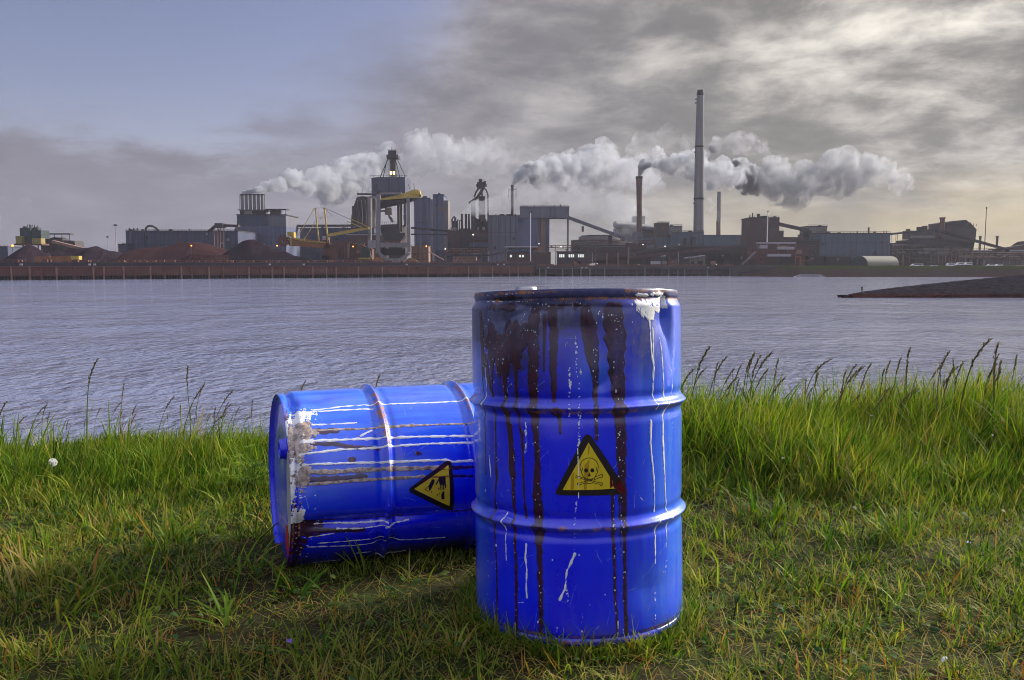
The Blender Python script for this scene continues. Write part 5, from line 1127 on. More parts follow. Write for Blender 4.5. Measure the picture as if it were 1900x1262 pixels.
def middle():
    r = root('twin_block', 'tall pair of blue blocks with a pale strip between', 'building', 800, 800)
    part(r, 'left_block', 'clad', lambda mb: mb.px(768, 369, 797.5, None, 800, 25)); part(r, 'right_block', 'clad', lambda mb: mb.px(803, 362, 823, None, 800, 32))
    part(r, 'pale_strip', 'pale', lambda mb: mb.px(796, 370, 804, 470, 803, 10)); part(r, 'end_wall', 'conc', lambda mb: mb.px(823, 372, 831.5, None, 802, 26)); part(r, 'roof', 'cladd', lambda mb: (mb.px(767.5, 367.5, 797.5, 369, 799.5, 25), mb.px(803, 360.5, 824, 362, 799.5, 32), mb.px(785, 364, 792, 368, 805, 6), mb.px(813, 358, 817, 361, 805, 6)))
    part(r, 'orange_panel', 'orange', lambda mb: mb.px(818, 385, 823.5, 391, 799.6, 1))
    for x in (776, 786, 811): part(r, 'facade_rib', 'cladd', lambda mb: mb.px(x, 369, x+.8, 470, 799.7, .4))
    gallery('conveyor_bridge', 'upper dark conveyor crossing in front of the twin blue blocks', (762, 421), (830, 427), 3.5, 760, 'dark', (800,)); gallery('conveyor_bridge', 'lower dark conveyor crossing in front of the twin blue blocks', (762, 433.5), (830, 434), 2.6, 755, 'dark')
    shed('dark_workshop', 'low dark blue workshop below the twin blue blocks', 'building', 808, 468, 905, 660, 20, 'cladd')
    r = root('brown_works', 'sooty brown works with three short black stacks', 'plant', 868, 720)
    part(r, 'left_wall', 'brick', lambda mb: mb.px(830, 427, 853, None, 722, 30)); part(r, 'stack_block', 'dark', lambda mb: mb.px(853, 424, 872, None, 719, 20)); part(r, 'right_wall', 'brick', lambda mb: mb.px(871, 427, 907, None, 721, 30))
    for x in (857, 864.5, 870): part(r, 'black_stack', 'dark', lambda mb: mb.pole(x, 397, 426, 724, 2.1))
    for x in (840, 843, 846, 849, 852, 878, 883, 886, 890, 895, 899, 903): part(r, 'standpipe', 'dark', lambda mb: mb.line([(x, 428, 722), (x+random.uniform(-2, 2), random.uniform(404, 416), 722), (x+random.uniform(-3, 3), random.uniform(400, 412), 723)], random.uniform(.8, 2), 6))
    part(r, 'roof_plant', 'dark', lambda mb: [mb.px(x, y, x+w, 428, 723, 8) for x, y, w in ((839, 410, 10), (881, 406, 12), (892, 410, 12))]); part(r, 'cream_box', 'conc', lambda mb: (mb.px(836, 422, 847, 428, 720, 4), mb.px(885, 421, 889, 427, 718, 3), mb.px(895, 421, 900, 427, 718, 3)))
    part(r, 'blue_band', 'cladd', lambda mb: mb.px(870, 451, 907, 458, 718, 3)); part(r, 'dark_bay', 'dark', lambda mb: (mb.px(872, 440, 906, 446, 720, 2), mb.px(832, 440, 835, 474, 721, 2)))
    # blast furnace head
    Y = 1000
    r = root('blast_furnace', 'distant dark blast furnace top with curved downcomer pipes', 'furnace', 890, Y)
    part(r, 'furnace_top', 'dark', lambda mb: (mb.px(885, 338, 900, 350, Y, 10), mb.px(888, 332, 895, 340, Y+2, 6), mb.px(897, 336, 902, 346, Y+1, 6), mb.px(883, 342, 903, 345, Y-1, 12)))
    part(r, 'downcomer', 'dark', lambda mb: (mb.line([(897, 346, Y), (893, 356, Y), (886, 366, Y), (878, 372, Y), (870, 377, Y)], [3, 3, 2.8, 2.4, 2], 8), mb.line([(898, 348, Y), (903, 354, Y), (905.5, 362, Y), (905.5, 430, Y)], 1.5, 8), mb.line([(889, 348, Y), (883, 357, Y), (880, 366, Y)], 1.6, 8)))
    part(r, 'uptake', 'dark', lambda mb: (mb.line([(894, 350, Y), (895, 366, Y)], 1.6, 8), mb.px(888, 364, 900, 430, Y, 14), mb.px(874, 372, 882, 430, Y+2, 8)))
    r = root('flue_stack', 'short dark stack with a side platform and its own steam plume', 'chimney', 950.5, 900)
    part(r, 'shaft', 'dark', lambda mb: mb.pole(950.5, 343, None, 900, 2.7, 3.0, 14)); part(r, 'platform', 'iron', lambda mb: (mb.line([(943, 352, 900), (958, 352, 900)], .5, 4), mb.line([(943.5, 350, 900), (943.5, 368, 900)], .6, 4), mb.line([(957.5, 350, 900), (957.5, 368, 900)], .6, 4), mb.line([(943, 362, 900), (958, 362, 900)], .4, 4)))
    # big grey house with the portal
    Y = 720
    r = root('portal_house', 'big grey house with a high blue bridge block on a single post', 'building', 985, Y)
    part(r, 'left_hall', 'grey', lambda mb: mb.px(906, 401, 966, None, Y, 35)); part(r, 'roof', 'iron', lambda mb: (mb.px(905.5, 399.5, 966, 401, Y-.5, 36), mb.px(927, 397.6, 936, 400, Y+6, 8), mb.px(940, 397.8, 950, 400, Y+6, 8)))
    part(r, 'bridge_block', 'grey', lambda mb: mb.px(965, 384.5, 1056, 404, Y-2, 24)); part(r, 'bridge_roof', 'cladd', lambda mb: mb.px(964.5, 383, 1057, 384.6, Y-2.5, 25)); part(r, 'blue_hall', 'clad', lambda mb: mb.px(962, 403.6, 998, None, Y-1, 26))
    part(r, 'tan_panel', 'tanb', lambda mb: mb.px(998, 404.4, 1013, None, Y+1, 14)); part(r, 'dark_panel', 'cladd', lambda mb: mb.px(1013, 404.4, 1019.5, None, Y, 22)); part(r, 'notch', 'cladd', lambda mb: mb.px(961.5, 405, 971, 413, Y-2.2, 2)); part(r, 'plinth', 'clad', lambda mb: mb.px(906.5, 439, 963, 440.5, Y-.3, .4)); part(r, 'plinth', 'clad', lambda mb: mb.px(963.5, 439, 997, 440.5, Y-1.3, .4)); part(r, 'drain_pipe', 'cladd', lambda mb: (mb.px(925, 401, 925.8, 470, Y-.4, .4), mb.px(946, 401, 946.8, 470, Y-.4, .4)))
    part(r, 'bridge_post', 'conc', lambda mb: mb.px(1052.5, 403.8, 1055.5, None, Y+2, 4)); part(r, 'downpipe', 'iron', lambda mb: mb.px(1002, 404, 1003, 460, Y+.6, .4))
    gallery('conveyor_bridge', 'long straight conveyor sloping down right from the grey bridge block', (1056, 401), (1184, 448), 6, Y+6, 'grey', (1132,), 'dark')
    mast(984.5, 394, 603, 'tall white light mast on the quay in front of the grey house', .9, 'white', 3.5)
    r = root('quay_office', 'flat roofed quay office with lit windows under the grey house', 'building', 980, 640)
    part(r, 'lower_wall', 'brick', lambda mb: mb.px(941, 468, 1022, None, 640, 10)); part(r, 'upper_wall', 'clad', lambda mb: mb.px(942, 459, 990, 468.2, 639, 9)); part(r, 'roof_slab', 'pale', lambda mb: mb.px(936, 457, 998, 459, 636, 14)); part(r, 'orange_cabin', 'orange', lambda mb: mb.px(990, 458.5, 1003, 466, 641, 6))
    windows(r, 473, 477.5, (946, 963, 968.5), 3.6, 640, 'lit'); windows(r, 473.5, 477, (975, 981, 987, 994, 1001, 1008), 3.2, 640, 'iron'); windows(r, 460, 463.5, (944, 970), 13, 639)
    r = root('window_block', 'low dark block with three groups of bright windows', 'building', 1060, 640)
    part(r, 'wall', 'iron', lambda mb: mb.px(1034, 468, 1087, None, 640, 9)); part(r, 'roof', 'dark', lambda mb: mb.px(1033, 466.6, 1088, 468, 639.4, 10))
    windows(r, 472, 477.6, (1037.5, 1041, 1044.5, 1055, 1059, 1062.5, 1072.5, 1076.5, 1080.5), 2.6, 640, 'lit')
    shed('loading_shed', 'long low brown shed with a flat pale roof on the left quay', 'shed', 840, 477, 884, 596, 8, 'rustl', 'rustl', 1)
    gallery('conveyor_bridge', 'low rusty conveyor rising right over the quay to the flat roofed office', (846, 486), (940, 466), 2, 612, 'iron', ())

def right_middle():
    r = root('round_basin', 'low round tank with ringed walkways below the long straight conveyor', 'tank', 1110, 820)
    def ring(mb, y, rx, h, rr):
        c = pt(1112, y, 860); R = rx*860/FPX; n = 40; z1 = pt(1112, y, 860).z; z0 = pt(1112, y+h, 860).z
        vs = [(c.x+R*math.cos(2*math.pi*k/n), 860+R*math.sin(2*math.pi*k/n), z) for z in (z0, z1) for k in range(n)]
        mb.add(vs, [(k, (k+1) % n, n+(k+1) % n, n+k) for k in range(n)]+[tuple(range(n, 2*n))])
    part(r, 'basin_wall', 'iron', lambda mb: ring(mb, 446, 52, 40, 1)); part(r, 'basin_wall', 'conc', lambda mb: ring(mb, 439.5, 38, 7, 1)); part(r, 'dome_roof', 'iron', lambda mb: (ring(mb, 437.5, 34, 2, 1), ring(mb, 436.5, 22, 2, 1))); part(r, 'vent_pipe', 'iron', lambda mb: mb.pole(1081.5, 420, 430, 850, 2.4)); part(r, 'small_tower', 'dark', lambda mb: mb.px(1129, 438, 1136, 452, 812, 4))
    part(r, 'walkway', 'rustl', lambda mb: [mb.line([(1062, y, 806), (1100, y-3, 806), (1160, y+2, 806)], .5, 4) for y in (446, 451, 455)])
    r = root('sinter_duct', 'large pale sloping duct beside the middle chimney', 'duct', 1180, 1020)
    part(r, 'duct', 'grey', lambda mb: mb.line([(1141, 417, 1000), (1170, 419, 1010), (1215, 425, 1020), (1262, 432, 1030)], [6.5, 6.5, 6, 4.5], 14)); part(r, 'support', 'conc', lambda mb: (mb.px(1141, 424, 1190, 445, 1004, 20), mb.px(1190, 422, 1262, 450, 1024, 20))); part(r, 'tower_block', 'grey', lambda mb: mb.px(1176, 401, 1197, 432, 1040, 20))
    shed('sinter_house', 'pinkish brown block with a rail on top right of the middle chimney', 'building', 1220, 414, 1242, 980, 25, 'brick')
    shed('grey_house', 'pale low house between the pinkish block and the tall chimney', 'building', 1243, 420, 1266, 1040, 25, 'grey')
    shed('teal_works', 'low teal works at the foot of the middle chimney', 'building', 1192, 440, 1262, 900, 30, 'teal')
    r = shed('teal_hall', 'long low teal hall with a stepped sloping end by the tall chimney', 'shed', 1258, 431, 1306, 860, 40, 'teal')
    part(r, 'long_wall', 'teal', lambda mb: mb.poly([(1306, 436.5), (1375, 437), (1376, 443), (1404, 452), (1404, 492), (1306, 492)], 858, 30)); part(r, 'roof_strip', 'cladd', lambda mb: mb.px(1306, 435.8, 1376, 437, 857, 30))
    part(r, 'dark_silo', 'dark', lambda mb: (mb.px(1268, 442, 1274, 462, 850, 5), mb.px(1284, 440, 1290, 462, 850, 5)))
    # chimneys
    r = root('chimney', 'dark mid height chimney with a flared mouth and dense steam', 'chimney', 1186, 950)
    part(r, 'shaft', 'brickred', lambda mb: mb.line([(1186.6, 492, 950), (1186.2, 380, 950), (1186, 345, 950), (1186, 329, 950)], [5.6, 4.9, 5.4, 6.2], 20)); part(r, 'collar', 'dark', lambda mb: mb.pole(1186, 327.5, 332, 950, 6.5, 6.3, 20)); part(r, 'foot', 'grey', lambda mb: mb.px(1178, 431, 1194, None, 946, 12))
    r = root('chimney', 'tallest pale chimney with dark collars towering over the works', 'chimney', 1297, 900)
    part(r, 'shaft', 'chim', lambda mb: mb.line([(1296.5, 492, 900), (1296.5, 430, 900), (1298, 270, 900), (1299.6, 177, 900)], [10.6, 9.9, 8.1, 6.3], 28)); part(r, 'mouth', 'dark', lambda mb: (mb.pole(1299.8, 167.5, 177.5, 900, 5.7, 5.9, 24), mb.pole(1299.6, 173, 177.5, 900, 6.8, 6.8, 24)))
    for y, rr in ((272.5, 8.6), (369, 9.8)): part(r, 'dark_collar', 'dark', lambda mb: mb.pole(1298 if y < 300 else 1297, y-1.6, y+1.6, 900, rr, rr, 28))
    part(r, 'ladder', 'iron', lambda mb: (mb.line([(1293.2, 181, 894), (1288, 430, 892)], .35, 4), *[mb.px(1290.5-(y-180)*.02, y, 1292.8-(y-180)*.02, y+2, 893, 2) for y in (183, 190, 281, 376)]))
    r = root('chimney', 'slender far chimney with a red brown base in thin steam', 'chimney', 1333, 1250)
    part(r, 'shaft', 'chim', lambda mb: mb.line([(1333.5, 412, 1250), (1334.5, 356, 1250)], [3.9, 3.5], 14)); part(r, 'base', 'brickred', lambda mb: mb.line([(1333, 492, 1250), (1333, 411, 1250)], 4.0, 14))
    shed('long_quay_shed', 'long low dark brown shed on the right hand quay', 'shed', 1108, 462, 1164, 650, 12, 'brick', 'iron', 4)
    r = root('pipe_portal', 'rusty pipe portal with tall posts on the right hand quay', 'gantry', 1140, 640)
    for x in (1126.5, 1147, 1166.5): part(r, 'post', 'rustl', lambda mb: mb.px(x-1, 458 if x > 1160 else 469, x+1.2, None, 640, 1.5))
    part(r, 'cross_pipe', 'iron', lambda mb: (mb.px(1086, 470, 1148, 472, 641, 1.5), mb.px(1086, 481, 1148, 482, 641, 1)))
    r = gallery('conveyor_bridge', 'very long brown conveyor climbing right along the quay', (1062, 488), (1366, 455), 5, 650, 'brick', (1290, 1330), dep=6)
    gallery('conveyor_bridge', 'upper brown conveyor behind the long climbing conveyor', (1165, 470), (1290, 450), 3.5, 690, 'iron', (1200, 1240))
    for x0, y0, x1, m, lb in ((1166, 463, 1262, 'dark', 'dark low shed behind the long climbing conveyor'), (1262, 458, 1404, 'dark', 'dark low works below the teal hall'), (1310, 470, 1404, 'iron', 'dark stockyard house left of the pale frames'), (1164, 452, 1200, 'brick', 'brown low house at the foot of the middle chimney')):
        shed('low_works', lb, 'building', x0, y0, x1, 700 if m != 'brick' else 760, 15, m)
    r = shed('pale_roof_hut', 'small hut with a slanting pale roof on the right hand quay', 'hut', 1280, 476, 1309, 632, 6, 'khaki', 'khaki', .5)
    part(r, 'slanting_roof', 'pale', lambda mb: mb.poly([(1272, 478.5), (1309, 473), (1309, 474.6), (1272, 480)], 631, 7)); part(r, 'doorway', 'dark', lambda mb: (mb.px(1282, 485, 1288, 492, 631.7, .4), mb.px(1295, 484, 1304, 492, 631.7, .4)))
    shed('white_roof_shed', 'low shed with a short pinkish white roof behind the conveyor', 'shed', 1210, 475.5, 1235, 690, 8, 'iron', 'white', 2)
    shed('loader_cabin', 'small rusty loader cabin on the right hand quay', 'cabin', 1240, 481, 1256, 634, 5, 'rust')
    for i, (x, w, m) in enumerate(((1064, 12, 'orange'), (1208, 18, 'pale'), (1228, 10, 'conc'), (1320, 8, 'rustl'), (1344, 14, 'iron'), (1070, 6, 'pale'))):
        lb = ('orange container left of the bright windows block', 'pale tarpaulin heap on the right hand quay', 'grey crate beside the rusty loader cabin', 'rusty skip right of the pale roof hut', 'dark container near the end of the right hand quay', 'small pale box beside the orange container')[i]
        rr = root('container', lb, 'container', x, 632, 'containers on the quay'); part(rr, 'container_body', m, lambda mb: mb.px(x, 484, x+w, 491, 632, 3)); part(rr, 'container_frame', 'dark', lambda mb: (mb.px(x-.3, 483.6, x+w+.3, 484.2, 631.8, 3.4), mb.px(x-.3, 491, x+w+.3, 491.8, 631.8, 3.4)))
    for x, y, lb in ((1108, 490, 'white lamp left on the right hand quay edge'), (1185, 491, 'warm lamp in the middle of the right hand quay edge'), (1329, 491, 'white lamp near the end of the right hand quay'), (1234, 457, 'white lamp at the foot of the pinkish block'), (1260, 455, 'white lamp under the low teal hall'), (1193, 454, 'white lamp at the foot of the middle chimney'), (1041, 458, 'white lamp beside the single post of the bridge block'), (1000, 452.5, 'white lamp under the tan panel of the grey house')):
        lamp(x, y, 628 if y > 480 else 700, lb, 'wlamp' if x != 1185 else 'gold', .9)
    mast(1259, 468, 633, 'thin light mast left of the pale roof hut', .5, 'pale', 1.5); mast(1099, 468, 633, 'thin light mast right of the bright windows block', .4, 'pale', 1.2)

def right_end():
    r = root('brown_tower', 'dark brown block with small stacks on its roof', 'building', 1420, 780)
    part(r, 'wall', 'brick', lambda mb: (mb.px(1392, 405, 1446, 447, 780, 30), mb.px(1390, 440, 1500, None, 782, 30))); part(r, 'roof', 'dark', lambda mb: (mb.px(1391.5, 403.2, 1446.5, 405, 779.5, 31), mb.px(1416, 400.5, 1426, 404, 784, 8)))
    for x, y, w in ((1391.5, 399, .9), (1396.5, 395, 1.1), (1407.5, 397, 3.0)): part(r, 'roof_stack', 'dark', lambda mb: mb.pole(x, y, 405, 784, w, w))
    part(r, 'side_box', 'dark', lambda mb: mb.px(1446, 428, 1454, 442, 783, 8)); part(r, 'wall_pipe', 'iron', lambda mb: (mb.line([(1410, 447, 778), (1420, 430, 778), (1436, 442, 778)], .9, 6), mb.line([(1404, 427, 778), (1430, 424, 778)], .7, 6)))
    gallery('conveyor_bridge', 'covered conveyor sloping down from the dark brown block', (1446, 412.5), (1502, 425), 6, 781, 'iron')
    r = shed('transfer_house', 'pale grey transfer house at the lower end of a covered conveyor', 'building', 1499, 421, 1535, 783, 22, 'conc', 'dark', 1.8); part(r, 'dark_bay', 'dark', lambda mb: mb.px(1497, 428, 1505, 470, 781, 10))
    mast(1424.8, 393, 700, 'white light mast in front of the dark brown block', 1.1, 'white', 1.3)
    r = shed('teal_shed', 'long teal blue shed behind the arched hut', 'shed', 1516, 434, 1652, 760, 50, 'teal', 'dark', 2.0)
    part(r, 'shade_bay', 'cladd', lambda mb: mb.px(1516, 436, 1523, 476, 759.5, .6)); part(r, 'roof_stack', 'iron', lambda mb: mb.pole(1612, 422, 434, 780, 1.8, 1.6))
    gallery('conveyor_bridge', 'dark conveyor climbing right from the roof of the teal blue shed', (1640, 434), (1740, 424), 3.4, 770, 'dark', (1653, 1664))
    gallery('conveyor_bridge', 'dark conveyor falling right from the domed plant', (1738, 424), (1874, 462), 4, 769, 'dark', ())
    gallery('conveyor_bridge', 'dark conveyor rising to the right edge of the works', (1846, 462), (1960, 446), 5, 772, 'dark', ())
    Y = 790
    r = root('sinter_plant', 'sprawling dark plant with a tilted vessel and stub stack', 'plant', 1740, Y)
    part(r, 'vessel', 'iron', lambda mb: mb.poly([(1746, 414), (1768, 410), (1794, 409), (1803, 416), (1812, 426), (1810, 444), (1806, 462), (1746, 448)], Y, 24)); part(r, 'vessel_crown', 'dark', lambda mb: (mb.poly([(1752, 415), (1770, 410), (1793, 408), (1796, 412), (1790, 417), (1756, 419)], Y-2, 20), mb.px(1797, 415, 1803, 420, Y-1, 5), *[mb.line([(x, 420, Y), (x+1, 412+abs(x-1800)*.4, Y)], .5, 4) for x in (1800, 1806, 1811)]))
    part(r, 'stub_stack', 'brickred', lambda mb: (mb.pole(1749, 404, 440, Y-4, 4.4, 4.4, 14), mb.pole(1749, 403.6, 406, Y-4, 5.4, 5.4, 14)))
    part(r, 'deck', 'iron', lambda mb: (mb.px(1687, 428, 1744, 444, Y+2, 14), mb.poly([(1680, 446), (1700, 444), (1745, 443), (1806, 452), (1806, 462), (1680, 450)], Y, 20)))
    part(r, 'lower_wall', 'brick', lambda mb: mb.px(1650, 451, 1806, None, Y+4, 30)); part(r, 'pale_band', 'conc', lambda mb: (mb.px(1656, 453, 1780, 457, Y+3, 2), mb.px(1715, 460, 1800, 465.5, Y+2.5, 2), mb.px(1690, 437, 1735, 442, Y, 2), mb.px(1665, 467, 1760, 470, Y+2, 2))); [part(r, 'opening', 'dark', lambda mb: mb.px(x, y, x+w, y+h, Y+3.4, .8)) for x, y, w, h in ((1701, 458, 11, 8), (1746, 459, 8, 6), (1668, 458, 16, 6), (1782, 452, 10, 6), (1725, 472, 14, 10), (1690, 473, 10, 10), (1760, 470, 16, 14))]
    part(r, 'roof_plant', 'dark', lambda mb: [mb.px(x, y, x+w, 430, Y+3, 6) for x, y, w in ((1706, 421, 12), (1716, 419, 5), (1729, 424, 6), (1733, 417.5, 6), (1686, 425, 3))]); part(r, 'pipework', 'iron', lambda mb: [mb.line([(random.uniform(1660, 1790), y, Y+1), (random.uniform(1660, 1790), y+random.uniform(-2, 6), Y)], random.uniform(.5, 1.1), 5) for y in np.linspace(448, 486, 26)])
    part(r, 'column', 'rustl', lambda mb: [mb.line([(x, 455, Y+1), (x+random.uniform(-2, 2), 488, Y)], .6, 4) for x in range(1662, 1806, 13)])
    r = root('loading_canopy', 'open canopy with an ochre fascia at the right of the domed plant', 'shed', 1812, 720)
    part(r, 'fascia', 'tanb', lambda mb: mb.px(1790, 473, 1830, 478, 720, 10))
    for x in (1792, 1803, 1814, 1827): part(r, 'post', 'conc', lambda mb: mb.px(x, 478, x+1.6, None, 721, 1.5))
    part(r, 'back_wall', 'dark', lambda mb: mb.px(1791, 478, 1829, None, 728, 2))
    r = shed('far_row', 'long low dark row of sheds at the right edge', 'shed', 1806, 466, 1990, 800, 25, 'iron', 'pale', 2.2)
    pile('coal_heap', 'far dark mound at the right edge', [(1850, 478), (1874, 460), (1890, 448), (1905, 446), (1960, 447), (2010, 470)], 860, 40, 'coal', 8)
    mast(1830.5, 386, 1000, 'tall lattice mast far right against the yellow sky', .9, 'iron', 1.5)
    for x, y, lb in ((1819, 439, 'small pale far stack just left of the lattice mast'), (1850.5, 439, 'small dark far stack right of the lattice mast')):
        rr = root('flue_stack', lb, 'chimney', x, 1050, 'small far stacks'); part(rr, 'shaft', 'dark', lambda mb: mb.pole(x, y, None, 1050, 2.2, 2.0)); part(rr, 'cap', 'iron', lambda mb: mb.pole(x, y-1, y+1.5, 1050, 2.7, 2.7))
    # pale open frames at the end of the quay
    r = root('open_gantry', 'rusty pinkish open frame with white beams at the end of the quay', 'gantry', 1440, 640)
    part(r, 'roof_beam', 'pale', lambda mb: (mb.px(1405, 449.5, 1477, 452, 640, 4), mb.px(1424, 471.5, 1468, 476, 638, 4), mb.px(1410, 455, 1424, 461, 640, 3), mb.px(1444, 458, 1474, 463, 639, 4)))
    for x in (1406, 1423, 1444, 1460, 1476): part(r, 'post', 'rustl', lambda mb: mb.px(x, 451, x+1.3, 474, 641, 1.5))
    part(r, 'deck', 'rust', lambda mb: (mb.px(1400, 463, 1488, 467, 641, 8), mb.px(1418, 470, 1492, 472, 642, 6))); part(r, 'tank', 'rustl', lambda mb: (mb.line([(1446, 460, 643), (1466, 460, 643)], 2.4, 10), mb.px(1478, 464, 1488, 471, 640, 4)))
    part(r, 'lower_bay', 'dark', lambda mb: mb.px(1450, 477, 1474, 491, 640, 5)); part(r, 'back_wall', 'brick', lambda mb: mb.px(1390, 452, 1500, None, 660, 4)); part(r, 'ochre_portal', 'orange', lambda mb: (mb.px(1475, 477, 1477, 493, 636, 2), mb.px(1485, 477, 1487, 493, 636, 2), mb.px(1475, 475.5, 1487, 477.5, 636, 2), mb.px(1490, 483, 1504, 484, 636, 1)))
    part(r, 'stair', 'conc', lambda mb: mb.poly([(1376, 491), (1380, 491), (1404, 468), (1401, 467)], 636, 2)); part(r, 'pipework', 'rust', lambda mb: [mb.line([(random.uniform(1372, 1425), random.uniform(462, 490), 639), (random.uniform(1372, 1440), random.uniform(464, 490), 639)], .7, 5) for _ in range(22)])
    shed('dark_store', 'dark store between the open frame and the teal blue shed', 'building', 1478, 447, 1520, 720, 14, 'dark')
    for i, (x0, x1, y) in enumerate(((1500, 1530, 476), (1532, 1580, 477))):
        shed('dark_bank_shed', ('dark lean-to left of the arched hut', 'dark long lean-to touching the arched hut')[i], 'shed', x0, y, x1, 640, 6, 'dark')
    # arched hut
    r = root('arched_hut', 'khaki arched hut with a grey green end on the grassy shore', 'hut', 1620, 622)
    def hut(mb):
        # barrel vault whose axis runs to the right and slightly away
        A, B = pt(1594, 492, 618), pt(1652, 493, 634); d = (B-A); d.z = 0; u = d.normalized(); v = Vector((-u.y, u.x, 0)); w = 7.5; h = pt(1600, 474.5, 620).z-LAND; n = 16; vs = []
        for P in (A, B):
            for k in range(n+1):
                a = math.pi*k/n; q = P-v*w*math.cos(a); vs.append((q.x, q.y, LAND-.2+h*math.sin(a)**.8))
        mb.add(vs, [(k, k+1, n+2+k, n+1+k) for k in range(n)], True); return n, vs, A, u, v, w, h
    def vault(mb): hut(mb)
    def ends(mb):
        m2 = MB(); n, vs, A, u, v, w, h = hut(m2); mb.add(vs[:n+1] if not ends.far else vs[n+1:], [tuple(range(n+1))])
    part(r, 'vault', 'khaki', vault); ends.far = False; part(r, 'end_wall', 'green', ends); ends.far = True; part(r, 'end_wall', 'green', ends)
    # cars, vans and a moored boat row along the right shore
    def van(x, w, h, y, Y, lb, m='white'):
        p = pt(x, y, Y); L = w*Y/FPX; H = h*Y/FPX
        r = thing('parked_van', lb, 'van', (p.x, Y, p.z), 'vehicles along the right shore'); mb = MB()
        mb.prism([(p.x, p.z+.4), (p.x+L, p.z+.4), (p.x+L, p.z+H), (p.x+L*.22, p.z+H), (p.x+L*.10, p.z+H*.58), (p.x, p.z+H*.5)], Y, Y+2); mb.build('body', C[m], r)
        mb = MB(); mb.prism([(p.x+L*.24, p.z+H*.6), (p.x+L*.95, p.z+H*.6), (p.x+L*.95, p.z+H*.88), (p.x+L*.27, p.z+H*.88)], Y-.06, Y); mb.build('window', C['glass'], r)
        for k in (.18, .8):
            mb = MB(); mb.tube([(p.x+L*k, Y-.05, p.z+.4), (p.x+L*k, Y+.4, p.z+.4)], .42, 12); mb.build('wheel', C['dark'], r)
    for i, (x, w, h, y) in enumerate(((1690, 23, 5, 494.5), (1726, 14, 5, 497.5), (1756, 15, 8, 496), (1775, 14, 6, 493), (1790, 14, 6, 493), (1832, 14, 5, 495), (1848, 12, 6, 496))):
        van(x, w, h, y, 596, ('low white van alone on the grassy shore', 'small white car left of the tall white van', 'tall white van with dark windows near the canopy', 'first white van of two under the ochre canopy', 'second white van of two under the ochre canopy', 'white van right of the canopy posts', 'rightmost cream van on the far shore')[i])
    r = thing('motorboat', 'low white motorboat with a wake in front of the far shore', 'boat', pt(1502, 513, 560)); r.location.z = ZW
    part(r, 'hull', 'pale', lambda mb: mb.poly([(1475, 513.6), (1481, 511.8), (1527, 511.6), (1531, 513.8)], 566, 4)); part(r, 'cabin', 'pale', lambda mb: mb.poly([(1482, 511.8), (1486, 509.6), (1524, 509.6), (1526, 511.8)], 567, 2.6)); part(r, 'window', 'clad', lambda mb: mb.px(1488, 510.2, 1522, 510.9, 566.8, .3))

def clutter():
    for a in (('rusty pipe rack behind the yellow boom machine', 612, 690, 452, 640), ('pipe rack below the sooty brown works', 828, 906, 462, 655, 4), ('pipe rack in front of the round tank', 1064, 1160, 452, 760, 4, 'iron'), ('rusty pipe rack left of the pinkish brown block', 1150, 1216, 446, 820, 3),
              ('long rusty pipe rack under the teal hall', 1216, 1300, 460, 745, 5), ('tangled pipe rack left of the open frame', 1300, 1392, 462, 720, 5), ('pipe rack between the open frame and the teal shed', 1440, 1516, 456, 700, 4, 'iron'), ('long pipe rack below the domed plant', 1652, 1800, 464, 735, 4, 'iron'), ('pipe rack at the right edge behind the vans', 1800, 1900, 470, 700, 4), ('low pipe rack at the foot of the grey portal house', 1016, 1060, 456, 690, 4, 'rust'), ('pipe rack between the blue shed and the six stacks building', 420, 470, 470, 640, 3, 'iron')):
        pipe_rack(*a)
    # walls of the buildings that were built as named blocks
    for nm, x0, y0, x1, Y in (('left_hall', 907, 402, 961, 720), ('lower_wall', 440, 421, 530, 760), ('left_block', 769, 370, 796, 800), ('right_block', 804, 363, 822, 800)):
        r = next(o for o in bpy.data.objects if o.name.split('.')[0] == nm and o.parent).parent; facade(r, x0, y0, x1, Y, 480, .25)
    for x0, x1, y, Y, key in ((906, 964, 399.5, 725, 'portal_house'), (966, 1055, 383, 720, 'portal_house'), (769, 797, 367.5, 802, 'twin_block'), (1393, 1445, 403, 785, 'brown_tower'), (871, 906, 427, 724, 'brown_works'), (831, 852, 427, 724, 'brown_works')):
        roof_kit(bpy.data.objects[key], x0, y, x1, Y)
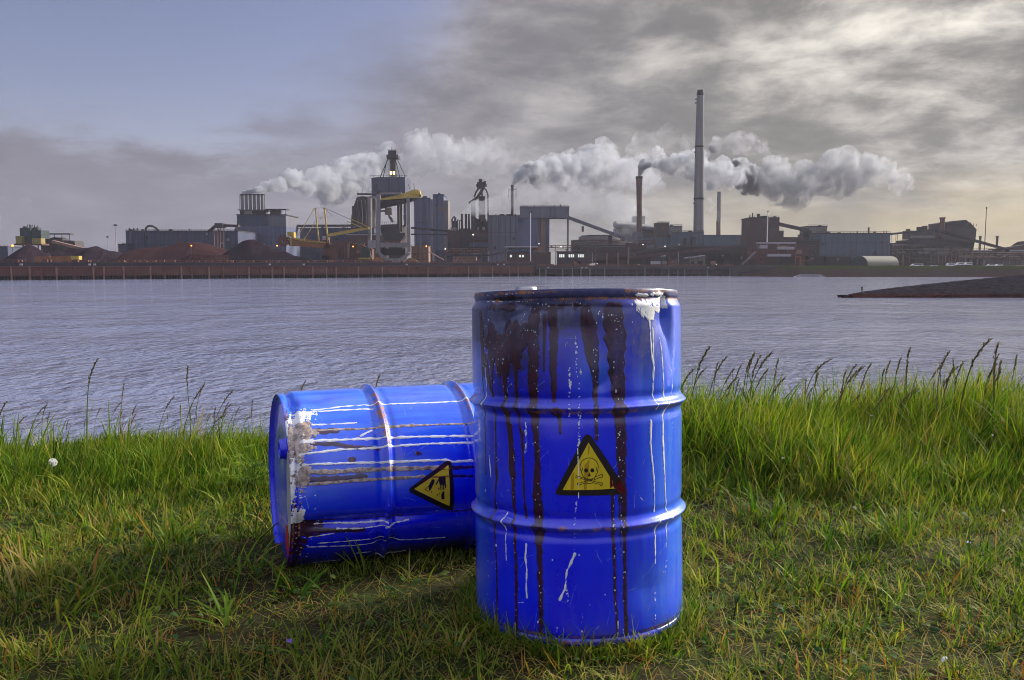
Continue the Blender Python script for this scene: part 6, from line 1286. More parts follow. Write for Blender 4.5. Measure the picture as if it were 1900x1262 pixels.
def quays():
    # left berth: rusty capped wall on piles; right berth: dark wall with pale fender posts
    def berth(name, label, x0, x1, top, low, n, wallm, pilem, dark_y):
        A, B = pt(x0, top, quay_Y(x0)), pt(x1, top, quay_Y(x1)); r = thing(name, label, 'quay', ((A.x+B.x)/2, (A.y+B.y)/2, ZW))
        u = Vector((B.x-A.x, B.y-A.y, 0)); L = u.length; u.normalize(); v = Vector((-u.y, u.x, 0))
        def slab(z0, z1, d0, d1, m, nm, t0=0.0, t1=1.0):
            mb = MB(); P = [A+u*(L*t0)+v*d0, A+u*(L*t1)+v*d0, A+u*(L*t1)+v*d1, A+u*(L*t0)+v*d1]
            mb.add([(p.x, p.y, z0) for p in P]+[(p.x, p.y, z1) for p in P], [(3, 2, 1, 0), (4, 5, 6, 7), (0, 1, 5, 4), (1, 2, 6, 5), (2, 3, 7, 6), (3, 0, 4, 7)]); return mb.build(nm, C[m], r)
        zt = A.z; H = zt-ZW
        slab(ZW+H*.22, ZW+H*.82, 0, 3, wallm, 'sheet_wall'); slab(ZW+H*.80, zt, -1.2, 14, 'dark' if wallm == 'rust' else 'iron', 'deck_slab'); slab(zt+.003, zt+.35, -1.0, -.3, 'rust', 'kerb')
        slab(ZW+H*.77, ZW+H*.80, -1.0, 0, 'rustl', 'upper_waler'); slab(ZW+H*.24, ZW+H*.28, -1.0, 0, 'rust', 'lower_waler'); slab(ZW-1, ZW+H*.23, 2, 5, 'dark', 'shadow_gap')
        for i in range(n):
            t = (i+.5+rng.uniform(-.22, .22))/n; w = .75; p = A+u*(L*t); mb = MB()
            mb.box((p.x-w/2, p.y-1.1, ZW-1), (p.x+w/2, p.y-.2, ZW+H*rng.uniform(.70, .80))); mb.build('fender_pile', C[pilem if rng.random() < .5 else 'rust'], r)
        mb = MB()
        for i in range(n*5):
            p = A+u*(L*(i+.5)/(n*5))+v*.9; mb.box((p.x-.25, p.y, ZW-1), (p.x+.25, p.y+.5, ZW+H*.23))
        mb.build('pile_row', C['iron'], r)
        mb = MB()                                       # bollards, edge clutter and hand rails on the deck
        for i in range(n*3):
            t = rng.random(); p = A+u*(L*t)+v*rng.uniform(1, 7); w = rng.uniform(.6, 4); h = rng.uniform(.5, 1.8); mb.box((p.x-w/2, p.y, zt), (p.x+w/2, p.y+1, zt+h))
        mb.build('deck_clutter', C['rust'], r)
        mb = MB(); k = int(n*2.2)
        for i in range(k):
            p = A+u*(L*(i+.5)/k)-v*.8
            if rng.random() < .7: mb.tube([(p.x, p.y, zt+.3), (p.x, p.y, zt+1.4)], .09, 4)
        P0, P1 = A-v*.8, B-v*.8; mb.tube([(P0.x, P0.y, zt+1.4), (P1.x, P1.y, zt+1.4)], .08, 4); mb.build('hand_rail', C['rustl'], r)
        for i in range(max(3, n//5)):
            p = A+u*(L*rng.uniform(.03, .97))-v*1.25; mb = MB(); mb.box((p.x-.7, p.y-.3, zt-1.6), (p.x+.7, p.y, zt-.6)); mb.build('tyre_fender', C['pale'], r)
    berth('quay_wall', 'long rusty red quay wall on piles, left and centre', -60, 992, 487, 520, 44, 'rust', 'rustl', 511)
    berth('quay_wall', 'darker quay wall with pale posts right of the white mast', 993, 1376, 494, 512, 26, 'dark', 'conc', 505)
def jetty():
    xs = np.linspace(1560, 2080, 260); prof = [(-1.25, -1.0), (-1.0, -.02), (-.92, .22), (-.55, .62), (-.15, .95), (.15, 1.0), (.55, .6), (.95, .1), (1.2, -1.0)]; rows = []
    qs = np.linspace(-1.25, 1.2, 46)
    for px in xs:
        s = (px-1579)/(1880-1579); w = 2.0+15*max(0, s)**.75; H = .75+3.6*max(0, s)**.85; X0 = pt(px, 553, 214).x; Yc = 213+w
        if s < 0: H = -.6; w = 1.2
        for q in qs:
            h = float(np.interp(q, [p[0] for p in prof], [p[1] for p in prof])); y = Yc+q*w
            e = noise.noise(Vector((X0*.9, y*.9, 2)))+.6*noise.noise(Vector((X0*2.3, y*2.3, 5)))
            rows.append((X0+.15*noise.noise(Vector((X0, y, 9))), y, ZW+max(h*H, -1)+.13*e*min(1, .35+H)))
    k = len(qs); a = (np.arange(len(xs)-1)[:, None]*k+np.arange(k-1)).ravel()
    me = np_mesh('stone_jetty', np.array(rows), np.stack([a, a+k, a+k+1, a+1], 1), False)
    m, t, b, o = shader('jetty_stone'); co = t.n('ShaderNodeTexCoord').outputs['Object']; x, y, z = t.sep(co)
    vo = t.n('ShaderNodeTexVoronoi'); t.put(vo.inputs[0], co); vo.inputs['Scale'].default_value = .9; n2 = t.noise(co, .5, 5, .65)
    c = t.ramp(t.m('ADD', t.m('MULTIPLY', vo.outputs[0], .35), n2), [(.45, (.013, .0115, .015)), (.95, (.032, .028, .035))]); c = t.mix(t.mr(z, ZW+1.15, ZW+.7), c, t.ramp(n2, [(.35, (.018, .010, .012)), (.65, (.040, .017, .014))]))
    t.put(b.inputs['Base Color'], c); b.inputs['Roughness'].default_value = .95; b.inputs['Specular IOR Level'].default_value = 0
    tag(link('stone_jetty', me, m), 'dark stone jetty running out from the right edge', 'jetty')
    # the angler near its tip
    px = 1601; p = pt(px, 546.5, 214.5); base = Vector((p.x, 215.2, ZW+1.22)); J = [(0, 0, .92), (0, 0, 1.15), (0, .01, 1.38), (0, 0, 1.50), (0, -.01, 1.60), (0, -.01, 1.72), (-.09, 0, .90), (-.11, .02, .48), (-.12, 0, .06), (-.13, -.12, .03), (.09, 0, .90), (.12, .03, .48), (.15, .02, .06), (.16, -.10, .03), (-.19, 0, 1.40), (-.24, -.04, 1.12), (-.20, -.26, 1.02), (-.20, -.34, 1.02), (.19, 0, 1.40), (.25, -.06, 1.14), (.14, -.28, 1.06), (.12, -.36, 1.06)]
    E_ = [(0, 1), (1, 2), (2, 3), (3, 4), (4, 5), (0, 6), (6, 7), (7, 8), (8, 9), (0, 10), (10, 11), (11, 12), (12, 13), (2, 14), (14, 15), (15, 16), (16, 17), (2, 18), (18, 19), (19, 20), (20, 21)]
    rad = [.15, .15, .17, .07, .10, .085, .10, .075, .05, .05, .10, .075, .05, .05, .075, .055, .04, .035, .075, .055, .04, .035]
    me = bpy.data.meshes.new('person'); me.from_pydata([base+Vector(j) for j in J], E_, []); ob = bpy.data.objects.new('person', me); COL.objects.link(ob)
    sk = ob.modifiers.new('skin', 'SKIN'); me.skin_vertices[0].data[0].use_root = True
    for q, rr in zip(me.skin_vertices[0].data, rad): q.radius = (rr, rr*.85)
    ob.modifiers.new('sub', 'SUBSURF').levels = 1
    dg = bpy.context.evaluated_depsgraph_get(); m2 = bpy.data.meshes.new_from_object(ob.evaluated_get(dg)); bpy.data.objects.remove(ob)
    o = link('person', m2, C['dark']); m2.materials.append(mat('skin_tone', (.32, .19, .14), .6)); m2.materials.append(mat('dark_trousers', (.02, .022, .03), .8))
    for f in m2.polygons:
        z = (f.center.z-base.z); f.material_index = 1 if 1.5 < z < 1.68 else (2 if z < .88 else 0); f.use_smooth = True
    tag(o, 'person in dark clothes standing at the tip of the jetty', 'person')
left_end(); battery(); yellow_machine(); gantry_crane(); middle(); right_middle(); right_end(); clutter(); quays(); jetty()

# ------------------------------------------------------------------ steam
def steam_material(name, d0, d1, x0, x1, col, aniso=.25, nscale=.05, lo=.36, hi=.62):
    """density d0 at world X = x0 thinning to d1 at x1, broken into billows"""
    m = bpy.data.materials.new(name); m.use_nodes = True; t = NT(m.node_tree); m.node_tree.nodes.clear()
    out = t.n('ShaderNodeOutputMaterial'); v = t.n('ShaderNodeVolumePrincipled')
    co = t.n('ShaderNodeTexCoord').outputs['Object']; x, y, z = t.sep(co)
    n = t.noise(co, nscale*1.3, 5, .62, .8)
    d = t.m('MULTIPLY', t.m('MAXIMUM', t.mr(x, x0, x1, d0, d1, False), t.mr(x, x0, x0+.22*(x1-x0), 5*d0, 0.0, False)), t.mr(n, lo, hi, .03, 1.0))
    t.put(v.inputs['Density'], d); v.inputs['Color'].default_value = (*col, 1); v.inputs['Anisotropy'].default_value = aniso
    m.node_tree.links.new(v.outputs[0], out.inputs['Volume'])
    return m
def plume(label, path, density, seed, col=(.60, .62, .69), lump=.34, nscale=.05, per=3, falloff=.5, rnd=.62, lo=.42, hi=.64):
    """steam cloud: puffs strung along a path of (px, py, radius px, distance), merged and billowed into one closed hull"""
    r = random.Random(seed); bm = bmesh.new(); rmin = 1e9
    P = [(pt(px, py, Y), rp*1.30*Y/FPX) for px, py, rp, Y in path]
    for (a, ra), (b, rb) in zip(P, P[1:]):
        L = (b-a).length; k = max(2, int(L/(.38*(ra+rb)/2)))
        for i in range(k):
            u = (i+r.random())/k; c = a.lerp(b, u); rad = ra+(rb-ra)*u; rmin = min(rmin, rad)
            for _ in range(per):
                o = Vector((r.gauss(0, 1), r.gauss(0, 1), r.gauss(0, .9))); o = o.normalized()*rad*r.uniform(.1, rnd); q = rad*r.uniform(.38, .66)
                bmesh.ops.create_icosphere(bm, subdivisions=2, radius=q, matrix=Matrix.Translation(c+o))
    me = bpy.data.meshes.new('tmp'); bm.to_mesh(me); bm.free()
    ob = bpy.data.objects.new('tmp', me); COL.objects.link(ob)
    rm = ob.modifiers.new('r', 'REMESH'); rm.mode = 'VOXEL'; rm.voxel_size = max(.9, sum(q for _, q in P)/len(P)/9)
    dg = bpy.context.evaluated_depsgraph_get(); m2 = bpy.data.meshes.new_from_object(ob.evaluated_get(dg)); bpy.data.objects.remove(ob)
    n = len(m2.vertices); co = np.empty(n*3, np.float32); no = np.empty(n*3, np.float32)
    m2.vertices.foreach_get('co', co); m2.vertices.foreach_get('normal', no); co = co.reshape(-1, 3); no = no.reshape(-1, 3)
    cen = np.array([p[:] for p, _ in P]); rr = np.array([q for _, q in P])
    for i in range(n):
        p = co[i]; q = rr[np.argmin(((cen-p)**2).sum(1))]; v = Vector(p)/q
        b = abs(noise.noise(v*1.5))*1.0+abs(noise.noise(v*3.3+Vector((7, 3, 1))))*.55+abs(noise.noise(v*7.1))*.28
        co[i] = p+no[i]*q*lump*(b-.42)
    m2.vertices.foreach_set('co', co.ravel()); m2.update(); m2.name = 'steam_plume'
    xs = [p.x for p, _ in P]
    o = link('steam_plume', m2, steam_material('steam', density, density*falloff, min(xs), max(xs), col, nscale=nscale, lo=lo, hi=hi))
    return tag(o, label, 'steam plume')
plume('white steam drifting right from the row of six stacks', [(446, 359, 3.5, 769), (470, 355, 6.5, 771), (500, 347, 11, 785), (530, 336, 18, 800), (560, 336, 24, 830), (600, 343, 32, 860), (645, 332, 36, 930), (690, 310, 40, 990), (740, 295, 38, 1010), (800, 284, 32, 1030), (860, 280, 26, 1050), (920, 275, 18, 1070)], .17, 1, falloff=.10, nscale=.045)
plume('white steam billowing from the short dark stack', [(951, 340, 3.5, 902), (957, 332, 9, 905), (975, 322, 17, 915), (1005, 318, 24, 930), (1045, 312, 32, 960), (1090, 308, 36, 1000), (1135, 312, 36, 1040), (1180, 325, 32, 1070), (1220, 340, 26, 1090)], .17, 2, falloff=.15, nscale=.045)
plume('low bank of soft steam behind the big grey house', [(862, 392, 6, 850), (885, 386, 13, 850), (925, 378, 18, 850), (970, 368, 22, 860), (1020, 362, 30, 880), (1080, 372, 38, 900), (1140, 388, 34, 930), (1185, 402, 26, 1060)], .022, 3, falloff=.6, nscale=.03, lump=.2)
plume('dense steam curling out of the middle chimney behind the tallest one', [(1186, 325, 4, 951), (1189, 314, 8, 953), (1197, 302, 13, 955), (1215, 294, 17, 958), (1240, 300, 21, 962), (1268, 308, 24, 966), (1298, 315, 28, 972), (1328, 322, 30, 980), (1352, 330, 26, 990)], .26, 4, falloff=.55, nscale=.06, lump=.36)
plume('grey ragged cloud of steam stretching far right from the tallest chimney', [(1366, 330, 22, 1040), (1395, 338, 34, 1050), (1435, 335, 36, 1060), (1480, 340, 38, 1075), (1525, 330, 42, 1090), (1565, 318, 38, 1105), (1605, 322, 32, 1120), (1645, 318, 26, 1135), (1668, 335, 24, 1140), (1690, 352, 10, 1150)], .12, 5, col=(.50, .515, .56), falloff=.6, nscale=.04, lump=.38)
plume('small grey steam cloud above the tallest chimney plume', [(1312, 277, 8, 1180), (1340, 264, 18, 1180), (1375, 262, 20, 1185), (1408, 272, 16, 1190), (1430, 286, 8, 1195)], .09, 6, col=(.46, .46, .51), nscale=.045)
plume('faint high steam veil between the middle and tallest chimneys', [(1160, 300, 14, 1200), (1190, 272, 26, 1200), (1225, 256, 24, 1210), (1270, 262, 26, 1220), (1300, 275, 18, 1230)], .016, 7, col=(.55, .55, .6), nscale=.03, lump=.25)
plume('faint veil of old steam between the tower and the short dark stack', [(770, 275, 16, 1080), (820, 285, 30, 1090), (880, 300, 36, 1100), (940, 300, 34, 1110), (1010, 290, 26, 1120)], .013, 12, nscale=.03, lump=.25)
plume('small low steam wisp over the round tank', [(1078, 440, 2.5, 895), (1096, 434, 6, 898), (1122, 428, 9, 902), (1150, 427, 9, 908), (1172, 432, 6, 915)], .06, 8, nscale=.08)
plume('thin steam wisp above the slender far chimney', [(1333, 408, 2.5, 1245), (1331, 399, 6, 1240), (1322, 390, 9, 1235), (1318, 376, 10, 1235)], .018, 9, nscale=.05)
plume('faint steam haze at the far left edge', [(-30, 405, 22, 1100), (10, 398, 26, 1100), (45, 385, 22, 1110)], .010, 10, nscale=.03, lump=.2)

# ------------------------------------------------------------------ single plants and small finds on the bank
def copy_tree(o, parent=None):
    c = o.copy(); COL.objects.link(c); c.parent = parent
    if parent: c.matrix_parent_inverse = o.matrix_parent_inverse.copy()
    for ch in list(o.children): copy_tree(ch, c)
    return c
STEMM = leaf_material('stalk_stem', [(0, (.05, .085, .02)), (.5, (.13, .15, .045)), (1, (.26, .21, .09))], .2)
HEADM = leaf_material('seed_head', [(0, (.055, .036, .022)), (.5, (.125, .085, .048)), (1, (.25, .19, .10))], .2)
def attr(o, v):
    me = o.data; a = me.attributes.new('tone', 'FLOAT', 'POINT'); a.data.foreach_set('value', np.full(len(me.vertices), v, np.float32) if np.isscalar(v) else np.asarray(v, np.float32)); return o
def make_stalk(seed, lean, nod, headlen, loose):
    """flowering grass one metre tall, scaled when placed"""
    r = random.Random(seed); root = thing('grass_stalk', 'x', 'grass stalk')
    def at(u): return Vector((lean*u**1.7+nod*max(0, u-.75)**2*8, .05*math.sin(u*3+seed), u-nod*max(0, u-.8)**2*3))
    mb = MB(); mb.tube([at(u) for u in np.linspace(0, 1, 12)], list(np.linspace(.0085, .0042, 12)), 5); attr(mb.build('stem', STEMM, root), .35+.3*r.random())
    # spike of overlapping spikelets
    V, F, T = [], [], []
    n = 46
    for i in range(n):
        u = 1-headlen+headlen*i/(n-1)*1.02; p = at(min(u, 1.02)); d = (at(min(u+.02, 1.05))-at(u-.02)).normalized(); a = r.uniform(0, 6.28); gap = .55+.45*math.sin(i*.75+seed)
        side = d.cross(Vector((math.cos(a), math.sin(a), .2))).normalized(); L = r.uniform(.026, .046); w = .0062*(.6+gap*.6)
        env = math.sin(math.pi*(.12+.86*i/(n-1)))**.6*loose
        tip = p+d*L+side*(.006+.018*env*gap); mid = p.lerp(tip, .5)+side*.004; nrm = d.cross(side).normalized(); b = len(V)
        V += [p, mid+nrm*w, tip, mid-nrm*w, mid+side*w*.8]; F += [(b, b+1, b+4), (b+1, b+2, b+4), (b+2, b+3, b+4), (b+3, b, b+4)]; T += [r.random()]*5
    me = np_mesh('seed_head', np.array([v[:] for v in V]), np.array(F), True, {'tone': T}); link('seed_head', me, HEADM, root)
    for k in range(3):
        z0 = r.uniform(.08, .5); p = at(z0); a = r.choice((0, .5, -.5, 3.1, 2.6))+r.gauss(0, .3)
        v, f = blades(np.array([[p.x, p.y, p.z]]), np.array([r.uniform(.25, .5)]), np.array([.010]), np.array([a]), np.array([.25]), np.array([r.uniform(.5, 1.4)]), 6)
        me = np_mesh('leaf', v, f, True, {'tone': np.full(len(v), r.uniform(.3, .6))}); link('leaf', me, GRASS, root)
    return root
def make_stalks():
    kinds = [make_stalk(1, .26, .12, .24, .8), make_stalk(2, .12, .10, .20, .6), make_stalk(3, .36, .10, .20, .9), make_stalk(4, .06, .05, .26, .7), make_stalk(5, .30, .20, .18, 1.0)]
    used = set()
    left = [(206, 676, 0), (234, 712, 3), (252, 748, 1), (180, 756, 1), (218, 784, 3), (332, 734, 2), (392, 678, 0), (391, 700, 2), (405, 716, 2), (437, 722, 2), (398, 756, 3), (70, 780, 2), (84, 752, 4), (137, 778, 1), (40, 796, 3), (345, 764, 2), (262, 790, 4), (468, 772, 4), (12, 786, 0), (598, 712, 2), (718, 694, 1)]
    right = [(1322, 632, 0), (1337, 676, 3), (1403, 655, 1), (1440, 655, 2), (1446, 668, 3), (1535, 664, 4), (1570, 690, 3), (1598, 678, 0), (1606, 705, 1), (1618, 672, 4), (1642, 678, 2), (1646, 686, 3), (1684, 660, 1), (1704, 666, 4), (1757, 676, 2), (1700, 648, 3), (1808, 656, 4), (1850, 630, 0), (1860, 668, 3), (1880, 676, 4), (1892, 662, 1), (1290, 718, 1), (1308, 732, 3), (1366, 700, 3), (1422, 728, 1), (1520, 706, 3), (1498, 716, 1), (1467, 700, 2), (1345, 742, 4), (1743, 708, 3), (1765, 702, 1), (1835, 706, 3), (1870, 640, 3), (1575, 728, 2), (1660, 716, 1), (1896, 690, 2), (1818, 690, 1), (1722, 722, 4), (1630, 735, 0), (1548, 742, 3), (1480, 748, 4), (1388, 748, 2), (1610, 760, 1), (1780, 735, 4), (1850, 735, 2)]
    rx = random.Random(77)
    left += [(rx.randint(0, 490), rx.randint(735, 800), rx.randrange(5)) for _ in range(26)]
    right += [(rx.randint(1285, 1898), rx.randint(660, 745), rx.randrange(5)) for _ in range(46)]
    for side, lst in (('left', left), ('right', right)):
        for i, (px, py, k) in enumerate(lst):
            r = random.Random(px*7+py); Y = (4.05 if side == 'left' else 4.25)+r.uniform(-.25, .35)
            p = pt(px, py, Y); h = p.z-float(ground_z(p.x, Y)); h = max(.12, h); 
            src = kinds[k]; o = src if k not in used else copy_tree(src); used.add(k)
            off = (.33, .18, .46, .10, .38)[k]*h*.9
            gx = p.x-off; o.location = (gx, Y, float(ground_z(gx, Y))-.01); o.rotation_euler = (r.gauss(0, .06), r.gauss(0, .08), r.gauss(0, .5)); s = h*1.02; o.scale = (s*r.uniform(.65, 1), s*r.uniform(.65, 1), s)
            o['label'] = 'slender grass stalk with a brown seed head, in the long grass left of the drums' if side == 'left' else 'slender grass stalk with a brown seed head, in the long grass right of the drums'
            o['group'] = 'seed stalks left of the drums' if side == 'left' else 'seed stalks right of the drums'
make_stalks()
def tuft(label, px, py, n, hmin, hmax, w, tone, spread, leanc, seed, top=None, Yd=None, heading=None, hs=3.0, curl=.7):
    """one clump of coarse grass: every leaf a long bent ribbon, one mesh"""
    r = np.random.default_rng(seed); p = on_z(px, py) if Yd is None else Vector((pt(px, 700, Yd).x, Yd, 0)); p.z = float(ground_z(p.x, p.y))
    pos = np.stack([p.x+r.normal(0, spread, n), p.y+r.normal(0, spread, n), np.full(n, p.z-.006)], 1)
    H = r.uniform(hmin, hmax, n); W = w*r.uniform(.65, 1.25, n); phi = r.uniform(0, 6.28, n) if heading is None else r.normal(heading, hs, n)
    v, f = blades(pos, H, W, phi, np.abs(r.normal(leanc, .22, n)), np.abs(r.normal(curl, .35, n)), 8, r.normal(0, .3, n))
    t = np.clip(r.normal(tone[0], tone[1], n), 0, 1); t = np.where(r.random(n) < tone[2], r.uniform(.72, .98, n), t)
    tt = np.repeat(t, 18).reshape(n, 9, 2); tt[:, 7:] += .12                      # dry tips
    me = np_mesh('grass_tuft', v, f, True, {'tone': np.clip(tt, 0, 1).ravel()})
    return tag(link('grass_tuft', me, GRASS), label, 'grass tuft')
tuft('bright green coarse tuft on the shaded turf left of the upright drum', 420, 1158, 16, .07, .17, .011, (.36, .08, .05), .018, .75, 1, heading=2.6, hs=1.2)
tuft('broad bladed green tuft beside the end of the toppled drum', 545, 1115, 14, .06, .13, .014, (.30, .08, .05), .022, .6, 2)
tuft('yellow brown withered tuft near the left edge', 75, 1085, 24, .09, .20, .010, (.78, .12, .3), .035, .45, 3)
tuft('pair of long green leaves standing alone in the left foreground', 258, 1155, 4, .16, .26, .013, (.40, .08, .0), .010, .35, 4, heading=.3, hs=.3, curl=.5)
tuft('few dry leaves leaning over at the left foreground', 130, 1150, 9, .10, .19, .011, (.62, .12, .3), .02, .6, 5, heading=.5, hs=.8)
tuft('green blades leaning against the belly of the toppled drum', 668, 1075, 7, .12, .23, .009, (.44, .10, .1), .014, .30, 6, heading=2.75, hs=.25, curl=.35)
tuft('thin straw coloured blades under the toppled drum', 770, 1080, 9, .08, .16, .006, (.66, .12, .3), .03, .6, 7)
tuft('tall green tuft rising just right of the upright drum', 1308, 0, 20, .28, .50, .010, (.40, .08, .05), .035, .22, 8, Yd=4.05, heading=.3, hs=.9)
tuft('tallest dark green tuft against the water right of the drums', 1412, 0, 24, .30, .54, .012, (.32, .08, .04), .03, .16, 9, Yd=4.1, heading=.2, hs=1.0, curl=.5)
tuft('stiff dark tuft against the water halfway to the right edge', 1702, 0, 22, .28, .46, .011, (.34, .08, .06), .03, .16, 10, Yd=4.15, heading=.5, hs=1.2, curl=.6)
tuft('dense tall clump at the right edge of the bank', 1838, 0, 46, .28, .52, .011, (.36, .10, .06), .07, .22, 11, Yd=4.1, heading=.2, hs=1.2, curl=.6)
tuft('ragged clump in the long grass near the right corner', 1880, 0, 40, .25, .46, .010, (.38, .10, .08), .08, .26, 12, Yd=3.9)
tuft('loose green tuft on the edge behind the left grass', 205, 0, 16, .18, .34, .009, (.44, .10, .1), .04, .3, 13, Yd=4.0, heading=.2, hs=1.0)
tuft('olive tuft among the left seed stalks', 350, 0, 26, .16, .32, .009, (.50, .10, .15), .05, .25, 14, Yd=4.0, heading=.3, hs=.9)
tuft('green tuft against the water left of the toppled drum', 20, 0, 20, .18, .34, .009, (.42, .10, .1), .05, .3, 15, Yd=3.95, heading=.5, hs=.9)
tuft('light green tuft on the trodden turf at the lower right', 1480, 1090, 16, .07, .15, .008, (.46, .1, .2), .03, .7, 16)
tuft('yellow green tuft on the turf right of the upright drum', 1330, 1030, 14, .07, .14, .008, (.50, .12, .3), .03, .6, 17)
tuft('straggling tuft at the bottom edge below the drums', 1010, 1240, 14, .05, .11, .006, (.62, .14, .3), .03, .7, 18)
tuft('green tuft at the lower left corner', 60, 1215, 16, .05, .12, .007, (.50, .14, .3), .04, .7, 19)
tuft('bright yellow green tuft in the long grass on the right', 1800, 905, 14, .12, .24, .010, (.52, .08, .1), .03, .5, 20, heading=2.5, hs=.8)
tuft('brownish green ragged tuft left of the long single leaves', 165, 1100, 26, .09, .19, .010, (.50, .14, .35), .035, .55, 31)
tuft('coarse green tuft in the middle of the left turf', 318, 1010, 24, .09, .19, .010, (.36, .10, .1), .035, .5, 32)
tuft('spreading green tuft in front of the toppled drum end', 470, 1080, 24, .08, .16, .011, (.34, .10, .1), .03, .75, 33)
tuft('yellowing tuft at the lower edge left of the upright drum', 840, 1215, 20, .06, .13, .008, (.58, .14, .3), .03, .75, 34)
tuft('coarse dark green tuft where the turf meets the right long grass', 1420, 965, 28, .12, .24, .010, (.32, .10, .1), .04, .45, 35)
tuft('coarse green tuft left of the lilac flower', 1660, 1000, 24, .09, .18, .010, (.38, .10, .15), .035, .55, 36)
def leafy_weed():
    """spreading weed with fingered leaves beside the toppled drum"""
    root = thing('leafy_weed', 'leafy green weed with fingered leaves behind the end of the toppled drum', 'weed', (pt(462, 700, 3.35).x, 3.35, 0)); r = random.Random(4)
    base = Vector(root.location); V, F, T, S = [], [], [], MB()
    for k in range(26):
        a = r.uniform(0, 6.28); h = r.uniform(.05, .19); d = r.uniform(.02, .17); tip = base+Vector((d*math.cos(a), d*math.sin(a)*.7, h)); S.tube([base, base.lerp(tip, .5)+Vector((0, 0, .02)), tip], [.0016, .0013, .001], 4)
        tone = r.uniform(.2, .5)
        for j in range(7):
            b = a+(j-3)*.55; L = r.uniform(.028, .045)*(1-.08*abs(j-3)); dirv = Vector((math.cos(b), math.sin(b), r.uniform(-.15, .35))).normalized(); sd = dirv.cross(Vector((0, 0, 1))).normalized()*L*.17; i = len(V)
            V += [tip, tip+dirv*L*.55+sd, tip+dirv*L, tip+dirv*L*.55-sd]; F.append((i, i+1, i+2, i+3)); T += [tone]*4
    S.build('stem', STEMM, root); attr(root.children[0], .3)
    me = np_mesh('leaf_crown', np.array([v[:] for v in V]), np.array(F), False, {'tone': T}); link('leaf_crown', me, GRASS, root)
leafy_weed()
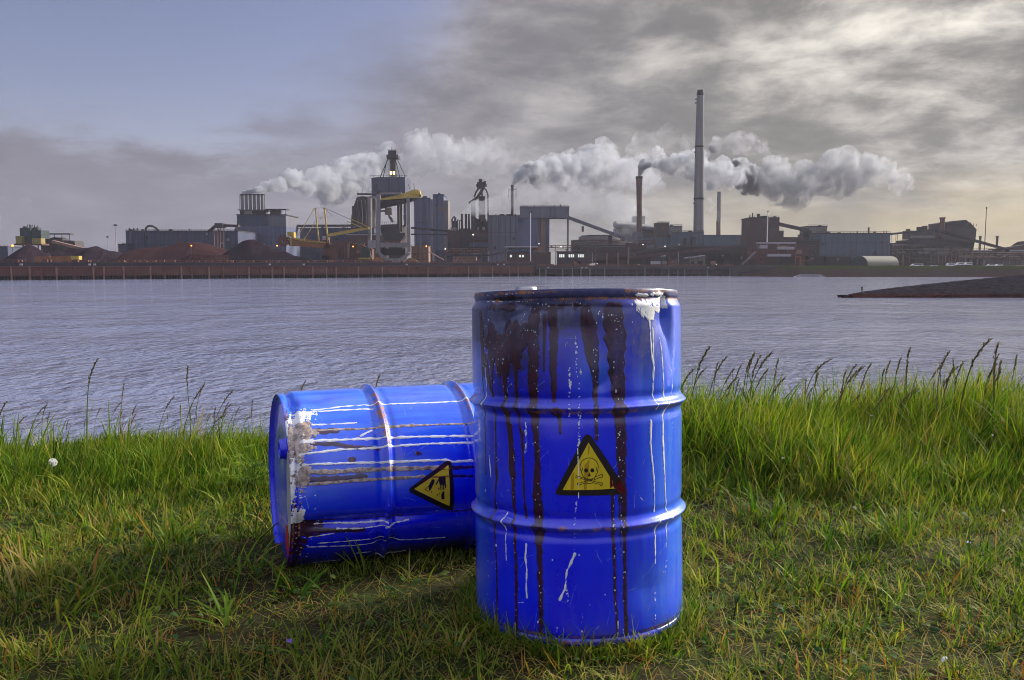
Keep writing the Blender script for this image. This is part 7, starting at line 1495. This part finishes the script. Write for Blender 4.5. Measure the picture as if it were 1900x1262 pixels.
def flowers():
    r = random.Random(8)
    p = pt(98, 858, 3.45); root = thing('dandelion_clock', 'white dandelion clock in the grass at the left', 'dandelion', (p.x-.01, 3.45, float(ground_z(p.x, 3.45))))
    mb = MB(); mb.tube([Vector(root.location), Vector(root.location).lerp(p, .5)+Vector((-.006, 0, 0)), p], .0018, 6); attr(mb.build('stem', STEMM, root), .5)
    mb = MB(); R = .015
    for _ in range(90):
        d = Vector((r.gauss(0, 1), r.gauss(0, 1), r.gauss(0, 1))).normalized()
        if d.x < -.25 and d.z < .3: continue
        mb.tube([p, p+d*R], [.0002, .0002], 3, False); s = d.orthogonal().normalized(); q = d.cross(s)
        for k in range(5):
            a = k*1.257; e = (s*math.cos(a)+q*math.sin(a))*.005+d*.002; mb.tube([p+d*R, p+d*R+e], [.0003, .0002], 3, False)
    mb.build('seed_ball', mat('dandelion_white', (.78, .78, .76), .8, var=.05), root)
    mb = MB(); mb.tube([p-Vector((0, 0, .003)), p+Vector((0, 0, .003))], .004, 8); mb.build('seed_core', mat('dandelion_core', (.2, .15, .08), .8), root)
    def small(name, label, cat, px, py, h, m, rr, n, Y=None):
        q = on_z(px, py, h) if Y is None else pt(px, py, Y); g = float(ground_z(q.x, q.y)); root = thing(name, label, cat, (q.x, q.y, g))
        mb = MB(); mb.tube([(q.x, q.y, g), (q.x+.003, q.y, (g+q.z)/2), q], .0011, 5); attr(mb.build('stem', STEMM, root), .4)
        mb = MB()
        for k in range(n):
            a = 6.283*k/n+r.random()*.4; d = Vector((math.cos(a), math.sin(a), r.uniform(.1, .8))).normalized(); s = d.cross(Vector((0, 0, 1))).normalized()*rr*.4
            mb.add([q, q+d*rr*.6+s, q+d*rr, q+d*rr*.6-s, q+d*rr*.5+Vector((0, 0, rr*.15))], [(0, 1, 4), (1, 2, 4), (2, 3, 4), (3, 0, 4)])
        mb.build('petals', m, root)
    vio = mat('violet_petal', (.22, .10, .50), .6, var=.1); lil = mat('lilac_petal', (.50, .36, .62), .6, var=.1); wh = mat('white_petal', (.5, .5, .5), .6, var=.08)
    small('violet_flower', 'tiny violet flower in the turf left of the upright drum', 'flower', 538, 1191, .02, vio, .010, 5); small('lilac_flower', 'tiny lilac flower on the turf near the right edge', 'flower', 1797, 1008, .03, lil, .011, 6)
    for px, py, lb in ((1453, 851, 'white flower in the long grass right of the drums'), (1842, 808, 'white flower near the right edge in the tall clump'), (1718, 860, 'white flower in the middle of the right long grass'), (1617, 772, 'white flower at the rim of the right long grass'), (1676, 875, 'white flower low in the right long grass')):
        small('white_flower', lb, 'flower', px, py, 0, wh, .009 if px == 1453 else .006, 6, 3.45)
    # feather
    q = on_z(1753, 1226, .022); root = thing('feather', 'small white feather lying on the turf at the lower right', 'feather', (q.x, q.y, 0)); mb = MB()
    ax = Vector((.8, .45, .25)).normalized(); sd = ax.cross(Vector((0, 0, 1))).normalized(); k = 9
    V = []; 
    for i in range(k+1):
        u = i/k; w = .005*math.sin(math.pi*min(1, u*.9+.08))**.7; c = q+ax*(.022*(u-.5))+Vector((0, 0, .004*math.sin(3*u))); V += [c+sd*w+Vector((0, 0, .003)), c, c-sd*w+Vector((0, 0, .003))]
    mb.add(V, [f for i in range(k) for f in ((3*i, 3*i+3, 3*i+4, 3*i+1), (3*i+1, 3*i+4, 3*i+5, 3*i+2))], True); mb.build('vane', wh, root)
    mb = MB(); mb.tube([q-ax*.022, q+ax*.015], [.0008, .0004], 5); mb.build('quill', mat('quill', (.5, .45, .35), .5), root)
flowers()

# ------------------------------------------------------------------ thin haze of the harbour air
def build_haze():
    m = bpy.data.materials.new('harbour_haze'); m.use_nodes = True; t = NT(m.node_tree); m.node_tree.nodes.clear()
    out = t.n('ShaderNodeOutputMaterial'); v = t.n('ShaderNodeVolumePrincipled'); v.inputs['Density'].default_value = HAZE; v.inputs['Color'].default_value = (.86, .86, .95, 1); v.inputs['Anisotropy'].default_value = .2
    m.node_tree.links.new(v.outputs[0], out.inputs['Volume'])
    mb = MB(); mb.box((-2900, -260, ZW-14), (2900, 2900, 212)); o = mb.build('haze', m); tag(o, kind='stuff')
HAZE = .00005
build_haze()
